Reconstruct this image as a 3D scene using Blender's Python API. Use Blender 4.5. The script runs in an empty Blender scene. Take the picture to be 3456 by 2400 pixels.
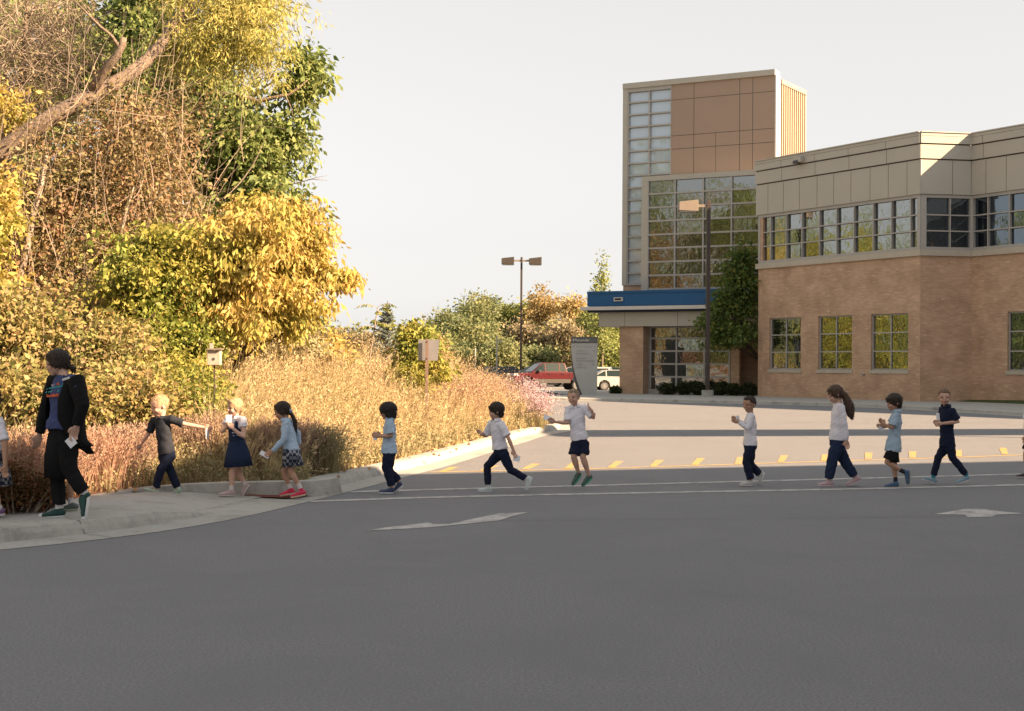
import bpy, bmesh, math, random
import numpy as np
from mathutils import Vector, Matrix
R = math.radians
scene = bpy.context.scene
COL = scene.collection
rnd = random.Random(11)
rng = np.random.default_rng(11)

# ------------------------------------------------------------------ camera, sky, sun, exposure
H = 1.65                     # eye height of the photographer
F = 4800.0                   # focal length in pixels of the 3456 px wide photograph (50 mm)
cam_d = bpy.data.cameras.new('camera'); cam = bpy.data.objects.new('camera', cam_d); COL.objects.link(cam)
cam_d.sensor_width = 36.0; cam_d.lens = 50.0; cam_d.clip_start = 0.1; cam_d.clip_end = 3000
CR = Matrix.Rotation(math.pi/2 + math.atan(39/F), 3, 'X') @ Matrix.Rotation(0.0065, 3, 'Z')
cam.matrix_world = Matrix.Translation((0, 0, H)) @ CR.to_4x4()
scene.camera = cam

SUN_EL = R(28.0); SUN_AZ = R(24.0)        # the sun stands to the right of the view, slightly behind the camera
sdir = Vector((math.cos(SUN_EL)*math.cos(SUN_AZ), -math.cos(SUN_EL)*math.sin(SUN_AZ), math.sin(SUN_EL)))
w = bpy.data.worlds.new('World'); scene.world = w; w.use_nodes = True
nt = w.node_tree; bg = nt.nodes['Background']; tint = nt.nodes.new('ShaderNodeMix'); tint.data_type = 'RGBA'; tint.blend_type = 'MULTIPLY'; tint.inputs[0].default_value = 1.0; tint.inputs[7].default_value = (1.0, 0.985, 0.965, 1)
sky = nt.nodes.new('ShaderNodeTexSky'); sky.sky_type = 'NISHITA'; sky.sun_disc = False
sky.sun_elevation = SUN_EL; sky.sun_rotation = math.atan2(sdir.x, sdir.y)
sky.air_density = 1.0; sky.dust_density = 1.5; sky.ozone_density = 0.6; sky.altitude = 250
hs = nt.nodes.new('ShaderNodeHueSaturation'); hs.inputs['Saturation'].default_value = 0.10
nt.links.new(sky.outputs[0], hs.inputs['Color']); nt.links.new(hs.outputs[0], tint.inputs[6])
veil = nt.nodes.new('ShaderNodeMix'); veil.data_type = 'RGBA'; veil.inputs[0].default_value = 0.6; veil.inputs[7].default_value = (4.22, 4.12, 4.02, 1)   # bright even morning haze over the sky
nt.links.new(tint.outputs[2], veil.inputs[6]); nt.links.new(veil.outputs[2], bg.inputs[0])
bg.inputs[1].default_value = 0.050
sl = bpy.data.lights.new('sun', 'SUN'); sl.energy = 4.8; sl.angle = R(0.6); sl.color = (1.0, 0.69, 0.43)
so = bpy.data.objects.new('sun', sl); COL.objects.link(so); so.location = (40, -20, 40)
so.rotation_euler = sdir.to_track_quat('Z', 'Y').to_euler()
scene.view_settings.view_transform = 'Standard'; scene.view_settings.look = 'None'
scene.view_settings.gamma = 1.0; scene.view_settings.exposure = 2.05
scene.cycles.use_denoising = True
scene.cycles.max_bounces = 6; scene.cycles.diffuse_bounces = 3; scene.cycles.glossy_bounces = 3
scene.cycles.transparent_max_bounces = 6; scene.cycles.caustics_reflective = False

# ------------------------------------------------------------------ places read off the photograph (3456 x 2400 px)
def ray(px, py):
    return CR @ Vector(((px-1728)/F, -(py-1200)/F, -1.0))
def G(px, py, z=0.0):                      # point on the level z
    d = ray(px, py); t = (z-H)/d.z
    return Vector((d.x*t, d.y*t, z))
def P3(px, py, Y):                         # point at distance Y
    d = ray(px, py); t = Y/d.y
    return Vector((d.x*t, Y, H+d.z*t))
def D3(xd, yd, Y): return P3(xd*1.504, yd*1.504, Y)
def lerp(a, b, t): return a+(b-a)*t

# ------------------------------------------------------------------ objects
def tag(o, label=None, cat=None, group=None, kind=None):
    if label: o['label'] = label
    if cat: o['category'] = cat
    if group: o['group'] = group
    if kind: o['kind'] = kind
    return o
def empty(name, loc, label, cat, group=None):
    o = bpy.data.objects.new(name, None); COL.objects.link(o); o.location = loc
    o.empty_display_size = 0.2
    tag(o, label, cat, group); bpy.context.view_layer.update()
    return o
def link(name, me, parent=None, m=None, smooth=False):
    o = bpy.data.objects.new(name, me); COL.objects.link(o)
    if m is not None and not me.materials:
        for mm in (m if isinstance(m, (list, tuple)) else [m]): me.materials.append(mm)
    if smooth: me.polygons.foreach_set('use_smooth', [True]*len(me.polygons))
    if parent is not None:
        o.parent = parent
        if parent.type == 'EMPTY': o.matrix_parent_inverse = Matrix.Translation(-Vector(parent.location))
    return o
def np_mesh(name, verts, quads=None, tris=None):
    me = bpy.data.meshes.new(name); verts = np.asarray(verts, dtype=np.float32)
    me.vertices.add(len(verts)); me.vertices.foreach_set('co', verts.ravel())
    loops = []; starts = []; n = 0
    for arr, k in ((quads, 4), (tris, 3)):
        if arr is not None and len(arr):
            arr = np.asarray(arr, dtype=np.int32); loops.append(arr.ravel())
            starts.append(n+np.arange(len(arr))*k); n += len(arr)*k
    loops = np.concatenate(loops); starts = np.concatenate(starts)
    me.loops.add(n); me.loops.foreach_set('vertex_index', loops)
    me.polygons.add(len(starts)); me.polygons.foreach_set('loop_start', starts.astype(np.int32))
    me.update(calc_edges=True)
    return me

class MB:
    """collects boxes, prisms and tubes; build() links them as ONE mesh object"""
    def __init__(s): s.v = []; s.f = []
    def box(s, p0, p1):
        x0, y0, z0 = p0; x1, y1, z1 = p1
        return s.hexa([(x0,y0,z0),(x1,y0,z0),(x1,y1,z0),(x0,y1,z0),(x0,y0,z1),(x1,y0,z1),(x1,y1,z1),(x0,y1,z1)])
    def hexa(s, c):
        n = len(s.v); s.v += [tuple(p) for p in c]
        s.f += [tuple(n+i for i in q) for q in ((3,2,1,0),(4,5,6,7),(0,1,5,4),(1,2,6,5),(2,3,7,6),(3,0,4,7))]
        return s
    def prism(s, poly, z0, z1):            # ccw footprint
        n = len(s.v); k = len(poly)
        s.v += [(p[0], p[1], z0) for p in poly]+[(p[0], p[1], z1) for p in poly]
        s.f.append(tuple(n+i for i in reversed(range(k)))); s.f.append(tuple(n+k+i for i in range(k)))
        s.f += [(n+i, n+(i+1) % k, n+k+(i+1) % k, n+k+i) for i in range(k)]
        return s
    def solid(s, poly, M, d0, d1):         # polygon in (x,z) of frame M extruded along its y
        n = len(s.v); k = len(poly)
        s.v += [tuple(M @ Vector((p[0], d0, p[1]))) for p in poly]+[tuple(M @ Vector((p[0], d1, p[1]))) for p in poly]
        s.f.append(tuple(n+i for i in range(k))); s.f.append(tuple(n+k+i for i in reversed(range(k))))
        s.f += [(n+(i+1) % k, n+i, n+k+i, n+k+(i+1) % k) for i in range(k)]
        return s
    def tube(s, pts, rad, k=6, caps=True):
        n0 = len(s.v); pts = [Vector(p) for p in pts]; m = len(pts)
        ref = Vector((0.3, 0.2, 1)).normalized()
        for i, p in enumerate(pts):
            d = (pts[min(i+1, m-1)]-pts[max(i-1, 0)])
            if d.length < 1e-9: d = Vector((0, 0, 1))
            d.normalize(); a = d.cross(ref)
            if a.length < 0.1: a = d.cross(Vector((1, 0, 0)))
            a.normalize(); b = d.cross(a); r = rad[i] if hasattr(rad, '__len__') else rad
            for j in range(k):
                t = 2*math.pi*j/k; q = p+a*(r*math.cos(t))+b*(r*math.sin(t)); s.v.append(tuple(q))
        for i in range(m-1):
            for j in range(k):
                s.f.append((n0+i*k+j, n0+i*k+(j+1) % k, n0+(i+1)*k+(j+1) % k, n0+(i+1)*k+j))
        if caps:
            s.f.append(tuple(n0+j for j in reversed(range(k)))); s.f.append(tuple(n0+(m-1)*k+j for j in range(k)))
        return s
    def mesh(s, name):
        me = bpy.data.meshes.new(name); me.from_pydata(s.v, [], s.f)
        bm = bmesh.new(); bm.from_mesh(me); bmesh.ops.recalc_face_normals(bm, faces=bm.faces)
        uv = bm.loops.layers.uv.new('UVMap')
        for f in bm.faces:
            nn = f.normal; t = Vector((-nn.y, nn.x, 0))
            if abs(nn.z) > 0.9 or t.length < 1e-4:
                for l in f.loops: l[uv].uv = (l.vert.co.x, l.vert.co.y)
            else:
                t.normalize()
                for l in f.loops: l[uv].uv = (l.vert.co.dot(t), l.vert.co.z)
        bm.to_mesh(me); bm.free()
        return me
    def build(s, name, m, parent=None, smooth=False, bevel=0, **kw):
        o = link(name, s.mesh(name), parent, m, smooth)
        if bevel:
            b = o.modifiers.new('b', 'BEVEL'); b.width = bevel; b.segments = 2; b.limit_method = 'ANGLE'; b.angle_limit = R(40)
        return tag(o, **kw)

# ------------------------------------------------------------------ materials
def newmat(name):
    m = bpy.data.materials.new(name); m.use_nodes = True
    t = m.node_tree; return m, t, t.nodes['Principled BSDF']
def N(t, typ, **kw):
    n = t.nodes.new(typ)
    for k, v in kw.items():
        if k in n.inputs.keys(): n.inputs[k].default_value = v
        else: setattr(n, k, v)
    return n
def ramp(t, cols, fac):
    r = t.nodes.new('ShaderNodeValToRGB'); e = r.color_ramp.elements
    while len(e) < len(cols): e.new(0.5)
    for i, c in enumerate(cols):
        if len(c) == 4: e[i].position = c[3]
        else: e[i].position = i/(len(cols)-1)
        e[i].color = (c[0], c[1], c[2], 1)
    t.links.new(fac, r.inputs[0]); return r.outputs[0]
def M_noise(name, c1, c2, scale=8, rough=0.8, bump=0.0, bscale=60, stretch=(1,1,1), detail=5, metallic=0, big=None, spec=0.3):
    m, t, b = newmat(name)
    tc = N(t, 'ShaderNodeTexCoord'); mp = N(t, 'ShaderNodeMapping'); mp.inputs['Scale'].default_value = stretch
    t.links.new(tc.outputs['Object'], mp.inputs[0])
    n1 = N(t, 'ShaderNodeTexNoise', Scale=scale, Detail=detail, Roughness=0.65); t.links.new(mp.outputs[0], n1.inputs['Vector'])
    col = ramp(t, [(*c1, 0.3), (*c2, 0.7)], n1.outputs[0])
    if big:                                  # worn patches of another tone
        n2 = N(t, 'ShaderNodeTexNoise', Scale=big[0], Detail=6, Roughness=0.7, Distortion=0.6); t.links.new(mp.outputs[0], n2.inputs['Vector'])
        rr = ramp(t, [(0,0,0,big[2]), (1,1,1,big[3])], n2.outputs[0])
        mx = N(t, 'ShaderNodeMix', data_type='RGBA'); t.links.new(rr, mx.inputs[0]); t.links.new(col, mx.inputs[6]); mx.inputs[7].default_value = (*big[1], 1)
        col = mx.outputs[2]
    t.links.new(col, b.inputs['Base Color']); b.inputs['Roughness'].default_value = rough; b.inputs['Metallic'].default_value = metallic
    b.inputs['Specular IOR Level'].default_value = spec
    if bump:
        n3 = N(t, 'ShaderNodeTexNoise', Scale=bscale, Detail=4); t.links.new(mp.outputs[0], n3.inputs['Vector'])
        bp = N(t, 'ShaderNodeBump', Strength=bump, Distance=0.02); t.links.new(n3.outputs[0], bp.inputs['Height']); t.links.new(bp.outputs[0], b.inputs['Normal'])
    return m
def M_plain(name, c, rough=0.6, metallic=0.0, spec=0.4, coat=0.0, var=0.12):
    c2 = tuple(x*(1-var) for x in c)
    m = M_noise(name, c2, c, scale=3.0, rough=rough, metallic=metallic, spec=spec)
    if coat: m.node_tree.nodes['Principled BSDF'].inputs['Coat Weight'].default_value = coat
    return m
def M_leaf(name, cols, rough=0.55, transl=0.35, patch=None, pscale=0.5):
    m, t, b = newmat(name)
    g = N(t, 'ShaderNodeNewGeometry')
    col = ramp(t, cols, g.outputs['Random Per Island'])
    tc = N(t, 'ShaderNodeTexCoord')
    if patch:
        n = N(t, 'ShaderNodeTexNoise', Scale=pscale, Detail=3); t.links.new(tc.outputs['Object'], n.inputs['Vector'])
        rr = ramp(t, [(0,0,0,0.42), (1,1,1,0.6)], n.outputs[0])
        c2 = ramp(t, patch, g.outputs['Random Per Island'])
        mx = N(t, 'ShaderNodeMix', data_type='RGBA'); t.links.new(rr, mx.inputs[0]); t.links.new(col, mx.inputs[6]); t.links.new(c2, mx.inputs[7]); col = mx.outputs[2]
    t.links.new(col, b.inputs['Base Color']); b.inputs['Roughness'].default_value = rough; b.inputs['Specular IOR Level'].default_value = 0.25
    tr = N(t, 'ShaderNodeBsdfTranslucent'); t.links.new(col, tr.inputs[0])
    ms = N(t, 'ShaderNodeMixShader'); ms.inputs[0].default_value = transl
    t.links.new(b.outputs[0], ms.inputs[1]); t.links.new(tr.outputs[0], ms.inputs[2])
    t.links.new(ms.outputs[0], t.nodes['Material Output'].inputs[0])
    return m
def M_brick(name, c1, c2, mortar, bw=0.30, bh=0.072):
    m, t, b = newmat(name)
    uv = N(t, 'ShaderNodeUVMap')
    br = N(t, 'ShaderNodeTexBrick'); t.links.new(uv.outputs[0], br.inputs['Vector'])
    br.inputs['Scale'].default_value = 1.0; br.inputs['Brick Width'].default_value = bw; br.inputs['Row Height'].default_value = bh
    br.inputs['Mortar Size'].default_value = 0.006; br.inputs['Mortar Smooth'].default_value = 0.3; br.inputs['Bias'].default_value = -0.1
    br.inputs['Color1'].default_value = (*c1, 1); br.inputs['Color2'].default_value = (*c2, 1); br.inputs['Mortar'].default_value = (*mortar, 1)
    n = N(t, 'ShaderNodeTexNoise', Scale=0.9, Detail=4); t.links.new(uv.outputs[0], n.inputs['Vector'])
    mp = N(t, 'ShaderNodeMapping'); mp.inputs['Scale'].default_value = (2.2, 13.8, 1); t.links.new(uv.outputs[0], mp.inputs[0])
    n2 = N(t, 'ShaderNodeTexNoise', Scale=1.0, Detail=2); t.links.new(mp.outputs[0], n2.inputs['Vector'])
    rr = ramp(t, [(0.80,0.78,0.76,0.3), (1.12,1.12,1.12,0.7)], n.outputs[0])
    mx = N(t, 'ShaderNodeMix', data_type='RGBA', blend_type='MULTIPLY'); mx.inputs[0].default_value = 1
    t.links.new(br.outputs[0], mx.inputs[6]); t.links.new(rr, mx.inputs[7])
    r2 = ramp(t, [(0,0,0,0.62), (1,1,1,0.72)], n2.outputs[0])
    m2 = N(t, 'ShaderNodeMix', data_type='RGBA'); t.links.new(r2, m2.inputs[0]); t.links.new(mx.outputs[2], m2.inputs[6])
    m2.inputs[7].default_value = (min(1, c2[0]*1.25), min(1, c2[1]*1.32), min(1, c2[2]*1.4), 1)
    t.links.new(m2.outputs[2], b.inputs['Base Color']); b.inputs['Roughness'].default_value = 0.9
    bp = N(t, 'ShaderNodeBump', Strength=0.4, Distance=0.01); t.links.new(br.outputs['Fac'], bp.inputs['Height']); bp.invert = True
    t.links.new(bp.outputs[0], b.inputs['Normal'])
    return m
def M_glass(name, tint=(0.5,0.52,0.5), inner=(0.03,0.035,0.04), mirror=0.75, wave=0.25, wscale=1.3, tilt=0.05):
    m, t, b = newmat(name)
    tc = N(t, 'ShaderNodeTexCoord'); mp = N(t, 'ShaderNodeMapping'); mp.inputs['Scale'].default_value = (1.5, 1.5, 1.0)
    t.links.new(tc.outputs['Object'], mp.inputs[0])
    n = N(t, 'ShaderNodeTexNoise', Scale=wscale, Detail=2.0); t.links.new(mp.outputs[0], n.inputs['Vector'])
    bp = N(t, 'ShaderNodeBump', Strength=wave, Distance=0.05); t.links.new(n.outputs[0], bp.inputs['Height'])
    b.inputs['Base Color'].default_value = (*inner, 1); b.inputs['Roughness'].default_value = 0.1
    g = N(t, 'ShaderNodeNewGeometry'); wn = N(t, 'ShaderNodeTexWhiteNoise', noise_dimensions='1D'); t.links.new(g.outputs['Random Per Island'], wn.inputs['W'])
    vm = N(t, 'ShaderNodeVectorMath', operation='MULTIPLY_ADD'); t.links.new(wn.outputs['Color'], vm.inputs[0]); vm.inputs[1].default_value = (tilt, tilt, tilt); vm.inputs[2].default_value = (-tilt/2, -tilt/2, -tilt/2)
    va = N(t, 'ShaderNodeVectorMath', operation='ADD'); t.links.new(bp.outputs[0], va.inputs[0]); t.links.new(vm.outputs[0], va.inputs[1]); vn = N(t, 'ShaderNodeVectorMath', operation='NORMALIZE'); t.links.new(va.outputs[0], vn.inputs[0])
    gl = N(t, 'ShaderNodeBsdfGlossy'); gl.inputs['Color'].default_value = (*tint, 1); gl.inputs['Roughness'].default_value = 0.02
    t.links.new(vn.outputs[0], gl.inputs['Normal'])
    ms = N(t, 'ShaderNodeMixShader'); ms.inputs[0].default_value = mirror
    t.links.new(b.outputs[0], ms.inputs[1]); t.links.new(gl.outputs[0], ms.inputs[2]); t.links.new(ms.outputs[0], t.nodes['Material Output'].inputs[0])
    return m
MT = {}
MT['asphalt'] = M_noise('asphalt', (0.140,0.144,0.155), (0.270,0.274,0.288), scale=55, rough=0.95, bump=0.5, bscale=140, big=(0.55, (0.182,0.187,0.200), 0.42, 0.78), spec=0.15)
MT['asphalt_old'] = M_noise('asphalt_old', (0.26,0.255,0.25), (0.31,0.305,0.295), scale=40, rough=0.95, big=(0.3, (0.17,0.16,0.15), 0.45, 0.7), spec=0.15)
MT['concrete'] = M_noise('concrete', (0.33,0.33,0.315), (0.41,0.405,0.385), scale=14, rough=0.92, bump=0.2, bscale=150, big=(1.3, (0.27,0.255,0.23), 0.5, 0.75), spec=0.15)
MT['kerb'] = M_noise('kerb_concrete', (0.33,0.325,0.305), (0.42,0.41,0.385), scale=9, rough=0.92, bump=0.12, bscale=110, big=(1.6, (0.21,0.205,0.2), 0.52, 0.7), spec=0.15)
MT['paint'] = M_noise('road_paint', (0.55,0.54,0.53), (0.36,0.35,0.34), scale=45, rough=0.8, big=(5.0, (0.25,0.25,0.255), 0.45, 0.62))
MT['yellow'] = M_noise('yellow_paint', (0.44,0.31,0.08), (0.36,0.27,0.12), scale=40, rough=0.8, big=(4.0, (0.26,0.23,0.19), 0.48, 0.64))
MT['soil'] = M_noise('soil', (0.10,0.065,0.04), (0.20,0.14,0.085), scale=6, rough=1, bump=0.8, bscale=30)
MT['mulch'] = M_noise('mulch', (0.12,0.07,0.05), (0.24,0.13,0.085), scale=30, rough=1, bump=1.0, bscale=60)
MT['ground'] = M_noise('meadow', (0.10,0.085,0.04), (0.19,0.15,0.07), scale=0.6, rough=1, bump=0.5, bscale=8)
MT['lawn'] = M_noise('lawn', (0.035,0.06,0.018), (0.07,0.10,0.03), scale=5, rough=1, bump=0.8, bscale=40)
MT['brick'] = M_brick('brick', (0.45,0.295,0.20), (0.55,0.37,0.25), (0.50,0.37,0.27))
MT['panel'] = M_noise('metal_panel', (0.405,0.385,0.335), (0.44,0.415,0.36), scale=0.6, rough=0.55, spec=0.3)
MT['stone'] = M_noise('cast_stone', (0.43,0.39,0.32), (0.49,0.44,0.37), scale=3, rough=0.85)
MT['joint'] = M_plain('panel_joint', (0.10,0.085,0.07), 0.9)
MT['brown'] = M_noise('brown_panel', (0.335,0.25,0.19), (0.355,0.265,0.205), scale=0.5, rough=0.6)
MT['mullion'] = M_plain('mullion', (0.40,0.385,0.36), 0.5, spec=0.4)
MT['post'] = M_plain('window_post', (0.42,0.395,0.35), 0.5)
MT['blue'] = M_plain('blue_fascia', (0.010,0.095,0.25), 0.4, spec=0.4)
MT['white'] = M_plain('white_metal', (0.62,0.60,0.58), 0.5)
MT['rib'] = M_plain('ribbed_metal', (0.42,0.33,0.25), 0.5)
MT['roof'] = M_plain('roof_membrane', (0.35,0.33,0.3), 0.9)
MT['glass'] = M_glass('tree_reflecting_glass', tint=(0.34,0.36,0.36), inner=(0.02,0.024,0.026), mirror=0.72, wave=0.16, wscale=2.0)
MT['glass_sky'] = M_glass('pale_glass', tint=(0.55,0.6,0.66), inner=(0.44,0.54,0.63), mirror=0.22, wave=0.05)  # reflected pale blue sky painted into the inner colour
MT['glass_dark'] = M_glass('dark_glass', tint=(0.20,0.25,0.30), inner=(0.012,0.016,0.024), mirror=0.5, wave=0.12)
MT['bronze'] = M_plain('bronze_pole', (0.055,0.04,0.035), 0.55, spec=0.4)
MT['fixture'] = M_plain('lamp_housing', (0.24,0.20,0.16), 0.55)
MT['lens'] = M_plain('lamp_lens', (0.5,0.5,0.48), 0.3)
MT['bark'] = M_noise('bark', (0.10,0.075,0.06), (0.30,0.235,0.18), scale=11, rough=1, bump=1.0, bscale=26, stretch=(1.2,1.2,2.4))
MT['bark_dark'] = M_noise('dark_bark', (0.05,0.035,0.028), (0.12,0.085,0.065), scale=9, rough=1, bump=0.8, bscale=22)
MT['twig'] = M_noise('twig_bark', (0.24,0.195,0.155), (0.38,0.31,0.245), scale=4, rough=1)
# ------------------------------------------------------------------ ground, road, kerbs, island
def sheet(name, poly, z, m, kind='structure', thick=0):
    mb = MB(); n = len(poly)
    if thick: mb.prism([(p[0], p[1]) for p in poly], z-thick, z)
    else: mb.v = [(p[0], p[1], z) for p in poly]; mb.f = [tuple(range(n))]
    return mb.build(name, m, kind=kind)
sheet('ground', [(-900,-300),(900,-300),(900,1500),(-900,1500)], -0.12, MT['ground'])
sheet('road', [(-70,-50),(140,-50),(140,64),(60,72),(-70,72)], 0.0, MT['asphalt'])
sheet('parking_lot', [(-30,70),(14,79),(13.5,90),(45,104),(45,150),(-30,150)], -0.006, MT['asphalt_old'])

EDGE = [(-420,1893),(-200,1880),(0,1858),(196,1843),(392,1821),(587,1794),(783,1758),(914,1725),(1030,1698),(1161,1664),(1278,1635),(1383,1606),
        (1500,1578),(1600,1546),(1700,1515),(1790,1488),(1850,1466)]
E = [G(*p).to_2d() for p in EDGE]
c0 = E[-1]
E += [Vector((c0.x+0.75, c0.y+1.8)), Vector((c0.x+0.9, c0.y+4)), Vector((c0.x+0.6, c0.y+8)), Vector((c0.x+0.2, c0.y+14)), Vector((c0.x-0.5, c0.y+20)), Vector((c0.x-3, c0.y+24)), Vector((-50, c0.y+25))]
def resample(pts, step):
    out = [pts[0].copy()]
    for a, b in zip(pts, pts[1:]):
        n = max(1, int((b-a).length/step))
        out += [a+(b-a)*(i+1)/n for i in range(n)]
    return out
def smooth(pts, it=2):
    for _ in range(it):
        pts = [pts[0]]+[(pts[i-1]+pts[i]*2+pts[i+1])/4 for i in range(1, len(pts)-1)]+[pts[-1]]
    return pts
E = smooth(resample(E, 0.5), 6)
def offset(pts, d):                        # positive d = towards the left of the walking direction
    out = []
    for i, p in enumerate(pts):
        t = (pts[min(i+1, len(pts)-1)]-pts[max(0, i-1)]).normalized()
        out.append(p+Vector((-t.y, t.x))*d)
    return out
def sweep(name, path, prof, hf, m, **kw):  # prof = [(offset, z)], hf(i) scales the height
    mb = MB(); k = len(prof)
    lines = [offset(path, o) for o, z in prof]
    for i in range(len(path)):
        for j, (o, z) in enumerate(prof): mb.v.append((lines[j][i].x, lines[j][i].y, z*hf(i) if z > 0.02 else z))
    for i in range(len(path)-1):
        for j in range(k-1): mb.f.append((i*k+j, (i+1)*k+j, (i+1)*k+j+1, i*k+j+1))
    return mb.build(name, m, **kw)
# the kerb runs full height on the left, falls to nothing across the crossing ramp and rises again along the drive
yr0, yr1, yr2, yr3 = G(700,1775).y, G(860,1738).y, G(1120,1672).y, G(1165,1663).y
def hk(i):
    y = E[i].y
    if y < yr0 or y > yr3: return 1.0
    if y < yr1: return lerp(1, 0.12, (y-yr0)/(yr1-yr0))
    if y < yr2: return 0.12
    return lerp(0.12, 1, (y-yr2)/(yr3-yr2))
sweep('gutter', E, [(0, 0.004), (0.40, 0.012), (0.42, 0.014)], lambda i: 1, MT['concrete'], kind='structure')
sweep('kerb', E, [(0.40, 0.004), (0.43, 0.07), (0.47, 0.125), (0.52, 0.14), (0.68, 0.145), (0.70, 0.02), (0.70, -0.1)], hk, MT['kerb'], kind='structure')
# expansion joints across kerb and gutter
mbj = MB()
Lj = offset(E, 0.0); Lk = offset(E, 0.69)
for i in range(4, len(E)-2, 6):
    if E[i].y > 40: break
    a, b = Lj[i], Lk[i]; t = (E[i+1]-E[i]).normalized()*0.007; h = hk(i)
    for (o0, z0), (o1, z1) in (((0, 0.009), (0.40, 0.018)), ((0.395, 0.012), (0.475, 0.131*h+0.004)), ((0.47, 0.131*h+0.004), (0.69, 0.149*h+0.004))):
        p0 = a+(b-a)*(o0/0.69); p1 = a+(b-a)*(o1/0.69)
        n = len(mbj.v); mbj.v += [(p0.x-t.x, p0.y-t.y, z0), (p0.x+t.x, p0.y+t.y, z0), (p1.x+t.x, p1.y+t.y, z1), (p1.x-t.x, p1.y-t.y, z1)]; mbj.f.append((n, n+1, n+2, n+3))
mbj.build('kerb_joints', M_plain('joint_shadow', (0.2,0.19,0.175), 1), kind='structure')

# sidewalk slab with the crossing ramp
front = [p for i, p in enumerate(offset(E, 0.70)) if E[i].y < yr2]
BK = [(-420,1742),(0,1730),(130,1714),(326,1677),(418,1671),(627,1655),(849,1661),(1070,1662),(1128,1660)]
back = [G(px, py, 0.10 if px < 500 else 0.05).to_2d() for px, py in BK]
def along(pts, n):
    L = [0]
    for a, b in zip(pts, pts[1:]): L.append(L[-1]+(b-a).length)
    out = []
    for k in range(n+1):
        s = L[-1]*k/n; i = max(j for j in range(len(L)) if L[j] <= s+1e-9); i = min(i, len(pts)-2)
        out.append(pts[i]+(pts[i+1]-pts[i])*((s-L[i])/max(1e-9, L[i+1]-L[i])))
    return out
A = along(front, 60); Bk = along(back, 60)
mb = MB()
def zside(y):
    if y < yr0: return 0.138
    if y < yr1: return lerp(0.138, 0.022, (y-yr0)/(yr1-yr0))
    return 0.022
for i, (a, b) in enumerate(zip(A, Bk)):
    zb = 0.13 if b.x < back[3].x else max(0.045, lerp(0.13, 0.045, (b.x-back[3].x)/1.2))
    for k in range(5):
        p = a+(b-a)*(k/4); mb.v.append((p.x, p.y, lerp(zside(a.y-0.14), zb, k/4)))
for i in range(60):
    for k in range(4): mb.f.append((i*5+k, (i+1)*5+k, (i+1)*5+k+1, i*5+k+1))
mb.build('sidewalk', MT['concrete'], kind='structure')
# raised kerb behind the ramp
bk2 = resample([G(px, py, 0.09).to_2d() for px, py in [(330,1682),(418,1668),(520,1658),(627,1651),(849,1657),(1070,1658),(1120,1651),(1150,1640)]], 0.3)
bk2 = smooth(bk2, 2)
sweep('ramp_kerb', bk2, [(-0.02, 0.0), (0.0, 0.10), (0.03, 0.20), (0.16, 0.21), (0.18, 0.0)], lambda i: min(1.0, 0.55+i*0.08), MT['kerb'], kind='structure')
q = [(800,1662),(845,1673),(905,1678),(965,1680),(1040,1673),(1020,1663)]
bpy.context.view_layer.update(); sw_ = bpy.data.objects['sidewalk']
def on_walk(x, y):
    ok, l, n_, i_ = sw_.ray_cast(Vector((x, y, 2)), Vector((0, 0, -1))); return (x, y, (l.z if ok else 0.03)+0.004)
mb = MB(); fa0 = [G(x_, y_, .035).to_2d() for x_, y_ in ((800,1663),(880,1663),(960,1664),(1030,1664))]; fa1 = [G(x_, y_, .035).to_2d() for x_, y_ in ((812,1672),(890,1677),(965,1679),(1040,1671))]
fa0 = along(fa0, 16); fa1 = along(fa1, 16)
for a, b in zip(fa0, fa1): mb.v += [on_walk(*(a+(b-a)*(k/4))) for k in range(5)]
mb.f = [(i*5+k, i*5+5+k, i*5+6+k, i*5+1+k) for i in range(16) for k in range(4)]
mb.build('tactile_paving', M_noise('red_paver', (0.13,0.04,0.03), (0.2,0.07,0.055), scale=25, rough=0.95, bump=0.6, bscale=60), kind='structure')

# planted island: a heightfield rising behind the kerbs
IS = [p for p in offset(E, 0.62)]
poly = [Vector((p.x, p.y)) for p in back[:-1]]
poly = [Vector((-60, back[0].y))]+poly+[p for i, p in enumerate(IS) if E[i].y > yr3+0.1]+[Vector((-60, IS[-1].y))]
PX = np.array([p.x for p in poly]); PY = np.array([p.y for p in poly])
def signed(x, y):
    x = np.asarray(x, float); y = np.asarray(y, float)
    inside = np.zeros(x.shape, bool); d2 = np.full(x.shape, 1e9)
    n = len(PX)
    for i in range(n):
        x0, y0, x1, y1 = PX[i], PY[i], PX[(i+1) % n], PY[(i+1) % n]
        c = ((y0 > y) != (y1 > y)) & (x < (x1-x0)*(y-y0)/(y1-y0+1e-12)+x0); inside ^= c
        L = (x1-x0)**2+(y1-y0)**2+1e-12
        t = np.clip(((x-x0)*(x1-x0)+(y-y0)*(y1-y0))/L, 0, 1)
        d2 = np.minimum(d2, (x-x0-t*(x1-x0))**2+(y-y0-t*(y1-y0))**2)
    return np.where(inside, 1, -1)*np.sqrt(d2)
def hill(x, y, s=None):
    if s is None: s = signed(x, y)
    t = np.clip(s/6.0, 0, 1); t = t*t*(3-2*t)
    return np.where(s > -0.02, 0.10+0.47*t+0.05*np.sin(x*1.3)*np.sin(y*0.9)*np.clip(s, 0, 1), -0.2)
gx = np.arange(-48, 4.5, 0.22); gy = np.arange(11, 66, 0.22)
GX, GY = np.meshgrid(gx, gy); GZ = hill(GX, GY)
nx, ny = len(gx), len(gy)
V = np.stack([GX.ravel(), GY.ravel(), GZ.ravel()], 1)
I = np.arange(nx*ny).reshape(ny, nx)
Q = np.stack([I[:-1,:-1].ravel(), I[:-1,1:].ravel(), I[1:,1:].ravel(), I[1:,:-1].ravel()], 1)
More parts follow.
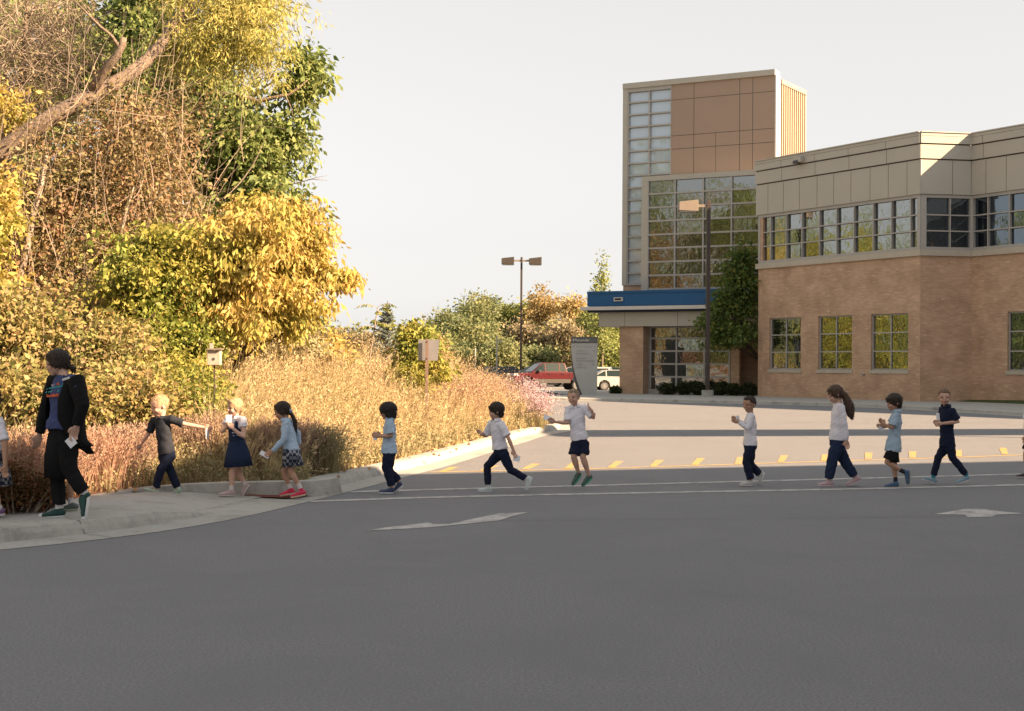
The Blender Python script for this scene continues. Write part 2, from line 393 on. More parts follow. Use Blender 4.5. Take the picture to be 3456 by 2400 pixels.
keep = (GZ.ravel()[Q] > 0).any(1)
me = np_mesh('planting_bed', V, Q[keep]); tag(link('planting_bed', me, None, MT['mulch'], True), kind='structure')

# painted marks, 4 mm above the asphalt
def strip(name, pts, wd, z=0.004, m='paint'):
    pts = smooth(resample([G(*p).to_2d() for p in pts], 1.0), 3); a = offset(pts, wd/2); b = offset(pts, -wd/2)
    mb = MB(); mb.v = [(p.x, p.y, z) for p in a]+[(p.x, p.y, z) for p in b]; n = len(a)
    mb.f = [(i, n+i, n+i+1, i+1) for i in range(n-1)]
    return mb.build(name, MT[m], kind='structure')
strip('crosswalk_line', [(1050,1694),(1160,1688),(1265,1684),(1500,1677),(1750,1672),(2492,1658),(3012,1649),(3456,1638),(3800,1626)], 0.20)
strip('crosswalk_line', [(1180,1661),(1265,1657),(1500,1652),(1750,1646),(2492,1626),(3012,1612),(3456,1601),(3800,1590)], 0.19)
strip('edge_line', [(1450,1594),(1620,1592),(1750,1590),(2047,1582),(2344,1573),(2641,1561),(2908,1554),(3235,1545),(3398,1538),(3700,1526)], 0.13, m='yellow')
ticks = [(1772,1585,1808,1566),(1915,1582,1945,1562),(2062,1579,2092,1557),(2203,1575,2228,1553),(2343,1570,2366,1547),(2490,1566,2502,1543),(2634,1560,2648,1537),
         (2782,1556,2787,1534),(2930,1551,2932,1528),(3080,1546,3080,1524),(3236,1541,3232,1519),(3392,1534,3384,1512),(3545,1528,3535,1506),(1630,1589,1672,1572),(1490,1594,1535,1577)]
for a, b, c, d in ticks:
    p, q = G(a, b).to_2d(), G(c, d).to_2d(); t = (q-p).normalized(); n = Vector((-t.y, t.x))*0.058
    mb = MB(); mb.v = [(v.x, v.y, 0.005) for v in (p-n, p+n, q+n*1.3, q-n*1.3)]; mb.f = [(0, 3, 2, 1)]
    mb.build('hatch_mark', MT['yellow'], kind='structure')
def mark(name, pts, m='paint'):
    pts = [G(x*1.504, y*1.504, 0.004) for x, y in pts]; mb = MB(); mb.v = [tuple(p) for p in pts]; mb.f = [tuple(range(len(pts)))]
    me = bpy.data.meshes.new(name); me.from_pydata(mb.v, [], mb.f)
    bm = bmesh.new(); bm.from_mesh(me); bmesh.ops.triangulate(bm, faces=bm.faces); bm.to_mesh(me); bm.free()
    return tag(link(name, me, None, MT[m]), kind='structure')
mark('turn_arrow', [(820,1191),(870,1183),(930,1176),(962,1172),(972,1176),(1010,1175.5),(1060,1164),(1120,1152.5),(1186,1149.5),(1150,1158),(1120,1168),(1070,1173),(1000,1180),(940,1185),(880,1188)])
mark('turn_arrow', [(2094,1154),(2150,1145),(2164,1142.5),(2190,1141.5),(2212,1143),(2240,1147),(2300,1152),(2255,1154),(2236,1155),(2226,1159.5),(2172,1160.5),(2164,1155)])
# faint crack, and a pole's thin cast shadow painted as a dark line
def crack_and_shade(pts, wd=0.03):
    o = strip('asphalt_crack', pts, wd, 0.003); o.data.materials.clear(); o.data.materials.append(MT['tar']); return o
MT['tar'] = M_plain('tar', (0.075,0.072,0.07), 0.7)
crack_and_shade([(2040,1423),(2400,1424),(2800,1426),(3400,1428)], 0.05)  # thin pole shadow painted across the lit drive
crack_and_shade([(1500,1760),(2100,1756),(2700,1752),(3400,1741)], 0.012)

# far kerb, footpath and lawn in front of the school
FK = [(1400,1345),(1700,1351),(1850,1352.5),(2000,1354),(2250,1358),(2500,1364),(2750,1369),(2930,1374),(3080,1384),(3300,1397),(3456,1405),(3700,1424),(4100,1460)]
fk = smooth(resample([G(*p).to_2d() for p in FK], 2.0), 3)
sweep('far_gutter', fk, [(0, 0.004), (0.42, 0.010)], lambda i: 1, MT['concrete'], kind='structure')
sweep('far_kerb', fk, [(0.42, 0.0), (0.45, 0.12), (0.60, 0.15), (0.62, 0.149)], lambda i: 1, MT['kerb'], kind='structure')
fa = offset(fk, 0.62)
BL = [(1400,1331),(1700,1331.5),(1850,1332),(2000,1332),(2250,1333),(2500,1336),(2750,1340),(2930,1347),(3080,1351),(3300,1356),(3456,1364),(3700,1376),(4100,1400)]
fb = smooth(resample([G(px, py, 0.15).to_2d() for px, py in BL], 2.0), 3)
fa = along(fa, 60); fb = along(fb, 60)
mb = MB()
for a, b in zip(fa, fb): mb.v += [(a.x, a.y, 0.149), (b.x, b.y, 0.152)]
mb.f = [(2*i, 2*i+2, 2*i+3, 2*i+1) for i in range(60)]; mb.build('footpath', MT['concrete'], kind='structure')
mb = MB()
for i, b in enumerate(fb):
    if b.x > 13.0:
        for k, (dx, z) in enumerate(((0, 0.148), (1.2, 0.26), (3.5, 0.36), (14, 0.4))):
            mb.v.append((b.x+dx*0.55, b.y+dx*0.83, z))
n = len(mb.v)//4
mb.f = [(4*i+k, 4*i+4+k, 4*i+5+k, 4*i+1+k) for i in range(n-1) for k in range(3)]; mb.build('lawn', MT['lawn'], kind='structure')
# paved apron under the entrance
sheet('entrance_apron', [(3.2,78.5),(14,76.5),(15,95),(1,95)], 0.145, MT['concrete'])

# ------------------------------------------------------------------ the school: brick wing on the right
K = 1.1
def pt2(x, y): return Vector((x*K, y*K))
def wall_frame(A, B):
    t = (B-A); L = t.length; t = t/L; n = Vector((t.y, -t.x))        # outward normal for a wall walked left to right
    return A, t, n, L
def wb(mb, fr, u0, u1, z0, z1, d0, d1):    # box on the wall: u along, d outwards
    A, t, n, L = fr
    c = []
    for z in (z0, z1):
        for u, d in ((u0, d1), (u1, d1), (u1, d0), (u0, d0)):
            p = A+t*u+n*d; c.append((p.x, p.y, z))
    mb.hexa(c)
def uz(fr, px, py, d=0.0):                 # where the sight line through a pixel meets the wall
    A, t, n, L = fr; r = ray(px, py); A2 = A+n*d
    det = r.x*(-t.y)-r.y*(-t.x)            # r*k = A2 + t*u
    k = (A2.x*(-t.y)-A2.y*(-t.x))/det
    p = Vector((r.x*k, r.y*k)); u = (p-A2).dot(t)
    return u, H+r.z*k
pA, pB, pC = pt2(12.16, 70.3), pt2(17.59, 61.3), pt2(19.93, 61.7)
dirCD = (pB-pA).normalized(); pD = pC+dirCD*44.0
fAB, fBC, fCD = wall_frame(pA, pB), wall_frame(pB, pC), wall_frame(pC, pD)
wing = empty('school_wing', (pB.x, pB.y, 0), 'long two-storey brick school wing with beige metal upper band and ribbon windows', 'building')
zz = lambda px, py, fr=fAB: uz(fr, px, py)[1]
z_top = zz(3105, 449); z_j1 = zz(3105, 487); z_j2 = zz(3105, 538); z_pan = zz(3105, 655); z_gt = z_pan-0.12; z_gb = zz(3105, 836); z_sill = zz(3105, 863)
z_m1, z_m2 = zz(3105, 724), zz(3105, 778)
print('wing z', [round(v, 2) for v in (z_top, z_j1, z_j2, z_pan, z_gb, z_sill)])
T = 0.35
def brick_wall(fr, z0, z1, holes, e0=0.0, e1=0.0):
    mb = MB(); A, t, n, L = fr; us = sorted(holes)
    cur = -e0
    for (u0, u1, a, b) in us:
        wb(mb, fr, cur, u0, z0, z1, -T, 0); wb(mb, fr, u0, u1, z0, a, -T, 0); wb(mb, fr, u0, u1, b, z1, -T, 0); cur = u1
    wb(mb, fr, cur, L+e1, z0, z1, -T, 0)
    return mb
def panes(fr, us, zs, d0, d1, m, parent):
    g = MB()
    for i in range(len(us)-1):
        for j in range(len(zs)-1): wb(g, fr, us[i]+.004, us[i+1]-.004, zs[j]+.004, zs[j+1]-.004, d0, d1)
    return g.build('pane', MT[m], parent)
def small_window(fr, u0, u1, a, b, parent, cols=2, rows=3, glass='glass', lab=None):
    mb = MB(); f = 0.07
    wb(mb, fr, u0, u1, a, a+f, -0.2, -0.1); wb(mb, fr, u0, u1, b-f, b, -0.2, -0.1)
    wb(mb, fr, u0, u0+f, a+f, b-f, -0.2, -0.1); wb(mb, fr, u1-f, u1, a+f, b-f, -0.2, -0.1)
    for k in range(1, cols):
        u = lerp(u0, u1, k/cols); wb(mb, fr, u-0.03, u+0.03, a+f, b-f, -0.195, -0.11)
    for k in range(1, rows):
        z = lerp(a, b, k/rows); wb(mb, fr, u0+f, u1-f, z-0.03, z+0.03, -0.193, -0.112)
    wdw = mb.build('window', MT['mullion'], parent)
    if lab: wdw['label'] = lab
    panes(fr, [u0+f/2]+[lerp(u0, u1, k/cols) for k in range(1, cols)]+[u1-f/2], [a+f/2]+[lerp(a, b, k/rows) for k in range(1, rows)]+[b-f/2], -0.18, -0.16, glass, wdw)
    s = MB(); wb(s, fr, u0-0.06, u1+0.06, a-0.17, a, -0.3, 0.05); s.build('sill', MT['stone'], wdw)
    return wdw
holes = []
for (xa, ya, xb, yb) in ((2596,1076,2702,1240),(2761,1070,2875,1240),(2939,1062,3065,1240)):
    u0 = uz(fAB, xa, 1200)[0]; u1 = uz(fAB, xb, 1200)[0]; holes.append((u0, u1, 1.62, zz(2939, 1061)))
brick_wall(fAB, -0.1, z_sill, holes).build('wall', MT['brick'], wing)
for h in holes: small_window(fAB, *h, wing)
brick_wall(fBC, -0.1, z_sill, []).build('wall', MT['brick'], wing)
u0 = uz(fCD, 3400, 1200)[0]; w4 = []
for k in range(5): w4.append((u0+k*4.4, u0+k*4.4+2.1, 1.62, holes[0][3]))
brick_wall(fCD, -0.1, z_sill, w4).build('wall', MT['brick'], wing)
for i, h in enumerate(w4): small_window(fCD, *h, wing, glass='glass_dark')
# closing walls and roof
back1 = pA+Vector((16, 9)); back2 = pD+Vector((22, 12))
mb = MB(); wb(mb, wall_frame(back1, pA), 0, (back1-pA).length, -0.1, z_top-0.3, -T, 0.0); wb(mb, wall_frame(pD, back2), 0.01, (back2-pD).length, -0.1, z_top-0.3, -T, 0.0)
wb(mb, wall_frame(back2, back1), 0, (back2-back1).length, -0.1, z_top-0.3, -T, 0.0); mb.build('rear_wall', MT['brick'], wing)
mb = MB(); mb.prism([tuple(pA+Vector((0.3,0.3))), tuple(pB+Vector((0.3,0.3))), tuple(pC+Vector((0.2,0.4))), tuple(pD+Vector((0.5,0.3))), tuple(back2), tuple(back1)], z_top-0.6, z_top-0.4); mb.build('roof', MT['roof'], wing)
ZS = (z_pan, z_j1, z_j2, z_top, z_sill, z_gb)
def upper(fr, seams_lo, seams_hi, ov0=0.0, ov1=0.0, dz_=0.0):
    A, t, n, L = fr; z_pan, z_j1, z_j2, z_top, z_sill, z_gb = [v+dz_ for v in ZS]
    mb = MB()
    wb(mb, fr, -ov0, L+ov1, z_pan, z_j2-0.03, -T, 0.10); wb(mb, fr, -ov0, L+ov1, z_j2+0.03, z_j1-0.03, -T, 0.16); wb(mb, fr, -ov0, L+ov1, z_j1+0.03, z_top, -T, 0.22)
    wb(mb, fr, -ov0, L+ov1, z_top, z_top+0.05, -T, 0.27)
    fa_ = mb.build('fascia', MT['panel'], wing)
    mj = MB()
    wb(mj, fr, -ov0+0.02, L+ov1-0.02, z_j2-0.03, z_j2+0.03, -T, 0.03); wb(mj, fr, -ov0+0.02, L+ov1-0.02, z_j1-0.03, z_j1+0.03, -T, 0.08)
    for u in seams_lo: wb(mj, fr, u-0.012, u+0.012, z_pan+0.01, z_j2-0.04, 0, 0.103)
    for u in seams_hi:
        wb(mj, fr, u-0.012, u+0.012, z_j2+0.04, z_j1-0.04, 0, 0.163); wb(mj, fr, u-0.012, u+0.012, z_j1+0.04, z_top-0.16, 0, 0.223)
    wb(mj, fr, -ov0+0.02, L+ov1-0.02, z_top-0.17, z_top-0.155, 0, 0.223)
    mj.build('panel_joint', MT['joint'], fa_)
    mb = MB(); wb(mb, fr, -ov0, L+ov1, z_sill, z_gb-0.1, -T, 0.12); mb.build('sill_band', MT['stone'], wing)
def ribbon(fr, us, glass, post0=0.0, post1=0.0):
    A, t, n, L = fr
    mb = MB(); wb(mb, fr, 0.01, L-0.01, z_gb-0.1, z_gb+0.05, -0.25, 0.02); wb(mb, fr, 0.01, L-0.01, z_gt-0.04, z_pan, -0.25, 0.02)
    for z in (z_m1, z_m2): wb(mb, fr, 0.01, L-0.01, z-0.03, z+0.03, -0.22, 0.0)
    for u in us: wb(mb, fr, u-0.03, u+0.03, z_gb+0.05, z_gt-0.04, -0.21, 0.01)
    if post0: wb(mb, fr, 0.0, post0, z_gb+0.05, z_gt-0.04, -0.25, 0.03)
    if post1: wb(mb, fr, L-post1, L, z_gb+0.05, z_gt-0.04, -0.25, 0.03)
    wd = mb.build('window', MT['mullion'], wing)
    panes(fr, [0.02]+list(us)+[L-0.02], [z_gb, z_m2, z_m1, z_gt], -0.17, -0.14, glass, wd)
S2 = 0.416
ux = lambda fr, zx: uz(fr, 2500+zx*S2, 700)[0]
upper(fAB, [ux(fAB, x) for x in (232,357,487,630,765,905,1060,1208,1360)], [ux(fAB, x) for x in (350,620,895,1200)], 0.12, 0.10)
upper(fBC, [ux(fBC, 1710)], [], 0.09, -0.11, 0.003)
upper(fCD, [ux(fCD, 2000), ux(fCD, 2165)]+[4.0+k*1.7 for k in range(23)], [ux(fCD, 1985)]+[5.5+k*3.4 for k in range(11)], 0.0, 0.0)
ribbon(fAB, [ux(fAB, x) for x in (243,370,497,638,778,918,1075,1222,1378)], 'glass', 0.16, 0.20)
ribbon(fBC, [ux(fBC, 1700)], 'glass_dark', 0.28, 0.1)
ribbon(fCD, [ux(fCD, 2005), ux(fCD, 2180)]+[ux(fCD, 2180)+1.5*(k+1) for k in range(25)], 'glass_dark', 0.10, 0.2)
# floor behind the ribbon glass
u, z = uz(fAB, 2713, 541)
mb = MB(); wb(mb, fAB, u-0.28, u+0.28, z-0.16, z+0.12, 0.23, 0.52); fx = mb.build('security_light', MT['post'], wing, bevel=0.03)
mb = MB(); wb(mb, fAB, u-0.24, u+0.10, z-0.20, z-0.05, 0.30, 0.56); mb.build('lamp_glass', M_plain('dark_lens', (0.02,0.02,0.02), 0.2), fx)
u, z = uz(fAB, 2916, 1263)
mb = MB(); p = fAB[0]+fAB[1]*u; mb.tube([(p.x, p.y, z), tuple((p+fAB[2]*0.16).to_3d()+Vector((0,0,z)))], 0.06, 10); mb.tube([tuple((p+fAB[2]*0.16).to_3d()+Vector((0,0,z-0.10))), tuple((p+fAB[2]*0.16).to_3d()+Vector((0,0,z+0.08)))], 0.045, 8)
mb.build('wall_hydrant', MT['post'], wing)

# ------------------------------------------------------------------ the school: entrance tower with canopy
tA, tB = pt2(6.03, 77.9), pt2(13.6, 73.8)
tw = empty('entrance_tower', (tA.x, tA.y, 0), 'tall entrance tower of brown panels and glass above a blue canopy', 'building')
fT = wall_frame(tA, tB); LT = fT[3]
SZ = 0.4386
def tu(zx, zy, fr=fT, d=0.0): return uz(fr, 1900+zx*SZ, 200+zy*SZ, d)
zt = tu(480, 228)[1]
zbot = uz(fT, 2096, 964)[1]
print('tower', zt, zbot, LT)
ug0, um, ug1 = tu(500, 300)[0], tu(665, 300)[0], tu(836, 300)[0]
mb = MB(); wb(mb, fT, -0.02, LT, zt-0.02, zt+0.30, -0.8, 0.12); wb(mb, fT, -0.02, ug0, zbot, zt-0.02, -0.8, 0.06); mb.build('cap', MT['panel'], tw)
mb = MB(); wb(mb, fT, ug1, LT, zbot, zt-0.02, -0.75, 0.0); mb.build('brown_wall', MT['brown'], tw)
mb = MB(); wb(mb, fT, LT-0.02, LT+0.06, 0, zt-0.02, -0.8, 0.03); mb.build('end_panel', MT['white'], tw)  # beige end face made white for the sunlight on it
mb = MB()
for zx in (1008, 1360, 1460): u = tu(zx, 400)[0]; wb(mb, fT, u-0.015, u+0.015, zbot, zt-0.05, 0, 0.004)
u = tu(1175, 600)[0]; wb(mb, fT, u-0.012, u+0.012, zbot, tu(1175, 560)[1], 0, 0.004)
for zy in (300, 578, 681): z = tu(1008, zy)[1]; wb(mb, fT, ug1+0.02, LT-0.03, z-0.015, z+0.015, 0, 0.005)
mb.build('panel_joint', MT['joint'], tw)
# glazed strip
wg = MB(); z = zt-0.1; ztw = zt-0.14
wb(wg, fT, ug0, ug1, ztw-0.1, zt-0.02, -0.3, 0.03); wb(wg, fT, ug0, ug1, zbot, zbot+0.12, -0.3, 0.03)
wb(wg, fT, ug0, ug0+0.06, zbot+0.12, ztw-0.1, -0.3, 0.02); wb(wg, fT, ug1-0.06, ug1, zbot+0.12, ztw-0.1, -0.3, 0.02); wb(wg, fT, um-0.035, um+0.035, zbot+0.12, ztw-0.1, -0.28, 0.015)
rows = 16; step = (ztw-zbot)/rows
for k in range(1, rows): z = ztw-k*step; wb(wg, fT, ug0+0.06, ug1-0.06, z-0.045, z+0.045, -0.27, 0.0)
w0 = wg.build('window', MT['mullion'], tw)
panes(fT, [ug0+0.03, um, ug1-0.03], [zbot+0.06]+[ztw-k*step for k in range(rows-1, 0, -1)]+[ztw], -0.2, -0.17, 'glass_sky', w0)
# stair core behind, with ribbed metal side
iA, iB = tA, tB
side = Vector((fT[2].x, fT[2].y))*-1
c1 = tB+side*0.85; c2 = c1+side*4.0+fT[1]*0.25; c3 = c2-fT[1]*7.6; c4 = c1-fT[1]*8.0
zc = uz(wall_frame(c1, c2), 2658, 289)[1]
mb = MB(); mb.prism([tuple(c4), tuple(c1), tuple(c2), tuple(c3)], 0, zc); core = mb.build('stair_core', MT['rib'], tw)
fc = wall_frame(c1, c2); mb = MB(); k = 0.12
while k < fc[3]: wb(mb, fc, k, k+0.13, 0, zc-0.1, 0, 0.09); k += 0.34
wb(mb, fc, 0, fc[3], zc-0.1, zc+0.16, -0.2, 0.13); mb.build('rib', MT['rib'], core)
# lower brick base of the tower
mb = MB(); wb(mb, fT, 0.02, LT, 0, zbot, -0.8, -0.05); mb.build('brick_base', MT['brick'], tw)
# glass block in front
gA = tA+fT[2]*1.1; gB = tB+fT[2]*1.1; fG = wall_frame(gA, gB)
gu = lambda zx, zy=1200: uz(fG, 1900+zx*SZ, 200+zy*SZ)
ub0, ub1 = gu(606)[0], gu(1560)[0]
zgt = gu(620, 905)[1]; zgb = uz(fG, 2200, 976)[1]; 
mb = MB(); wb(mb, fG, ub0, ub1, zgt-0.28, zgt, -1.05, 0.05); wb(mb, fG, ub0, gu(655)[0], zgb-0.1, zgt-0.28, -1.05, 0.04); mb.build('frame', MT['panel'], tw)
cols = [gu(655)[0], gu(862)[0], gu(1079)[0], gu(1297)[0], ub1]
zg0 = uz(fG, 1900+660*SZ, 200+935*SZ)[1]; stp = zg0-uz(fG, 1900+660*SZ, 200+1030*SZ)[1]; stp = (zg0-zgb)/8
wg = MB()
for i, u in enumerate(cols): wb(wg, fG, u-0.045, u+0.045, zgb, zgt-0.28, -0.2, 0.03)
for k in range(0, 9): z = zg0-k*stp; wb(wg, fG, cols[0], ub1, z-0.05, z+0.05, -0.19, 0.02)
w1 = wg.build('window', MT['mullion'], tw)
panes(fG, cols, [zg0-k*stp for k in range(8, -1, -1)], -0.12, -0.09, 'glass', w1)
# canopy
cA = Vector(P3(1981, 1200, 83.6).to_2d()); fCp = (cA, fT[1], fT[2], 9.0)
cu = lambda px, py: uz(fCp, px, py)
zc0 = cu(1985, 986)[1]; zc1 = cu(1985, 1034)[1]; zc2 = cu(1985, 1036)[1]; zc3 = cu(1985, 1048)[1]; zc4 = cu(1985, 1055)[1]; zc5 = cu(2015, 1102)[1]
uE = 9.6; DB = -8.0
mb = MB(); wb(mb, fCp, 0, uE, zc1, zc0, DB, 0); wb(mb, fCp, 0, uE, zc0-0.10, zc0+0.03, DB, 0.05); cp = mb.build('canopy', MT['blue'], tw)
mb = MB(); wb(mb, fCp, -0.32, uE, zc3, zc2-0.004, DB, 0.32); mb.build('white_edge', MT['white'], cp)
mb = MB(); wb(mb, fCp, 0.0, uE, zc4, zc3-0.004, DB, 0.0); mb.build('shadow_gap', M_plain('navy_trim', (0.01,0.02,0.06), 0.5), cp)  # dark navy strip between the white edge and the beam
u5 = cu(2015, 1080)[0]
mb = MB(); wb(mb, fCp, u5, uE, zc5, zc4-0.003, -7.2, -0.25)
bm_ = mb.build('beam', MT['panel'], cp)
for px in (2103, 2281): u = uz(fCp, px, 1080)[0]; mb = MB(); wb(mb, fCp, u-0.012, u+0.012, zc5+0.01, zc4-0.01, -0.3, -0.247); mb.build('panel_joint', MT['joint'], bm_)
u, z = cu(2089, 1011)
mb = MB(); wb(mb, fCp, u-0.27, u+0.27, z-0.10, z+0.12, 0.0, 0.14); l_ = mb.build('wall_light', MT['white'], cp)
mb = MB(); wb(mb, fCp, u-0.21, u+0.2, z-0.05, z+0.07, 0.1, 0.15); mb.build('lens', M_plain('dark_lens2', (0.03,0.03,0.03), 0.3), l_)
# brick pier, glazed lobby and brick return under the canopy
fP = (cA-fT[2]*0.5, fT[1], fT[2], 10.0); pu = lambda px, py=1250: uz(fP, px, py)
mb = MB(); wb(mb, fP, pu(2091)[0], pu(2170)[0], 0, zc5-0.004, -4.5, 0.0); mb.build('pier', MT['brick'], tw)
fL = (cA-fT[2]*1.3, fT[1], fT[2], 10.0); lu = lambda px, py=1250: uz(fL, px, py)
mb = MB(); wb(mb, fL, pu(2170)[0]+0.01, lu(2190)[0], 0.1, zc5-0.006, -0.3, 0.0); mb.build('jamb', MT['post'], tw)
wg = MB(); la, lb = lu(2190)[0], lu(2465)[0]; zl0, zl1 = 0.32, zc5-0.006
wb(wg, fL, la, lb, 0.1, zl0+0.1, -0.2, 0.0)
for px in (2194, 2282, 2376, 2461): u = lu(px)[0]; wb(wg, fL, u-0.05, u+0.05, zl0+0.1, zl1, -0.2, -0.01)
for k in range(1, 5): z = lerp(zl0, zl1, k/5+0.02); wb(wg, fL, la+0.05, lb-0.05, z-0.05, z+0.05, -0.19, -0.02)
wb(wg, fL, la+0.05, lb-0.05, zl1-0.09, zl1-0.001, -0.19, -0.02)
w2 = wg.build('window', MT['mullion'], tw)
panes(fL, [lu(px)[0] for px in (2194, 2282, 2376, 2461)], [zl0+0.05]+[lerp(zl0, zl1, k/5+0.02) for k in range(1, 5)]+[zl1-0.05], -0.12, -0.09, 'glass', w2)
mb = MB(); wb(mb, fL, lb, 8.9, 0, zc5+0.4, -0.3, -0.03); mb.build('brick_return', MT['brick'], tw)
mb = MB(); wb(mb, fL, lu(2480)[0]-2.2, 8.9, zc5-0.3, zgb-0.12, -1.0, -0.35); mb.build('upper_return', MT['panel'], tw)
# ------------------------------------------------------------------ unseen block and added slab right of and behind the photographer: they shade the road
tanE = math.tan(SUN_EL); SD2 = Vector((math.cos(SUN_AZ), -math.sin(SUN_AZ)))
def toward_sun(p, h0, h): return Vector((p[0], p[1]))+SD2*((h-h0)/tanE)
hN = 11.0
e1 = toward_sun(G(1400,1600).to_2d(), 0, hN); e2 = toward_sun(G(3456,1556).to_2d(), 0, hN)
ud = (e2-e1).normalized(); q0 = e1-ud*3.75; q1 = e1+ud*34
nb = empty('classroom_block', (q0.x, q0.y, 0), 'flat-roofed brick classroom block standing behind the photographer', 'building')
poly_ = [q0, Vector((13.75,8.3)), Vector((9.4,7.9)), Vector((9.0,-50)), q1+Vector((8,-60)), q1]  # outline notched so sun reaches the grass beside the pavement
mb = MB(); mb.prism([tuple(p) for p in poly_], -0.1, hN-0.6); mb.build('wall', MT['brick'], nb)
mb = MB(); 
mb.prism([tuple(p) for p in poly_], hN-0.6, hN); mb.build('parapet', MT['panel'], nb)
fN = wall_frame(Vector((9.4,7.75)), Vector((9.0,-50))); fN = (fN[0], fN[1], -fN[2] if fN[2].x > 0 else fN[2], fN[3])
fM = (q1, (q0-q1).normalized(), Vector(((q0-q1).normalized().y, -(q0-q1).normalized().x)), (q0-q1).length)
for fr_, cnt in ((fN, 9), (fM, 7)):
    for k in range(cnt):
        for zf in (1.2, 6.2):
            u = 2.0+k*5.2
            mb = MB(); wb(mb, fr_, u, u+2.6, zf, zf+2.4, -0.05, 0.06); wd = mb.build('window', MT['mullion'], nb)
            mb = MB()
            for i in range(2):
                for j in range(2): wb(mb, fr_, u+0.1+i*1.24, u+1.26+i*1.24, zf+0.1+j*1.14, zf+1.2+j*1.14, 0.0, 0.07)
            mb.build('pane', MT['glass_dark'], wd)
# unseen slab on columns, added to throw the shadow band across the drive
def shade_slab(pa, pb, h, wd, label):
    a = toward_sun(pa, 0, h); b = toward_sun(pb, 0, h); t = (b-a).normalized(); n = Vector((-t.y, t.x))
    r = empty('covered_walkway', (a.x, a.y, 0), label, 'covered walkway')
    mb = MB(); c = [(p.x, p.y) for p in (a-n*wd/2, b-n*wd/2, b+n*wd/2, a+n*wd/2)]
    mb.hexa([(x, y, h-0.15) for x, y in c]+[(x, y, h+0.1) for x, y in c]); mb.build('roof', MT['panel'], r)
    L = (b-a).length; s = 9.0
    while s < L:
        for k in (-1, 1):
            p = a+t*s+n*(wd/2-0.3)*k; mb = MB(); mb.tube([(p.x, p.y, -0.1), (p.x, p.y, h-0.15)], 0.12, 8); mb.build('column', MT['bronze'], r, smooth=True)
        s += 12
    return r
shade_slab(G(1840,1463).to_2d(), G(3900,1456).to_2d(), 9.5, 3.3, 'high covered walkway beside the drive, outside the right of the picture')

# ------------------------------------------------------------------ foliage tools
def leaf_quads(C, D, L, Wd, fold=0.15):
    """C centres, D directions (unit), L lengths: one folded diamond per leaf"""
    n = len(C); D = D/np.linalg.norm(D, axis=1, keepdims=True)
    r = rng.normal(size=(n, 3)); S = np.cross(D, r); S /= np.linalg.norm(S, axis=1, keepdims=True)+1e-9
    U = np.cross(S, D); L = L[:, None]; W = (L*Wd)
    b = C-D*L*0.5; tip = C+D*L*0.5; m = C-D*L*0.05
    l = m+S*W*0.5+U*L*fold; rr = m-S*W*0.5+U*L*fold
    V = np.stack([b, rr, tip, l], 1).reshape(-1, 3)
    Q = np.arange(4*n).reshape(n, 4)
    return V, Q
def blob_points(blobs, n, seed=0, shell=2.4, lump=0.35):
    """points spread through the volume of uneven blobs, denser near the outside"""
    w_ = np.array([(b[1][0]*b[1][1]+b[1][0]*b[1][2]+b[1][1]*b[1][2])*(b[2] if len(b) > 2 else 1) for b in blobs]); w_ /= w_.sum()
    idx = rng.choice(len(blobs), size=n, p=w_)
    C = np.array([tuple(b[0]) for b in blobs])[idx]; Rr = np.array([b[1] for b in blobs])[idx]
    d = rng.normal(size=(n, 3)); d /= np.linalg.norm(d, axis=1, keepdims=True)
    ph = idx*1.7+seed
    k = 1+lump*(np.sin(d[:,0]*4.1+ph)*np.sin(d[:,1]*3.7+ph*1.3)+0.7*np.sin(d[:,2]*5.3+ph*0.7)*np.cos(d[:,0]*6.1-ph)+0.5*np.sin(d[:,0]*11+ph*2)*np.sin(d[:,2]*10+ph))
    r = rng.random(n)**(1/shell)
    return C+d*Rr*(r*k)[:, None], d
def crown(name, blobs, n_tips, per, spread, L, Wd, mat, parent, droop=0.5, shell=2.4, lump=0.35, seed=0, lvar=0.35, zmin=0.15, extra=None):
    P, d = blob_points(blobs, n_tips, seed, shell, lump)
    if extra is not None: P = np.concatenate([P, extra]); d = np.concatenate([d, rng.normal(size=extra.shape)])
    n = len(P)*per
    base = np.repeat(P, per, 0); od = np.repeat(d, per, 0)
    off = rng.normal(size=(n, 3))*np.array([spread, spread, spread*0.75])
    C = base+off
    D = off/spread*0.5+rng.normal(size=(n, 3))*0.6+od*0.3+np.array([0, 0, -droop])
    Ls = L*(1+lvar*rng.normal(size=n)).clip(0.4, 1.8)
    k = C[:, 2] > zmin; C, D, Ls = C[k], D[k], Ls[k]
    V, Q = leaf_quads(C, D, Ls, Wd)
    me = np_mesh(name, V, Q)
    return link(name, me, parent, mat), P
def curve_pts(a, b, sag=0.0, wob=0.15, n=6):
    a, b = Vector(a), Vector(b); L = (b-a).length
    c = [Vector((rnd.uniform(-1,1), rnd.uniform(-1,1), rnd.uniform(-1,1)))*wob*L for _ in range(2)]
    out = []
    for i in range(n+1):
        t = i/n; p = a.lerp(b, t); k = math.sin(math.pi*t)
        p = p+c[0]*k*0.5+c[1]*math.sin(2*math.pi*t)*0.25+Vector((0, 0, sag*L*k)); out.append(p)
    return out
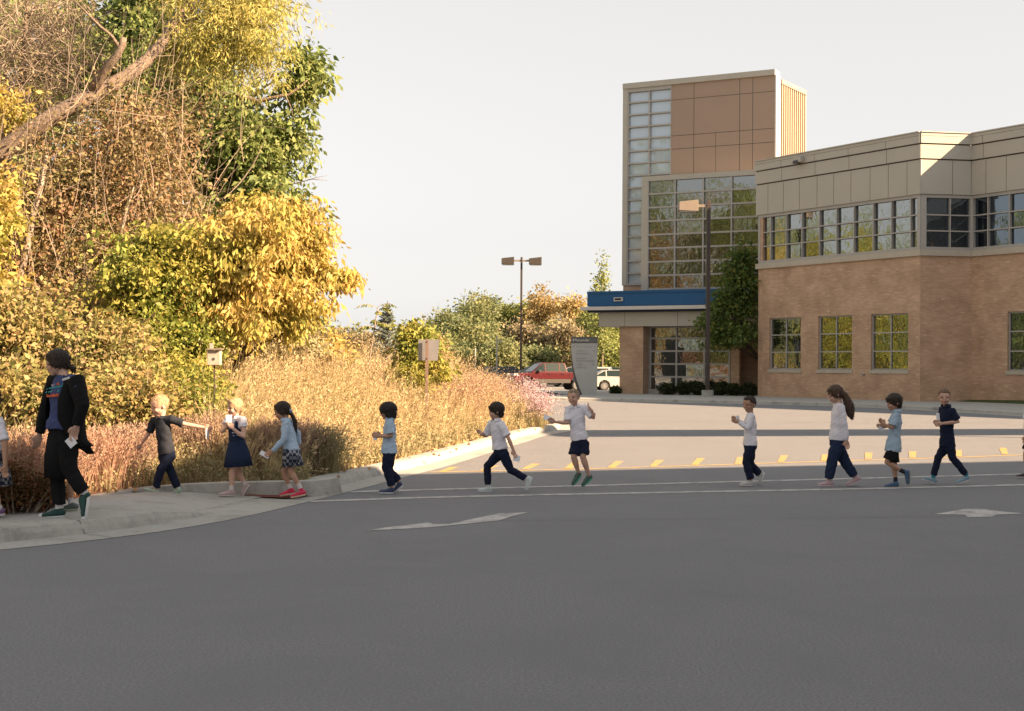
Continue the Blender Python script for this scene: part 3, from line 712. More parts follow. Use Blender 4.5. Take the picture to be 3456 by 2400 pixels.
def tree(name, base, blobs, label, cat, leafm, barkm='bark', tips=500, per=14, spread=0.25, L=0.12, Wd=0.5, r0=0.16, group=None, fork=0.35,
         droop=0.5, shell=2.4, lump=0.35, seed=0, limbs=True, twigs=0, trunk=None, zmin=0.3, tn='trunk', twr=0.006):
    b = Vector(base); root = empty(name, tuple(b), label, cat, group)
    cen = sum((Vector(x[0]) for x in blobs), Vector((0,0,0)))/len(blobs); zt_ = max(x[0][2]+x[1][2] for x in blobs)
    if trunk is None:
        mid = Vector((lerp(b.x, cen.x, 0.5), lerp(b.y, cen.y, 0.5), lerp(b.z, cen.z, 0.55))); top = Vector((cen.x, cen.y, lerp(cen.z, zt_, 0.45)))
        trunk = [b-Vector((0,0,0.2))]+curve_pts(b, mid, 0, 0.06, 4)[1:]+curve_pts(mid, top, 0, 0.08, 4)[1:]
    trunk = [Vector(p) for p in trunk]; m = len(trunk)
    rad = [r0*(1.25 if i == 0 else 1)*(1-0.8*i/(m-1)) for i in range(m)]
    mb = MB(); mb.tube(trunk, rad, 9)
    o, P = crown('crown', blobs, tips, per, spread, L, Wd, leafm, root, droop, shell, lump, seed, zmin=zmin)
    if limbs:
        hub = []
        for bl in blobs:
            c = Vector(bl[0]); zt2 = c.z-0.25*(c-b).length
            i = min(range(1, m), key=lambda j: abs(trunk[j].z-zt2)+0.3*(trunk[j]-c).length)
            p = curve_pts(trunk[i], c, 0.06, 0.1, 5); r = rad[i]*0.55; mb.tube(p, [r*(1-0.75*k/5) for k in range(6)], 6); hub.append((c, r*0.3))
        if twigs:
            for k in range(min(twigs, len(P))):
                q = Vector(P[k]); c, r = min(hub, key=lambda h: (h[0]-q).length)
                mb.tube(curve_pts(c, q, 0.04, 0.12, 3), [max(twr, r*0.8), twr*1.2, twr, twr*0.5], 3, caps=False)
    mb.build(tn, MT[barkm], root, smooth=True)
    return root
def BL_(xd, yd, Y, rx, ry, rz, wgt=1.0): c = D3(xd, yd, Y); return ((c.x, c.y, c.z), (rx, ry, rz), wgt)

# leaves
LM = {}
LM['gold'] = M_leaf('golden_leaf', [(0.52,0.38,0.10),(0.64,0.48,0.15),(0.58,0.48,0.17),(0.66,0.48,0.20),(0.38,0.37,0.10)], patch=[(0.48,0.42,0.12),(0.36,0.38,0.09),(0.60,0.49,0.17)], pscale=0.9, transl=0.45)
LM['yelgreen'] = M_leaf('yellow_green_leaf', [(0.17,0.23,0.05),(0.30,0.33,0.07),(0.12,0.18,0.04),(0.40,0.37,0.09)], patch=[(0.42,0.36,0.09),(0.26,0.28,0.06),(0.46,0.37,0.10)], pscale=0.8)
LM['green'] = M_leaf('green_leaf', [(0.101,0.156,0.048),(0.156,0.221,0.068),(0.218,0.285,0.088),(0.281,0.331,0.128)], patch=[(0.125,0.184,0.056),(0.257,0.304,0.104),(0.312,0.340,0.128)], pscale=0.7, transl=0.35)
LM['willow'] = M_leaf('willow_leaf', [(0.34,0.37,0.12),(0.45,0.44,0.14),(0.50,0.43,0.12),(0.29,0.33,0.12)], patch=[(0.50,0.41,0.12),(0.40,0.41,0.15)], pscale=0.6, transl=0.4)
LM['rust'] = M_leaf('rust_leaf', [(0.27,0.20,0.10),(0.34,0.20,0.11),(0.20,0.18,0.08),(0.42,0.28,0.16),(0.44,0.24,0.16),(0.18,0.19,0.075),(0.36,0.28,0.17)], patch=[(0.24,0.23,0.09),(0.32,0.29,0.13),(0.18,0.16,0.08),(0.38,0.28,0.16)], pscale=1.2)
LM['shrub'] = M_leaf('autumn_shrub_leaf', [(0.378,0.304,0.102),(0.243,0.258,0.085),(0.432,0.331,0.128),(0.180,0.202,0.068),(0.378,0.230,0.111),(0.450,0.396,0.162)], patch=[(0.306,0.313,0.111),(0.207,0.230,0.076),(0.414,0.331,0.145),(0.342,0.230,0.136)], pscale=1.3)
LM['dry'] = M_leaf('grey_dry_leaf', [(0.396,0.342,0.216),(0.306,0.270,0.180),(0.468,0.360,0.216)])
LM['redbush'] = M_leaf('dark_red_leaf', [(0.126,0.077,0.028),(0.196,0.070,0.035),(0.084,0.077,0.028),(0.252,0.112,0.042)])
LM['dark'] = M_leaf('dark_green_leaf', [(0.07,0.12,0.03),(0.10,0.17,0.04),(0.15,0.21,0.05),(0.24,0.24,0.06)], transl=0.35)
LM['hedge'] = M_leaf('hedge_leaf', [(0.024,0.036,0.014),(0.042,0.054,0.022),(0.060,0.072,0.024)], transl=0.15)
LM['far_green'] = M_leaf('far_green_leaf', [(0.144,0.189,0.086),(0.209,0.246,0.115),(0.259,0.279,0.130)], patch=[(0.173,0.205,0.086),(0.302,0.295,0.130)], pscale=0.25)  # far leaf colours are paled in place of distance haze
LM['far_gold'] = M_leaf('far_gold_leaf', [(0.425,0.320,0.128),(0.493,0.361,0.158),(0.340,0.287,0.128),(0.510,0.361,0.150)], patch=[(0.323,0.279,0.128),(0.442,0.312,0.150)], pscale=0.25)
LM['far_brown'] = M_leaf('far_brown_leaf', [(0.296,0.246,0.152),(0.359,0.295,0.184),(0.250,0.238,0.136)])
LM['far_yg'] = M_leaf('far_yg_leaf', [(0.240,0.281,0.090),(0.315,0.340,0.112),(0.188,0.238,0.083)])
LM['spruce'] = M_leaf('spruce_needle', [(0.20,0.26,0.24),(0.28,0.34,0.31),(0.36,0.40,0.37)], transl=0.15)
LM['sumac'] = M_leaf('sumac_leaflet', [(0.135,0.195,0.045),(0.240,0.285,0.075),(0.360,0.330,0.060)])
LM['straw'] = M_leaf('straw', [(0.50,0.38,0.22),(0.58,0.46,0.27),(0.54,0.39,0.25),(0.42,0.35,0.19),(0.64,0.52,0.33)], patch=[(0.42,0.38,0.19),(0.50,0.41,0.22),(0.34,0.31,0.14)], pscale=0.7, transl=0.3)
LM['straw_head'] = M_leaf('seed_head', [(0.55,0.43,0.24),(0.62,0.50,0.29),(0.54,0.41,0.25),(0.44,0.34,0.19)], patch=[(0.54,0.38,0.24),(0.58,0.46,0.27),(0.40,0.34,0.17)], pscale=0.6, transl=0.3)
LM['weed'] = M_leaf('weed', [(0.22,0.23,0.11),(0.32,0.29,0.15),(0.42,0.35,0.20),(0.28,0.22,0.13)], transl=0.25)
LM['coral'] = M_leaf('coral_grass', [(0.48,0.29,0.22),(0.54,0.35,0.26),(0.42,0.25,0.19),(0.50,0.40,0.26)], transl=0.3)
LM['redgrass'] = M_leaf('dusky_red_grass', [(0.38,0.25,0.20),(0.46,0.32,0.25),(0.33,0.22,0.17),(0.42,0.35,0.24)], transl=0.25)
LM['aster'] = M_leaf('aster_flower', [(0.50,0.36,0.42),(0.56,0.42,0.44),(0.44,0.30,0.36)], transl=0.2)
LM['litter'] = M_leaf('fallen_leaf', [(0.504,0.308,0.140),(0.588,0.392,0.196),(0.364,0.196,0.084),(0.616,0.476,0.280)], transl=0.1)

# ------------------------------------------------------------------ the wood on the left
def gz(x, y): return float(hill(np.array([x]), np.array([y]))[0])
# green broadleaf tree
c = D3(430, 800, 33)
tree('green_ash', (c.x, 33, gz(c.x, 33)), [BL_(560,330,32,1.3,1.6,1.3), BL_(600,410,31.5,1.1,1.3,1.0), BL_(520,430,32,1.3,1.5,0.9), BL_(650,470,31.5,0.75,0.9,0.55), BL_(610,300,32,0.8,1.0,0.5), BL_(690,150,32,0.55,0.7,0.45,1.6), BL_(560,470,31.5,1.0,1.1,0.6), BL_(500,300,31.5,1.1,1.2,0.9), BL_(620,500,31.5,0.7,0.8,0.5), BL_(700,190,32,0.3,0.4,0.25,2.0), BL_(660,320,32,0.3,0.4,0.3,1.6),
      BL_(655,210,32,0.4,0.5,0.5), BL_(655,290,32,0.35,0.5,0.25), BL_(640,345,32,0.35,0.5,0.2), BL_(440,330,33,1.4,1.7,1.3), BL_(470,190,33,1.3,1.6,1.5), BL_(340,160,34,1.7,1.8,1.5), BL_(250,90,34,1.5,1.8,1.2), BL_(230,200,33,1.2,1.4,1.0,1.5), BL_(300,230,32.5,0.8,1.0,0.7), BL_(170,140,33,0.8,1.0,0.8), BL_(330,10,34,1.6,1.8,1.2), BL_(480,520,32.5,1.2,1.4,0.8,0.7)],
     'broad green tree with drooping leaf sprays reaching out over the golden tree', 'tree', LM['green'], tips=1350, per=30, spread=0.17, L=0.15, Wd=0.5, r0=0.2, twigs=520, droop=0.9, shell=1.5, lump=0.5, twr=0.010)
# willow with the great leaning trunk
lean = [D3(-60, 420, 27), D3(-10, 352, 27), D3(60, 300, 27), D3(130, 255, 27), D3(205, 215, 27.2), D3(280, 175, 27.4), D3(325, 140, 27.6), D3(352, 110, 27.8), D3(372, 85, 28), D3(385, 55, 28.2), D3(420, 15, 28.5), D3(450, -40, 29), D3(470, -110, 29)]
lb = D3(-150, 520, 26.5); foot = Vector((lb.x-1.2, 26, gz(lb.x-1.2, 26)-0.2))
root = empty('leaning_willow', tuple(foot), 'yellow willow on a thick bare trunk leaning up to the right', 'tree')
tr_ = [foot, foot.lerp(lb, 0.5), lb]+lean
mb = MB(); mb.tube(tr_, [0.30,0.27,0.24,0.215,0.195,0.18,0.165,0.15,0.14,0.125,0.115,0.105,0.10,0.09,0.075,0.06], 10)
def limb(pts, r0, r1, k=6): mb.tube(pts, [lerp(r0, r1, i/(len(pts)-1)) for i in range(len(pts))], k)
limb([D3(205,215,27.2), D3(222,175,27), D3(240,150,26.9), D3(262,125,26.8), D3(275,100,26.8), D3(278,85,26.8)], 0.11, 0.06)
limb([D3(270,110,26.8), D3(250,80,26.7), D3(225,60,26.6), D3(190,25,26.5), D3(160,-5,26.5)], 0.035, 0.015)
limb([D3(385,55,28.2), D3(420,45,28.3), D3(455,65,28.3), D3(490,85,28.3)], 0.03, 0.01)
limb([D3(385,60,28.2), D3(470,-10,28.6), D3(560,-40,28.6)], 0.06, 0.02); limb([D3(372,85,28), D3(440,40,28.6), D3(520,30,28.6), D3(590,60,28.6)], 0.05, 0.015)
bl = [BL_(520,40,28.6,1.5,1.5,1.2), BL_(450,100,28.6,0.9,1.1,0.8), BL_(560,120,28.8,0.9,1.0,0.8), BL_(610,170,28.8,0.25,0.4,0.3), BL_(480,-60,29,1.7,1.6,1.2), BL_(575,10,28.8,0.7,0.9,0.7), BL_(400,120,29,0.6,0.8,0.5)]
_, P = crown('crown', bl, 850, 36, 0.17, 0.115, 0.2, LM['willow'], root, droop=1.1, shell=1.6, lump=0.45)
for k in range(260):
    q = Vector(P[k]); c = min((Vector(b[0]) for b in bl), key=lambda h: (h-q).length); mb.tube(curve_pts(c, q, 0.05, 0.12, 3), [0.014, 0.01, 0.007, 0.004], 3, caps=False)
mb.build('trunk', MT['bark'], root, smooth=True)
# forked branch of the green tree against the sky
br = bpy.data.objects['green_ash']
mb = MB(); limb([D3(430,260,32), D3(480,212,31.5), D3(520,214,31.3), D3(560,222,31.2), D3(580,228,31.2), D3(620,218,31.1), D3(650,212,31.1), D3(672,195,31.1), D3(690,180,31.1)], 0.085, 0.012, 7)
limb([D3(575,226,31.2), D3(590,236,31.1), D3(600,244,31)], 0.02, 0.004); limb([D3(640,213,31.1), D3(652,240,31.1), D3(660,270,31.2)], 0.02, 0.006)
limb([D3(560,420,31.4), D3(660,412,31), D3(700,402,31), D3(735,405,31)], 0.02, 0.004); limb([D3(690,404,31), D3(712,398,31), D3(735,394,31)], 0.008, 0.003)
mb.build('branch', MT['bark'], br, smooth=True)
# fine leafless tree upper left
c = D3(70, 800, 30); foot = Vector((c.x-1.5, 29.5, gz(c.x-1.5, 29.5)))
root = empty('leafless_tree', tuple(foot), 'grey leafless tree with a haze of fine twigs, left of the leaning willow', 'tree')
mb = MB(); hub = [D3(20,330,29.5), D3(60,230,29.5), D3(110,150,29.3), D3(40,100,29.5), D3(130,60,29.4), D3(-30,200,29.6), D3(-20,40,29.6)]
tk = [foot, D3(-60,700,29.6), D3(-40,520,29.6), D3(20,330,29.5), D3(50,180,29.5), D3(60,20,29.5), D3(70,-80,29.5)]; mb.tube(tk, [0.17,0.14,0.12,0.09,0.06,0.04,0.02], 8)
for h in hub: mb.tube(curve_pts(tk[3], h, 0.1, 0.12, 4), [0.05,0.035,0.025,0.018,0.012], 5)
mb.build('trunk', MT['bark'], root, smooth=True)
mb = MB()
for k in range(2100):
    h = rnd.choice(hub); a = Vector(h)+Vector((rnd.gauss(0,.5), rnd.gauss(0,.5), rnd.gauss(0,.5)))
    d = Vector((rnd.gauss(0.35,.7), rnd.gauss(0,.6), rnd.gauss(0.0,.55))); L_ = rnd.uniform(0.4,1.2); r = rnd.uniform(0.004,0.010)
    mb.tube(curve_pts(a, a+d.normalized()*L_, rnd.uniform(-.1,.2), 0.15, 4), [r,r*.9,r*.7,r*.5,r*.3], 3, caps=False)
mb.build('twigs', MT['twig'], root)
crown('crown', [BL_(60,200,29.5,1.2,1.2,1.4), BL_(90,60,29.5,1.2,1.2,1.0), BL_(30,420,29.5,0.7,0.8,0.6)], 300, 12, 0.2, 0.08, 0.35, LM['dry'], root)
# vine thicket
c = D3(200, 900, 27)
root = empty('vine_thicket', (c.x, 27, gz(c.x, 27)), 'rust-brown tangle of vines and small leaves between leaning trunk and golden tree', 'thicket')
bl = [BL_(330,300,27.5,1.0,1.1,1.0), BL_(260,330,27.3,1.3,1.2,1.0), BL_(200,400,27,1.4,1.2,1.3), BL_(120,450,27,1.3,1.2,1.5), BL_(300,450,27.5,1.4,1.2,1.2), BL_(350,420,28,1.1,1.2,1.2), BL_(340,310,28.5,0.8,1.0,0.8),
      BL_(200,560,26.8,1.5,1.2,1.2), BL_(80,620,26.6,1.3,1.2,1.4), BL_(420,480,28.4,0.7,1.0,0.5,0.6), BL_(230,690,26.6,1.2,1.1,1.0), BL_(20,520,27,0.9,1.2,1.4), BL_(340,560,27.4,0.8,1.0,0.6), BL_(390,230,29,0.5,0.8,0.5), BL_(120,760,26.3,1.3,1.1,1.0), BL_(310,770,26.6,1.0,1.0,0.9)]
crown('crown', bl, 2100, 22, 0.24, 0.075, 0.6, LM['rust'], root, droop=0.5, shell=1.5, lump=0.45)
mb = MB()
for k in range(430):
    b_ = rnd.choice(bl); c = Vector(b_[0]); a = c+Vector((rnd.gauss(0,b_[1][0]*.6), rnd.gauss(-.5,.6), rnd.gauss(0,b_[1][2]*.6)))
    if rnd.random() < 0.5: d = Vector((rnd.gauss(0.15,.35), rnd.gauss(0,.3), 1)); L_ = rnd.uniform(0.8,2.6)
    else: d = Vector((rnd.gauss(0,1), rnd.gauss(0,.5), rnd.gauss(0,.4))); L_ = rnd.uniform(0.6,2.0)
    r = rnd.uniform(0.004,0.009); mb.tube(curve_pts(a, a+d.normalized()*L_, rnd.uniform(-.12,.12), 0.10, 6), [r*(1-.12*i) for i in range(7)], 3, caps=False)
mb.tube([D3(40,640,26), D3(60,560,26), D3(75,480,26.1), D3(92,420,26.2), D3(98,385,26.3), D3(104,350,26.4)], [0.06,0.06,0.05,0.045,0.04,0.03], 7)
mb.tube([D3(300,420,26.6), D3(285,470,26.5), D3(270,530,26.4), D3(255,560,26.4)], [0.02,0.03,0.03,0.02], 5)
mb.build('stems', MT['twig'], root)
# golden tree and its green neighbour
c = D3(480, 800, 26.5)
tree('golden_tree', (c.x, 26.5, gz(c.x, 26.5)), [BL_(610,560,25.6,0.95,1.1,0.75), BL_(540,620,25.2,1.0,1.1,0.8), BL_(460,600,25.2,0.9,1.0,0.75), BL_(620,470,25.8,0.35,0.5,0.25), BL_(670,530,25.8,0.5,0.6,0.45), BL_(690,600,25.8,0.4,0.5,0.35), BL_(735,628,25.8,0.34,0.35,0.12,2.2), BL_(780,630,25.8,0.18,0.2,0.06,5), BL_(695,560,25.8,0.35,0.4,0.4,1.3), BL_(560,560,25.2,0.9,0.9,0.6),
      BL_(620,680,25.4,0.8,0.9,0.5), BL_(520,720,25.1,0.9,1.0,0.45), BL_(440,700,25.1,0.7,0.9,0.5), BL_(690,695,25.6,0.35,0.4,0.15), BL_(520,540,25.4,0.7,0.8,0.4), BL_(740,690,25.7,0.10,0.2,0.05,2.5), BL_(590,500,25.6,0.5,0.6,0.4), BL_(660,740,25.6,0.3,0.4,0.15)],
     'bright golden maple spreading over the prairie grass', 'tree', LM['gold'], 'bark_dark', tips=1000, per=34, spread=0.125, L=0.13, Wd=0.36, r0=0.12, twigs=420, droop=1.6, shell=1.7, lump=0.5, twr=0.006)
c = D3(330, 880, 25)
tree('green_maple', (c.x, 25, gz(c.x, 25)), [BL_(330,600,24.6,0.8,0.9,0.6), BL_(300,680,24.4,0.8,0.9,0.6), BL_(390,640,24.6,0.7,0.8,0.8), BL_(360,760,24.3,0.9,0.9,0.5), BL_(440,780,24.4,0.6,0.8,0.4), BL_(410,570,24.8,0.45,0.6,0.4), BL_(270,740,24.3,0.5,0.7,0.4), BL_(350,540,24.8,0.35,0.5,0.2)],
     'yellow-green maple between the vine thicket and the golden maple', 'tree', LM['yelgreen'], 'bark_dark', tips=800, per=24, spread=0.15, L=0.095, Wd=0.55, r0=0.10, twigs=200, droop=0.8, shell=1.6, lump=0.5)
# yellow tree at the very left
c = D3(-60, 900, 24.5)
tree('yellow_sapling', (c.x, 24.5, gz(c.x, 24.5)), [BL_(0,420,24.5,0.42,0.6,0.35), BL_(10,480,24.5,0.35,0.5,0.3), BL_(-60,500,24.5,0.8,0.8,0.9), BL_(10,250,28,0.5,0.6,0.5), BL_(-40,620,24.5,0.6,0.8,0.8), BL_(15,690,24.3,0.5,0.7,0.5)],
     'bright yellow sapling at the left edge', 'tree', LM['gold'], tips=260, per=22, spread=0.14, L=0.12, Wd=0.5, r0=0.06, twigs=60, twr=0.005)
# autumn shrubs along the bottom of the wood
def shrub(name, spec, label, m, tips, per=16, L=0.09, spread=0.14, stems=26, group=None, Wd=0.6, bark='twig', cat='shrub', droop=0.4, shell=1.8):
    b0 = Vector(spec[0][0]); g_ = gz(b0.x, b0.y); g_ = g_ if g_ > 0 else 0.12
    root = empty(name, (b0.x, b0.y, g_), label, cat, group)
    crown('foliage', spec, tips, per, spread, L, Wd, LM[m], root, droop=droop, shell=shell, zmin=g_+0.02)
    mb = MB()
    for k in range(stems):
        b_ = rnd.choice(spec); c = Vector(b_[0]); q = c+Vector((rnd.uniform(-1,1)*b_[1][0], rnd.uniform(-1,1)*b_[1][1], rnd.uniform(-.2,1)*b_[1][2]))
        a = Vector((lerp(b0.x, q.x, 0.4), lerp(b0.y, q.y, 0.4), g_-0.05)); mb.tube(curve_pts(a, q, 0, 0.1, 5), [0.014,0.012,0.010,0.008,0.006,0.003], 4, caps=False)
    mb.build('stems', MT[bark], root)
    return root
g_ = 'autumn shrubs below the trees'
shrub('autumn_shrub', [BL_(60,800,22.5,1.0,0.8,0.9), BL_(-40,850,22.3,0.9,0.8,0.9), BL_(120,880,22.2,0.8,0.7,0.5), BL_(20,720,22.8,0.9,0.8,0.6), BL_(30,940,22,0.9,0.6,0.4)], 'large yellow and orange shrub behind the woman in the black cardigan', 'shrub', 1100, 20, 0.095, group=g_, stems=70)
shrub('autumn_shrub', [BL_(210,830,22.7,0.8,0.8,0.8), BL_(290,880,22.4,0.7,0.7,0.5), BL_(220,910,22.2,0.9,0.6,0.4), BL_(250,780,22.9,0.6,0.7,0.5)], 'orange-flecked shrub under the yellow-green maple', 'shrub', 800, 20, 0.085, group=g_, stems=60)
shrub('autumn_shrub', [BL_(380,850,22.8,0.7,0.7,0.45), BL_(420,900,22.4,0.7,0.7,0.3), BL_(330,910,22.3,0.6,0.6,0.3)], 'low green-gold shrub left of the birdhouse pole', 'yelgreen', 420, 20, 0.07, group=g_, stems=30)
shrub('autumn_shrub', [BL_(560,790,30,1.0,0.9,0.4), BL_(640,780,30.5,0.9,0.9,0.4), BL_(500,800,29.5,0.8,0.9,0.35)], 'dull olive shrub behind the birdhouse', 'weed', 420, 18, 0.09, group=g_, stems=30)
shrub('autumn_shrub', [BL_(725,775,33,0.45,0.6,0.35), BL_(745,800,33,0.45,0.6,0.25)], 'small bright yellow shrub left of the blue spruce', 'gold', 170, 18, 0.085, group=g_, stems=14)
shrub('autumn_shrub', [BL_(660,735,36,0.8,0.8,0.5), BL_(600,760,36,0.9,0.8,0.4)], 'grey-green shrub under the right end of the golden maple', 'far_green', 300, 16, 0.10, group=g_, stems=16)
shrub('autumn_shrub', [BL_(935,800,31.5,0.42,0.6,0.50), BL_(945,770,31.5,0.38,0.5,0.30), BL_(925,850,31,0.45,0.6,0.4), BL_(975,830,31.3,0.28,0.4,0.2), BL_(925,750,31.8,0.2,0.4,0.2)], 'yellow-green leafy shrub beside the blank metal sign', 'yelgreen', 430, 18, 0.115, group=g_, stems=30, Wd=0.42, droop=0.9)
shrub('autumn_shrub', [BL_(800,775,44,1.5,1.0,0.45), BL_(760,780,44,1.4,1.0,0.4)], 'tan shrub behind the sumac and the blue spruce', 'far_brown', 420, 16, 0.10, group=g_, stems=20)
shrub('autumn_shrub', [BL_(40,900,19.5,0.8,0.6,0.35), BL_(130,910,19.3,0.6,0.6,0.3), BL_(-30,880,19.5,0.7,0.6,0.4)], 'low yellow-flecked shrub behind the coral grass at the left edge', 'shrub', 620, 20, 0.075, group=g_, stems=40)
shrub('autumn_shrub', [BL_(240,915,19.6,0.6,0.6,0.3), BL_(330,905,19.8,0.6,0.6,0.28), BL_(290,870,20.4,0.6,0.6,0.3)], 'low orange-green shrub between the woman and the boy with spread arms', 'shrub', 560, 20, 0.07, group=g_, stems=40)
shrub('autumn_shrub', [BL_(400,890,20.6,0.45,0.5,0.22), BL_(440,870,21.2,0.4,0.5,0.2)], 'small yellow-green shrub just left of the birdhouse pole', 'yelgreen', 260, 18, 0.06, group=g_, stems=20)
# dark bush by the pavement, lower left
shrub('dark_red_bush', [BL_(40,1105,14.6,0.30,0.4,0.13), BL_(90,1095,14.8,0.20,0.35,0.12), BL_(-20,1090,14.6,0.35,0.4,0.2), BL_(25,1060,14.8,0.16,0.2,0.08), BL_(110,1110,14.6,0.12,0.25,0.08)], 'low dark red-brown bush at the edge of the pavement', 'redbush', 620, 14, 0.042, 0.055, stems=40, shell=1.6)

# sumac: drooping compound leaves
def sumac(px, py, Y, hgt, label, n=9):
    c = D3(px, py, Y); g_ = gz(c.x, Y); root = empty('sumac_sapling', (c.x, Y, g_), label, 'sapling', 'sumac saplings')
    mb = MB(); top = Vector((c.x+0.1, Y, c.z)); st = [Vector((c.x-0.25, Y, g_-0.1)), Vector((c.x-0.1, Y, lerp(g_, c.z, 0.5))), top]; mb.tube(st, [0.022,0.018,0.012], 5)
    C = []; D = []; Ls = []
    for k in range(n):
        a = k*2.4+rnd.random(); h = rnd.uniform(-0.55, 0.05)*hgt; o = top+Vector((0, 0, h)); ln = rnd.uniform(0.45, 0.7)*hgt
        dirv = Vector((math.cos(a), 0.5*math.sin(a), 0.75)); pts = []
        for i in range(10):
            t = i/9; pts.append(o+dirv*ln*t+Vector((0, 0, -0.75*ln*t*t)))
        mb.tube(pts, [0.008]*9+[0.003], 3, caps=False)
        for i in range(2, 10):
            tt = (pts[i]-pts[i-1]).normalized(); sd = tt.cross(Vector((0, 0, 1))).normalized()
            for s in (-1, 1):
                d = (sd*s*0.8+tt*0.4+Vector((0, 0, -0.7))).normalized(); L_ = 0.13*hgt*math.sin(math.pi*(0.15+0.75*i/9)); C.append(pts[i]+d*L_*0.5); D.append(d); Ls.append(L_)
    V, Q = leaf_quads(np.array([tuple(x) for x in C]), np.array([tuple(x) for x in D]), np.array(Ls), 0.34); link('foliage', np_mesh('foliage', V, Q), root, LM['sumac'])
    mb.build('stem', MT['twig'], root)
sumac(838, 690, 34, 1.05, 'tall thin sumac sapling standing against the sky', 11)
sumac(700, 735, 34, 0.7, 'short dark sumac sapling right of the golden maple', 8)
# blue spruce
c = D3(868, 870, 40); Yb = 40; g_ = gz(c.x, Yb); zt_ = D3(868, 675, Yb).z
root = empty('blue_spruce', (c.x, Yb, g_), 'small blue-grey spruce with a bare leader', 'tree')
mb = MB(); mb.tube([(c.x, Yb, g_-0.1), (c.x, Yb, zt_)], [0.07, 0.008], 6)
C = []; D = []; Ls = []
hh_ = zt_-g_
for i in range(300):
    t = rnd.random()**0.85; z = g_+hh_*(0.06+0.88*t); a = rnd.uniform(0, 6.283); ln = (0.95*(1-t)+0.06)*1.0*rnd.uniform(0.75, 1.1)
    o = Vector((c.x, Yb, z)); d = Vector((math.cos(a), math.sin(a), 0.10+0.35*t)); mb.tube([o, o+d*ln], [0.012, 0.004], 3, caps=False)
    for j in range(60):
        s = rnd.uniform(0.15, 1); p = o+d*ln*s; dd = (d*0.8+Vector((rnd.gauss(0,.6), rnd.gauss(0,.6), rnd.gauss(0.15,.4)))).normalized(); L_ = rnd.uniform(0.04, 0.085)
        C.append(tuple(p+dd*L_*0.5)); D.append(tuple(dd)); Ls.append(L_)
V, Q = leaf_quads(np.array(C), np.array(D), np.array(Ls), 0.28); link('crown', np_mesh('crown', V, Q), root, LM['spruce'])
mb.build('trunk', MT['bark_dark'], root)

# ------------------------------------------------------------------ far trees beyond the car park, and the wood the windows mirror
def far(xd, top, Y, wpx, m, label, base_yd=826, seed=0, tips=260, per=26, L=0.29, name='far_tree', sp=0.46, cat='tree', lump=0.3, narrow=1.0):
    c = D3(xd, base_yd, Y); zt_ = D3(xd, top, Y).z; R_ = wpx/3191*Y/2; hgt = zt_*0.94
    bl = []
    for k in range(7):
        a = k*0.9+seed; rr_ = R_*rnd.uniform(0.45, 0.62)
        bl.append(((c.x+R_*0.5*math.cos(a*2.1)*(0.9 if k < 5 else 0.4), Y+R_*0.5*math.sin(a*2.1), hgt*rnd.uniform(0.35, 0.62) if k < 5 else hgt-rr_*1.1), (rr_, rr_, rr_*rnd.uniform(0.9, 1.25)*narrow)))
    bl.append(((c.x, Y, hgt*0.30), (R_*0.8, R_*0.8, hgt*0.28)))
    return tree(name, (c.x, Y, -0.1), bl, label, cat, LM[m], 'bark_dark', tips=tips, per=per, spread=sp, L=L, Wd=0.6, r0=0.28, seed=seed, group='trees beyond the car park', droop=0.2, zmin=0.1, lump=lump, shell=1.9, twigs=30, twr=0.03)
far(1055, 652, 150, 170, 'far_green', 'broad grey-green tree, tallest left of the twin-headed lamp', seed=1, tips=620)
far(1090, 650, 156, 80, 'far_green', 'slim grey-green tree with a pale tip just left of the twin-headed lamp', seed=21, tips=330)
far(1000, 690, 145, 120, 'far_green', 'rounded green tree at the left end of the tall tree row', seed=2, tips=430)
far(1130, 668, 158, 120, 'far_yg', 'olive tree directly left of the twin-headed lamp', seed=3, tips=480)
far(1175, 664, 160, 90, 'far_yg', 'pale olive tree directly behind the twin-headed lamp pole', seed=31, tips=400)
far(1215, 640, 155, 140, 'far_gold', 'tall orange-gold tree right of the twin-headed lamp', seed=4, tips=640)
far(1290, 648, 150, 110, 'far_gold', 'golden tree behind the left end of the blue canopy', seed=5, tips=520)
far(1180, 715, 142, 120, 'far_brown', 'brown half-bare tree behind the red pickup', seed=6, tips=400)
far(1258, 700, 140, 120, 'far_brown', 'tan tree directly left of the directory sign', seed=7, tips=420)
far(1365, 700, 128, 110, 'far_yg', 'yellow-green tree behind the directory sign and brick pier', seed=8, tips=480)
far(1330, 685, 135, 80, 'far_yg', 'light green tree seen under the blue canopy', seed=15, tips=360)
far(1090, 735, 138, 140, 'far_green', 'low green tree in front of the tall grey-green one', seed=9, tips=460)
far(1010, 755, 132, 120, 'far_green', 'low dark green tree right of the blank metal sign', seed=19, tips=380)
far(1130, 760, 130, 130, 'far_green', 'low bushy green tree beside the camera pole', seed=20, tips=380)
far(1200, 770, 132, 110, 'far_green', 'low green tree behind the black saloon', seed=22, tips=320)
far(935, 710, 190, 140, 'far_brown', 'pale pinkish bare tree on the skyline', seed=10, tips=300)
far(780, 722, 120, 150, 'far_green', 'olive tree behind the sumac sapling', seed=11, tips=380)
far(690, 700, 115, 110, 'far_yg', 'pale tree right behind the end of the golden maple', seed=12, tips=360)
far(870, 735, 130, 150, 'far_green', 'low green tree behind the blue spruce', seed=13, tips=380)
far(960, 735, 125, 120, 'far_gold', 'small orange-tipped tree behind the blank metal sign', seed=14, tips=340)
far(1045, 700, 140, 150, 'far_green', 'wide olive tree filling the row below the tallest grey-green tree', seed=41, tips=460)
far(975, 745, 138, 150, 'far_yg', 'low yellow-green tree at the far left of the tree row', seed=42, tips=400)
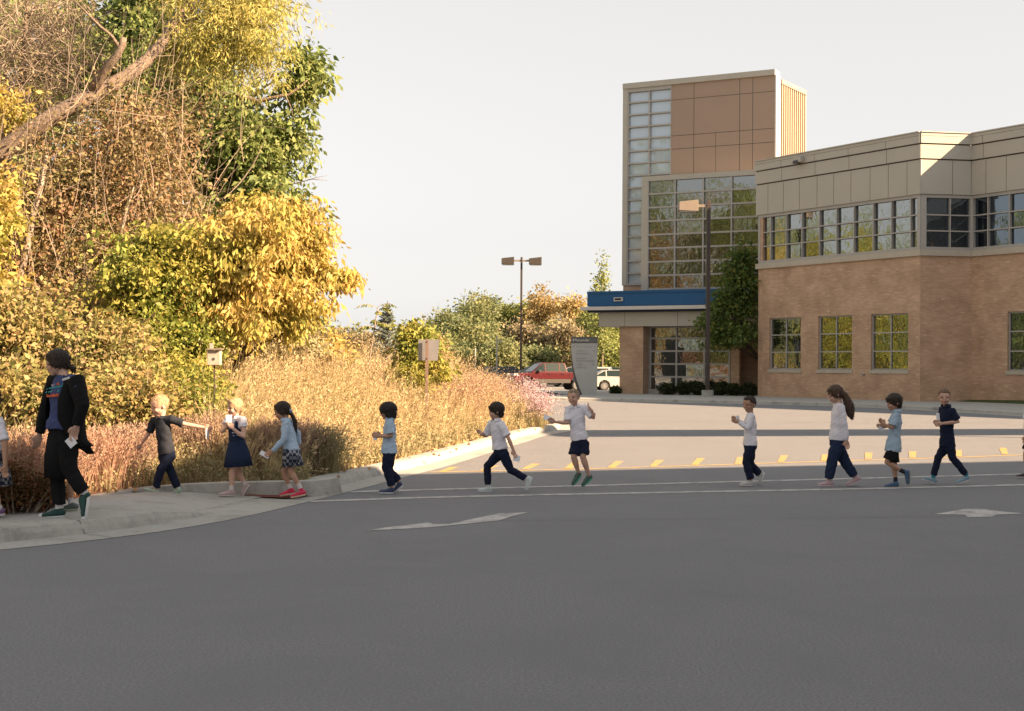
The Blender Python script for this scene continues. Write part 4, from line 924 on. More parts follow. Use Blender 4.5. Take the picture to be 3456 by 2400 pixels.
far(1225, 720, 145, 150, 'far_yg', 'wide yellow-green tree right behind the black saloon', seed=43, tips=460)
far(1420, 690, 160, 130, 'far_gold', 'golden tree hidden behind the entrance tower', seed=16, tips=300)
# thin young poplar rising over the canopy
cP = D3(1352, 830, 112)
tree('young_poplar', (cP.x, 112, -0.05), [BL_(1350,590,112,0.35,0.4,0.8), BL_(1350,625,112,0.7,0.7,0.8), BL_(1345,655,112,0.9,0.9,0.7), BL_(1362,680,112,0.8,0.9,0.7), BL_(1352,720,112,1.2,1.2,1.3), BL_(1350,770,112,1.2,1.2,1.2)],
     'thin young poplar rising above the blue canopy', 'tree', LM['far_yg'], tips=330, per=9, spread=0.22, L=0.17, Wd=0.8, r0=0.10, twigs=60, shell=1.6, twr=0.012, lump=0.3)
# woodland west of the drive, out of the picture but mirrored in the school windows
gw = 'woodland mirrored in the school windows'
k = 0
for (x, y, h, rr_, m) in ((-19,52,19,4.6,'green'),(-24,60,13.5,4.2,'rust'),(-22,71,12.5,4,'green'),(-33,52,24,5.6,'green'),(-16,80,11.5,3.8,'yelgreen'),(-27,84,13,4.5,'green'),(-36,68,14.5,5,'yelgreen'),(-34,40,22,5.4,'rust'),(-44,55,24,6,'yelgreen'),(-24,33,17,4.4,'green'),(-44,82,15,5.2,'green'),(-36,97,17,5,'gold'),(-22,96,14,4.4,'yelgreen'),(-52,98,19,6,'green'),(-32,20,19,5,'willow'),(-44,28,22,6,'green'),(-57,40,24,6.5,'rust'),(-60,68,22,6,'yelgreen'),(-25,8,16,4.6,'gold'),(-40,8,19,5.5,'green')):
    bl = [((x, y, h*0.14), (rr_*0.9, rr_*0.9, h*0.16))]
    for j in range(8):
        a = j*2.4+k; q = rr_*rnd.uniform(0.42, 0.6); bl.append(((x+rr_*0.55*math.cos(a), y+rr_*0.55*math.sin(a), h*(0.30+0.075*j)), (q, q, q*1.1)))
    lab = ['tall green', 'golden', 'yellow-green', 'dark green', 'amber', 'broad green', 'willow-yellow', 'lime', 'deep gold', 'slim green', 'far green', 'far gold', 'far lime', 'outer green', 'pale willow', 'leafy green', 'rust-brown', 'outer lime', 'southern gold', 'southern green'][k]
    tree('woodland_tree', (x, y, 0.0), bl, lab+' woodland tree west of the drive, hidden behind the near wood', 'tree', LM[m], 'bark', tips=420, per=13, spread=0.5, L=0.5, Wd=0.55, r0=0.2, group=gw, seed=k, zmin=0.3, twigs=20, twr=0.03)
    k += 1
# tree in the corner between lobby and wing
Yt = 78.8
tree('corner_tree', (14.9, 80.6, 0.14), [BL_(1655,620,Yt,0.95,0.9,1.2), BL_(1665,580,Yt+.1,0.6,0.8,0.6), BL_(1625,680,Yt-.6,1.0,1.2,1.0), BL_(1670,690,Yt,1.0,0.9,1.1), BL_(1600,730,Yt-1,0.8,1.0,0.7), BL_(1650,750,Yt-.7,1.2,1.2,0.8), BL_(1585,725,Yt-1,0.35,0.6,0.35), BL_(1690,640,Yt,0.8,0.9,1.0), BL_(1620,765,Yt-1,0.7,0.9,0.35)],
     'round green tree in the corner between glass entrance and brick wing', 'tree', LM['dark'], 'bark_dark', tips=520, per=17, spread=0.2, L=0.20, Wd=0.65, r0=0.16, droop=0.6, shell=1.7, lump=0.55, twigs=140, twr=0.015,
     trunk=[(14.9,80.6,0), (14.5,80,1.2), (14.0,79.4,2.0), (13.3,79,2.7), (12.8,78.8,3.3), (12.6,78.7,4.6), (12.7,78.7,6.6), (12.9,78.7,8.2)])
# clipped bushes at the lobby
hg = 'clipped bushes along the school front'
for i, (x0, x1, top, Y, lab) in enumerate(((2224,2280,1297,80.3,'dark clipped bush at the left end of the lobby glass'), (2283,2336,1294,80.0,'dark clipped bush under the middle of the lobby glass'), (2336,2380,1296,79.7,'dark clipped bush just left of the tall lamp pole'),
        (2398,2452,1296,79.2,'dark clipped bush just right of the tall lamp pole'), (2450,2505,1299,78.8,'dark clipped bush between two others right of the lamp pole'), (2503,2557,1299,78.5,'dark clipped bush touching the corner of the brick wing'), (2062,2092,1312,83.0,'small spiky dark plant at the foot of the brick pier'))):
    a = P3(x0, 1300, Y); b = P3(x1, 1300, Y); ht = P3(x0, top, Y).z; w_ = (b.x-a.x)/2
    root = empty('hedge_bush', ((a.x+b.x)/2, Y, 0.14), lab, 'bush', hg)
    crown('foliage', [(((a.x+b.x)/2-w_*.3, Y, 0.14+ht*0.42), (w_*0.75, 0.45, ht*0.48)), (((a.x+b.x)/2+w_*.3, Y, 0.14+ht*0.40), (w_*0.72, 0.45, ht*0.46)), (((a.x+b.x)/2, Y-.1, 0.14+ht*0.5), (w_*0.7, 0.4, ht*0.42))], 300, 12, 0.07, 0.10, 0.55, LM['hedge'], root, droop=-0.3, shell=2.2, lump=0.12, seed=i)
    mb = MB(); 
    for j in range(6): mb.tube([((a.x+b.x)/2+rnd.uniform(-.2,.2)*w_, Y, 0.1), ((a.x+b.x)/2+rnd.uniform(-.8,.8)*w_, Y+rnd.uniform(-.3,.3), ht*0.8)], [0.02, 0.008], 4)
    mb.build('stems', MT['bark_dark'], root)

# ------------------------------------------------------------------ grasses on the island
def blades(x, y, z, h, lean, wd, seg=3, bend=1.0, tiltvar=0.25):
    n = len(x); t = np.linspace(0, 1, seg+1)[None, :, None]
    base = np.stack([x, y, z], 1)[:, None, :]
    lz = np.sqrt(np.clip(1-(lean**2).sum(1), 0.15, 1))
    up = np.stack([np.zeros(n), np.zeros(n), h*lz], 1)[:, None, :]
    ln = np.stack([lean[:, 0]*h, lean[:, 1]*h, np.zeros(n)], 1)[:, None, :]
    c = base+up*(t-0.25*bend*(np.linalg.norm(lean, axis=1)[:, None, None])*t**2)+ln*(t**(1+bend*0.8))
    a = rng.uniform(0, 2*np.pi, n); sd = np.stack([np.cos(a), np.sin(a), np.zeros(n)], 1)[:, None, :]
    wv = (wd[:, None, None]*(1-0.85*t))*0.5
    V = np.stack([c-sd*wv, c+sd*wv], 2).reshape(-1, 3)
    k = (seg+1)*2; I0 = (np.arange(n)*k)[:, None]
    q = []
    for s in range(seg): q.append(np.concatenate([I0+2*s, I0+2*s+1, I0+2*s+3, I0+2*s+2], 1))
    return V, np.concatenate(q), c
def island_points(n, dens, x0=-14, x1=3.2, y0=15.5, y1=62):
    x = rng.uniform(x0, x1, n*4); y = rng.uniform(y0, y1, n*4); s = signed(x, y)
    k = (s > 0.12) & (rng.random(n*4) < dens(x, y, s)); x, y, s = x[k][:n], y[k][:n], s[k][:n]
    return x, y, s, hill(x, y, s)
def wobble(x, y, f, p): return np.sin(x*f+p)*np.cos(y*f*0.8+p*1.7)+0.5*np.sin(x*f*2.3-p)*np.sin(y*f*1.9+p)
# tall straw grass
dz = lambda x, y, s: np.clip(s/1.2, 0.05, 1)*np.where(y > 40, 0.35, 1)*np.clip((x/y+0.225)/0.05, 0.06, 1)*np.clip(1.25-(y-18)/40, 0.35, 1)
x, y, s, z = island_points(62000, dz)
tuft = np.stack([x, y], 1)
cell = 0.42; ci = np.floor(x/cell).astype(int); cj = np.floor(y/cell).astype(int)
hsh = lambda a: np.modf(np.abs(np.sin(ci*12.9898+cj*78.233+a)*43758.5453))[0]
cx_, cy_ = (ci+0.5+0.7*(hsh(1.0)-0.5))*cell, (cj+0.5+0.7*(hsh(2.0)-0.5))*cell
x0_, y0_ = x.copy(), y.copy()
x = cx_+(x-cx_)*0.42; y = cy_+(y-cy_)*0.42; s = signed(x, y); kk = s > 0.1; x, y, s, x0_, y0_ = x[kk], y[kk], s[kk], x0_[kk], y0_[kk]; z = hill(x, y, s)
ci, cj = ci[kk], cj[kk]; th = hsh(3.0)
hgt = (0.45+0.85*np.clip(s/2.5, 0, 1))*(0.72+0.5*th+0.18*wobble(x, y, 0.9, 1)+0.16*rng.normal(size=len(x))).clip(0.35, 1.8)
tall = np.exp(-((x+0.6)**2/3.5+(y-33)**2/14)); hgt *= 1+0.15*tall
ln = np.stack([0.12+(x0_-x)*1.5+0.45*(hsh(4.0)-0.45)+0.16*rng.normal(size=len(x)), (y0_-y)*1.5+0.3*(hsh(5.0)-0.5)+0.16*rng.normal(size=len(x))], 1).clip(-0.85, 0.85)
V, Q, c = blades(x, y, z, hgt*1.0*(1+0.28*tall), (ln*1.15+np.array([0.10, 0])).clip(-.9, .9), 0.006+0.010*rng.random(len(x)), 5)
tag(link('prairie_grass', np_mesh('prairie_grass', V, Q), None, LM['straw']), 'tall golden-tan prairie grass leaning across the planted island', 'grass', kind='stuff')
# seed heads at the tips
k = rng.random(len(x)) < 0.26; tp = c[k][:, -1, :]; td = tp-c[k][:, -2, :]; n = len(tp); per = 8
C = np.repeat(tp, per, 0)-np.repeat(td, per, 0)*rng.random((n*per, 1))*0.7+rng.normal(size=(n*per, 3))*0.016
D = np.repeat(td/np.linalg.norm(td, axis=1, keepdims=True), per, 0)+rng.normal(size=(n*per, 3))*0.55
V, Q = leaf_quads(C, D, 0.04+0.035*rng.random(n*per), 0.3)
tag(link('grass_seed_heads', np_mesh('grass_seed_heads', V, Q), None, LM['straw_head']), 'feathery tan seed heads on the prairie grass', 'seed heads', kind='stuff')
# weeds near the kerb
dz = lambda x, y, s: np.where(s < 2.6, 1, 0.12)*np.where(x < 0.5, 1, 0.3)*(0.35+0.65*(wobble(x, y, 1.4, 9) > -0.2))
x, y, s, z = island_points(26000, dz, -9, 2.5, 16, 40)
hgt = (0.18+0.35*np.clip(s/1.2, 0, 1))*(1+0.3*rng.normal(size=len(x))).clip(0.3, 1.8)
ln = 0.4*rng.normal(size=(len(x), 2)).clip(-0.9/1.5, 0.9/1.5)
V1, Q1, c = blades(x, y, z, hgt, ln, 0.008+0.006*rng.random(len(x)), 3)
kk = rng.random(len(x)) < 0.5; mid = c[kk][:, 2, :]; per = 6; C = np.repeat(mid, per, 0)+rng.normal(size=(len(mid)*per, 3))*np.array([.05,.05,.06])
V2, Q2 = leaf_quads(C, rng.normal(size=C.shape)+np.array([0, 0, 0.4]), 0.04+0.03*rng.random(len(C)), 0.45)
tag(link('weeds', np_mesh('weeds', np.concatenate([V1, V2]), np.concatenate([Q1, Q2+len(V1)])), None, LM['weed']), 'green and brown weeds along the kerb of the island', 'weeds', kind='stuff')
# fallen leaves
n = 5200; x = rng.uniform(-7, 3, n*3); y = rng.uniform(16, 34, n*3); s = signed(x, y); k = (s > -0.5) & (s < 0.9) & (rng.random(n*3) < np.where(s < 0.1, 0.05, np.exp(-s*2.2))*np.where(y > 20.5, 1.0, 0.5)); x, y, s = x[k][:n], y[k][:n], s[k][:n]
z = np.where(s > 0.0, np.maximum(hill(x, y, s), 0.1)+0.02, 0.17)
D = rng.normal(size=(len(x), 3))*np.array([1, 1, 0.35]); V, Q = leaf_quads(np.stack([x, y, z+0.01], 1), D, 0.045+0.04*rng.random(len(x)), 0.8, 0.3)
tag(link('leaf_litter', np_mesh('leaf_litter', V, Q), None, LM['litter']), 'pale fallen leaves scattered along the top of the kerb', 'fallen leaves', kind='stuff')
n = 260; p0 = G(720, 1640, 0.05); C = np.stack([p0.x+rng.normal(size=n)*0.28, p0.y+rng.normal(size=n)*0.30-0.1, 0.075+0.03*rng.random(n)], 1)
V, Q = leaf_quads(C, rng.normal(size=(n, 3))*np.array([1, 1, 0.3]), 0.04+0.03*rng.random(n), 0.8, 0.3)
tag(link('leaf_pile', np_mesh('leaf_pile', V, Q), None, LM['litter']), 'small drift of dry leaves in the corner of the ramp kerb', 'fallen leaves', kind='stuff')
# single clumps of coloured grass
def clump(px, py, r, h, m, label, n=700, group='ornamental grass clumps by the pavement', spread=0.38):
    p = G(px, py, 0.12); g_ = max(gz(p.x, p.y), 0.1); x = p.x+rng.normal(size=n)*r*0.35; y = p.y+rng.normal(size=n)*r*0.35
    dx, dy = x-p.x, y-p.y; l = np.stack([dx, dy], 1)/r*spread+rng.normal(size=(n, 2))*0.10
    V, Q, c = blades(x, y, np.full(n, g_-0.02), h*(0.65+0.5*rng.random(n)), l.clip(-0.8, 0.8), 0.005+0.006*rng.random(n), 4)
    tp = c[:, -1, :]; td = tp-c[:, -2, :]; per = 6; C = np.repeat(tp, per, 0)-np.repeat(td, per, 0)*rng.random((n*per, 1))*1.2+rng.normal(size=(n*per, 3))*0.012
    V2, Q2 = leaf_quads(C, np.repeat(td/np.linalg.norm(td, axis=1, keepdims=True), per, 0)+rng.normal(size=(n*per, 3))*0.4, 0.03+0.02*rng.random(n*per), 0.3)
    me = np_mesh('ornamental_grass', np.concatenate([V, V2]), np.concatenate([Q, Q2+len(V)]))
    o = link('ornamental_grass', me, None, LM[m]); return tag(o, label, 'ornamental grass', group)
clump(60, 1690, 0.42, 0.78, 'coral', 'coral-pink grass clump at the left edge behind the dark bush', 900)
clump(170, 1672, 0.4, 0.78, 'coral', 'coral-pink grass clump behind the legs of the woman', 900)
clump(330, 1648, 0.42, 0.72, 'coral', 'sunlit coral grass clump between the woman and the boy with spread arms', 1100)
clump(430, 1628, 0.4, 0.73, 'redgrass', 'dusky red grass clump just left of the boy with spread arms')
clump(520, 1606, 0.4, 0.73, 'redgrass', 'dusky red grass clump behind the boy with spread arms')
clump(640, 1602, 0.42, 0.73, 'redgrass', 'dusky red grass clump under the outstretched arm of the boy')
clump(730, 1604, 0.45, 0.82, 'redgrass', 'dusky red grass clump just left of the girl in the navy dress')
clump(930, 1606, 0.5, 0.82, 'redgrass', 'dusky red grass clump behind the girl in the blue cardigan', 900)
clump(1010, 1600, 0.4, 0.77, 'redgrass', 'dusky red grass clump just right of the girl in the blue cardigan')
clump(840, 1604, 0.35, 0.7, 'weed', 'dark green grass clump between the two girls')
clump(1085, 1600, 0.35, 0.7, 'weed', 'olive grass clump above the square end of the ramp kerb')
# asters and the tall reddish seed heads
def asters(xd, yd, Y, r, h, n, label):
    c = D3(xd, yd, Y); g_ = max(gz(c.x, Y), 0.0); root = empty('aster_plant', (c.x, Y, g_), label, 'flowers', 'pink asters at the tip of the island')
    x = c.x+rng.normal(size=n)*r*0.5; y = Y+rng.normal(size=n)*r*0.5; hh_ = h*(0.6+0.5*rng.random(n))
    V, Q, cc = blades(np.full(n, c.x)+0.3*(x-c.x), np.full(n, Y)+0.3*(y-Y), np.full(n, g_), hh_, (np.stack([x-c.x, y-Y], 1)/h*0.9).clip(-.8, .8), np.full(n, 0.008), 3)
    link('stems', np_mesh('stems', V, Q), root, LM['weed'])
    tp = cc[:, -1, :]; per = 9; C = np.repeat(tp, per, 0)+rng.normal(size=(n*per, 3))*np.array([.05,.05,.06])
    V, Q = leaf_quads(C, rng.normal(size=C.shape), np.full(len(C), 0.03), 0.9, 0.2); link('flowers', np_mesh('flowers', V, Q), root, LM['aster'])
asters(1212, 905, 36, 0.42, 0.95, 260, 'pale pink aster clump farthest out at the tip of the island')
asters(1190, 880, 38, 0.4, 1.1, 160, 'thin pale aster clump just left of the one at the island tip')
asters(1165, 850, 36, 0.35, 1.2, 120, 'sparse aster clump among the grass below the parked cars')
n = 5200; x = -1.3+rng.normal(size=n)*0.9; y = 34+rng.normal(size=n)*1.5; s = signed(x, y); k = s > 0.35; x, y = x[k][:2400], y[k][:2400]; n = len(x); z = hill(x, y)
V, Q, c = blades(x, y, z, 1.10*(1+0.12*rng.normal(size=n)), rng.normal(size=(n, 2))*0.16, np.full(n, 0.008), 3)
tp = c[:, -1, :]; per = 10; C = np.repeat(tp, per, 0)+rng.normal(size=(n*per, 3))*np.array([.04,.04,.09])
V2, Q2 = leaf_quads(C, rng.normal(size=C.shape), 0.025+0.02*rng.random(len(C)), 0.6)
tag(link('seed_stalks', np_mesh('seed_stalks', np.concatenate([V, V2]), np.concatenate([Q, Q2+len(V)])), None, M_leaf('rosy_seed', [(0.44,0.28,0.20),(0.52,0.36,0.26),(0.38,0.26,0.17),(0.50,0.40,0.25)])), 'domed stand of reddish seed stalks right of the blank metal sign', 'plants', kind='stuff')
# ------------------------------------------------------------------ lamps, signs, birdhouse
def lamp(pos, h, heads, wpole, label, face=0.0, zb=0.14, hm=None):
    x, y = pos; r = empty('street_lamp', (x, y, zb), label, 'street lamp', 'tall car park lamps')
    w2 = wpole/2; mb = MB(); mb.box((x-w2, y-w2, zb+0.35), (x+w2, y+w2, h)); mb.build('pole', MT['bronze'], r, bevel=0.01)
    mb = MB(); mb.tube([(x, y, zb-0.1), (x, y, zb+0.35)], 0.32, 14); mb.build('footing', MT['concrete'], r)
    for s in heads:
        mb = MB(); mb.box((min(x+s*w2, x+s*0.62), y-0.05, h-0.36), (max(x+s*w2, x+s*0.62), y+0.05, h-0.22)); mb.build('arm', MT['fixture'], r)
        a, b = sorted((x+s*0.60, x+s*1.62)); mb = MB(); mb.hexa([(a,y-.42,h-.58),(b,y-.42,h-.62),(b,y+.42,h-.62),(a,y+.42,h-.58),(a,y-.42,h-.12),(b,y-.42,h+.0),(b,y+.42,h+.0),(a,y+.42,h-.12)])
        hd = mb.build('lamp_head', hm or MT['fixture'], r, bevel=0.02); mb = MB(); mb.box((a+.08,y-.34,h-.65),(b-.08,y+.34,h-.60)); mb.build('lens', MT['lens'], hd)
    return r
p = P3(2388, 1340, 76); htop = P3(2396, 677, 76).z
lamp((p.x, 76), htop, [-1], 0.20, 'tall dark lamp with a single head standing before the school entrance')
p = P3(1757.5, 1300, 115); lamp((p.x, 115), P3(1760, 868, 115).z, [-1, 1], 0.17, 'tall twin-headed lamp rising from the car park behind the grasses', zb=0.0, hm=M_plain('dark_housing', (0.06,0.05,0.042), 0.5))  # shade on these heads is put into the darker housing colour
# blank back of a sign on a post
def gzz(x, y): return max(gz(x, y), 0.0)
a, b = P3(1412, 1146, 29), P3(1483, 1216, 29); pc = P3(1442, 1180, 29); g0 = gzz(pc.x, 29)
r = empty('blank_sign', (pc.x, 29, g0), 'blank back of a square pale metal sign on a brown post', 'sign')
mb = MB(); mb.hexa([(a.x,28.97,b.z),(b.x-.03,28.90,b.z-.01),(b.x-.03,28.905,b.z-.01),(a.x,28.975,b.z),(a.x,28.97,a.z),(b.x,28.90,a.z),(b.x,28.905,a.z),(a.x,28.975,a.z)]); mb.build('panel', M_plain('sign_back', (0.33,0.33,0.34), 0.5, spec=0.4), r)
mb = MB(); mb.box((pc.x-.028, 28.85, g0-.1), (pc.x+.028, 28.90, a.z+.01)); mb.build('post', M_plain('brown_post', (0.22,0.15,0.125), 0.6), r)
mb = MB()
for z in (a.z-.05, b.z+.03): mb.tube([(pc.x, 28.84, z), (pc.x, 28.85, z)], 0.014, 8)
mb.build('bolt', MT['bronze'], r)
# birdhouse
Yb = 20.6; a, b = P3(703, 1182, Yb), P3(745, 1232, Yb); g0 = gzz(a.x, Yb); cx = (a.x+b.x)/2
r = empty('birdhouse', (cx, Yb, g0), 'small wooden birdhouse on a thin dark pole among the grasses', 'birdhouse')
wood = M_noise('birdhouse_wood', (0.42,0.34,0.28), (0.52,0.44,0.37), scale=12, rough=0.9)
mb = MB(); mb.box((a.x, Yb-.07, b.z), (b.x, Yb+.07, a.z)); bx = mb.build('box', wood, r, bevel=0.004)
mb = MB(); mb.tube([((cx), Yb-.074, b.z+.085), (cx, Yb-.069, b.z+.085)], 0.022, 14); mb.build('entrance_hole', MT['tar'], bx)
mb = MB(); mb.box((a.x+.002, Yb+.071, b.z-.0), (a.x+.055, Yb+.088, P3(703,1158,Yb).z)); mb.build('back_board', wood, r)
mb = MB(); mb.hexa([(a.x-.005,Yb-.11,a.z+.002),(b.x+.03,Yb-.11,a.z+.002),(b.x+.03,Yb+.07,a.z+.012),(a.x-.005,Yb+.07,a.z+.012),(a.x-.005,Yb-.11,a.z+.018),(b.x+.03,Yb-.11,a.z+.018),(b.x+.03,Yb+.07,a.z+.028),(a.x-.005,Yb+.07,a.z+.028)]); mb.build('roof', M_plain('old_board', (0.22,0.17,0.14), 0.9), r)
mb = MB(); mb.tube([(cx, Yb, g0-.1), (cx, Yb, b.z)], 0.012, 8); mb.build('pole', MT['bronze'], r)
# directory sign
Ys = 78.0; SX = lambda zx, zy: P3(1850+zx*0.1441, 1120+zy*0.1441, Ys)
r = empty('directory_sign', (P3(1970,1338,Ys).x, Ys, 0.1), 'tall grey directory sign with a curved left edge and dark header', 'sign')
pl = lambda pts: [((SX(*q)).x, (SX(*q)).z) for q in pts]
I4 = Matrix.Identity(4)
grey = M_plain('sign_grey', (0.42,0.43,0.42), 0.5); dgrey = M_plain('sign_dark', (0.11,0.11,0.11), 0.5)
mb = MB(); mb.solid(pl([(540,268),(545,450),(562,640),(590,820),(630,1000),(690,1200),(750,1360),(800,1478),(1146,1478),(1155,268)]), I4, Ys-.02, Ys-.12); fb_ = mb.build('panel', grey, r)
mb = MB(); mb.solid(pl([(540,120),(540,268),(540,500),(555,760),(585,980),(625,1180),(690,1380),(740,1520),(1146,1520),(1157,120)]), I4, Ys+.16, Ys-.018); mb.build('back_plate', dgrey, r)
mb = MB(); mb.solid(pl([(540,116),(540,262),(1155,262),(1157,116)]), I4, Ys-.022, Ys-.14); hd = mb.build('header', dgrey, r)
def text(s, zx, zy, hpx, m, parent, y, track=1.0, wpx=None):
    cu_ = bpy.data.curves.new('lettering', 'FONT'); cu_.body = s; cu_.size = 1.0; cu_.extrude = 0.004; cu_.space_character = track
    o = bpy.data.objects.new('tmp', cu_); COL.objects.link(o); bpy.context.view_layer.update()
    me = bpy.data.meshes.new_from_object(o.evaluated_get(bpy.context.evaluated_depsgraph_get())); me.name = 'lettering'; bpy.data.objects.remove(o)
    p = SX(zx, zy); h = hpx*0.1441/F*Ys; k = h/0.72
    xs = [v.co.x for v in me.vertices]; kx = k if wpx is None else (wpx*0.1441/F*Ys)/(max(xs)-min(xs))
    for v in me.vertices: v.co = Vector((p.x+v.co.x*kx, y-v.co.z*1.0, p.z+v.co.y*k))
    return link('lettering', me, parent, m)
wh = M_plain('letter_white', (0.7,0.7,0.68), 0.5); dk = M_plain('letter_grey', (0.24,0.24,0.24), 0.5); gr = M_plain('letter_green', (0.17,0.23,0.20), 0.5)
text('Mounds', 572, 222, 60, wh, hd, Ys-.146, 1.0, 368); text('Park', 948, 222, 60, gr, hd, Ys-.146, 1.0, 150)
text('A C A D E M Y', 570, 362, 26, dk, fb_, Ys-.126, 1.0, 535)
for s, zx, zy, wp in (('NORTH', 655, 464, 190), ('ENTRANCE', 655, 530, 285), ('LOWER /', 655, 640, 235), ('MIDDLE SCHOOL', 655, 700, 420), ('GYM', 690, 784, 110), ('OFFICE', 665, 856, 215)):
    text(s, zx, zy, 40, M_plain('letter_pale', (0.27,0.275,0.27), 0.5), fb_, Ys-.126, 1.0, wp)
mb = MB()
for zx, zy in ((1080,445),(1060,770)):
    p = SX(zx, zy); mb.solid([(p.x-.05,p.z-.045),(p.x+.05,p.z),(p.x-.05,p.z+.045)], I4, Ys-.121, Ys-.127)
mb.build('arrow', dk, fb_)
# thin poles by the car park
p = P3(1677, 1200, 92); zt_ = P3(1677, 1133, 92).z
r = empty('camera_pole', (p.x, 92, 0), 'thin pale pole with a small bracket left of the twin-headed lamp', 'pole')
mb = MB(); mb.tube([(p.x, 92, -.1), (p.x, 92, zt_)], 0.05, 8); mb.build('pole', MT['post'], r)
mb = MB(); mb.box((p.x, 91.97, zt_-.38), (p.x+.28, 92.03, zt_-.32)); mb.box((p.x+.2, 91.9, zt_-.46), (p.x+.3, 92.1, zt_-.26)); mb.build('bracket', MT['post'], r)
p = P3(1604, 1200, 80); mb = MB(); mb.tube([(p.x, 80, -.1), (p.x, 80, P3(1604,1175,80).z)], 0.04, 8)
tag(mb.build('marker_post', MT['post']), 'short thin marker post above the reddish seed stalks', 'post')

# ------------------------------------------------------------------ cars
RB = M_plain('tyre_rubber', (0.025,0.025,0.025), 0.85); RIM = M_plain('alloy', (0.5,0.5,0.5), 0.35, metallic=0.7); CG = M_plain('car_glass', (0.02,0.035,0.038), 0.08, spec=0.4)
CHR = M_plain('chrome', (0.7,0.7,0.7), 0.15, metallic=1.0); RED = M_plain('tail_red', (0.5,0.02,0.02), 0.3); HL = M_plain('headlight', (0.7,0.7,0.68), 0.15)
BLK = M_plain('black_trim', (0.02,0.02,0.02), 0.6)
def paint(n, c, met=0.0): return M_plain(n, c, 0.42, metallic=met, spec=0.35, coat=0.15, var=0.05)
def car(pos, yaw, prof, cab, wheels, L, W, Wt, belt, top, colour, label, group='parked cars', name='parked_car', wr=0.34, lower=None, handles=(), rearlights=True, tail=None):
    """prof: side outline of the body (x along the car, nose at 0), cab: outline of the cabin, both in metres"""
    x0, y0 = pos; r = empty(name, (x0, y0, 0), label, 'car' if name == 'parked_car' else 'pickup', group)
    Mx = Matrix.Translation((x0, y0, 0)) @ Matrix.Rotation(yaw, 4, 'Z') @ Matrix.Translation((-L/2, 0, 0))
    def ext(poly, w0, w1, zs=None):
        bm = bmesh.new(); n = len(poly)
        def hw(z): return w0 if zs is None else lerp(w0, w1, max(0, min(1, (z-zs[0])/(zs[1]-zs[0]))))
        A_ = [bm.verts.new(Mx @ Vector((p[0], -hw(p[1])/2, p[1]))) for p in poly]; B_ = [bm.verts.new(Mx @ Vector((p[0], hw(p[1])/2, p[1]))) for p in poly]
        bm.faces.new(A_); bm.faces.new(list(reversed(B_)))
        for i in range(n): bm.faces.new((A_[(i+1) % n], A_[i], B_[i], B_[(i+1) % n]))
        bmesh.ops.recalc_face_normals(bm, faces=bm.faces); return bm
    def put(bm, name, m, parent, bev=0.0, sm=True):
        me = bpy.data.meshes.new(name); bm.to_mesh(me); bm.free(); o = link(name, me, parent, m, False)
        if bev: b_ = o.modifiers.new('b', 'BEVEL'); b_.width = bev; b_.segments = 3; b_.limit_method = 'ANGLE'; b_.angle_limit = R(25)
        return o
    # wheel arches cut into the outline
    body = []
    bz = min(p[1] for p in prof)
    low = [(p[0], p[1]) for p in prof]
    out = []
    for i, p in enumerate(low):
        out.append(p)
    # bottom edge from rear to nose with arches
    bottom = []
    for wx in sorted(wheels, reverse=True):
        bottom += [(wx+wr*1.22*math.cos(a), bz+max(0, (wr-bz))+wr*1.22*math.sin(a)) if math.sin(a) > 0.05 else (wx+wr*1.22*math.cos(a), bz) for a in [math.pi*k/8 for k in range(9)]]
    bd = put(ext(out+bottom, W, W), 'body', colour, r, 0.05)
    cb = put(ext(cab, W*0.96, Wt, (belt, top)), 'cabin', colour, bd, 0.04)
    # side glass, windscreen and rear glass
    cx_ = [p[0] for p in cab]; xs0, xs1 = cab[0], cab[-1]
    bm = bmesh.new()
    def inset(poly, k=0.82):
        c0_ = sum(p[0] for p in poly)/len(poly), sum(p[1] for p in poly)/len(poly); return [(c0_[0]+(p[0]-c0_[0])*0.90, c0_[1]+(p[1]-c0_[1])*k+0.01) for p in poly]
    gl = inset(cab)
    for s in (-1, 1):
        vs = [bm.verts.new(Mx @ Vector((p[0], s*(lerp(W*0.96, Wt, max(0, min(1, (p[1]-belt)/(top-belt))))/2+0.006), p[1]))) for p in gl]; bm.faces.new(vs)
    put(bm, 'side_window', CG, cb)
    mb = MB(); mid = (min(cx_)+max(cx_))/2
    for xx in ([mid+0.05] if max(cx_)-min(cx_) < 2.7 else [mid-0.3, mid+0.75]):
        for s in (-1, 1): mb.v += [tuple(Mx @ Vector((xx+d, s*(lerp(W*0.96, Wt, q)/2+0.014), lerp(belt, top, q)))) for d, q in ((-.035, 0), (.035, 0), (.035, .98), (-.035, .98))]; n = len(mb.v); mb.f.append((n-4, n-3, n-2, n-1))
    mb.build('pillar', colour, cb)
    tops = [p for p in cab if p[1] > top-0.12]; fx_, rx_ = min(tops), max(tops); b0, b1 = min(cab), max(cab)
    for nm, (pa, pb) in (('windscreen', (b0, fx_)), ('rear_window', (b1, rx_))):
        d = Vector((pb[0]-pa[0], 0, pb[1]-pa[1])); nrm = Vector((-d.z, 0, d.x)).normalized()*(0.012 if nm == 'windscreen' else -0.012)
        if nrm.z < 0: nrm = -nrm
        q = []
        for t, s in ((.12, -1), (.12, 1), (.9, 1), (.9, -1)):
            w_ = lerp(W*0.96, Wt, t)/2*0.88; q.append(Mx @ (Vector((lerp(pa[0], pb[0], t), s*w_, lerp(pa[1], pb[1], t)))+nrm))
        mb = MB(); mb.v = [tuple(v) for v in q]; mb.f = [(0, 1, 2, 3)]; mb.build(nm, CG, cb)
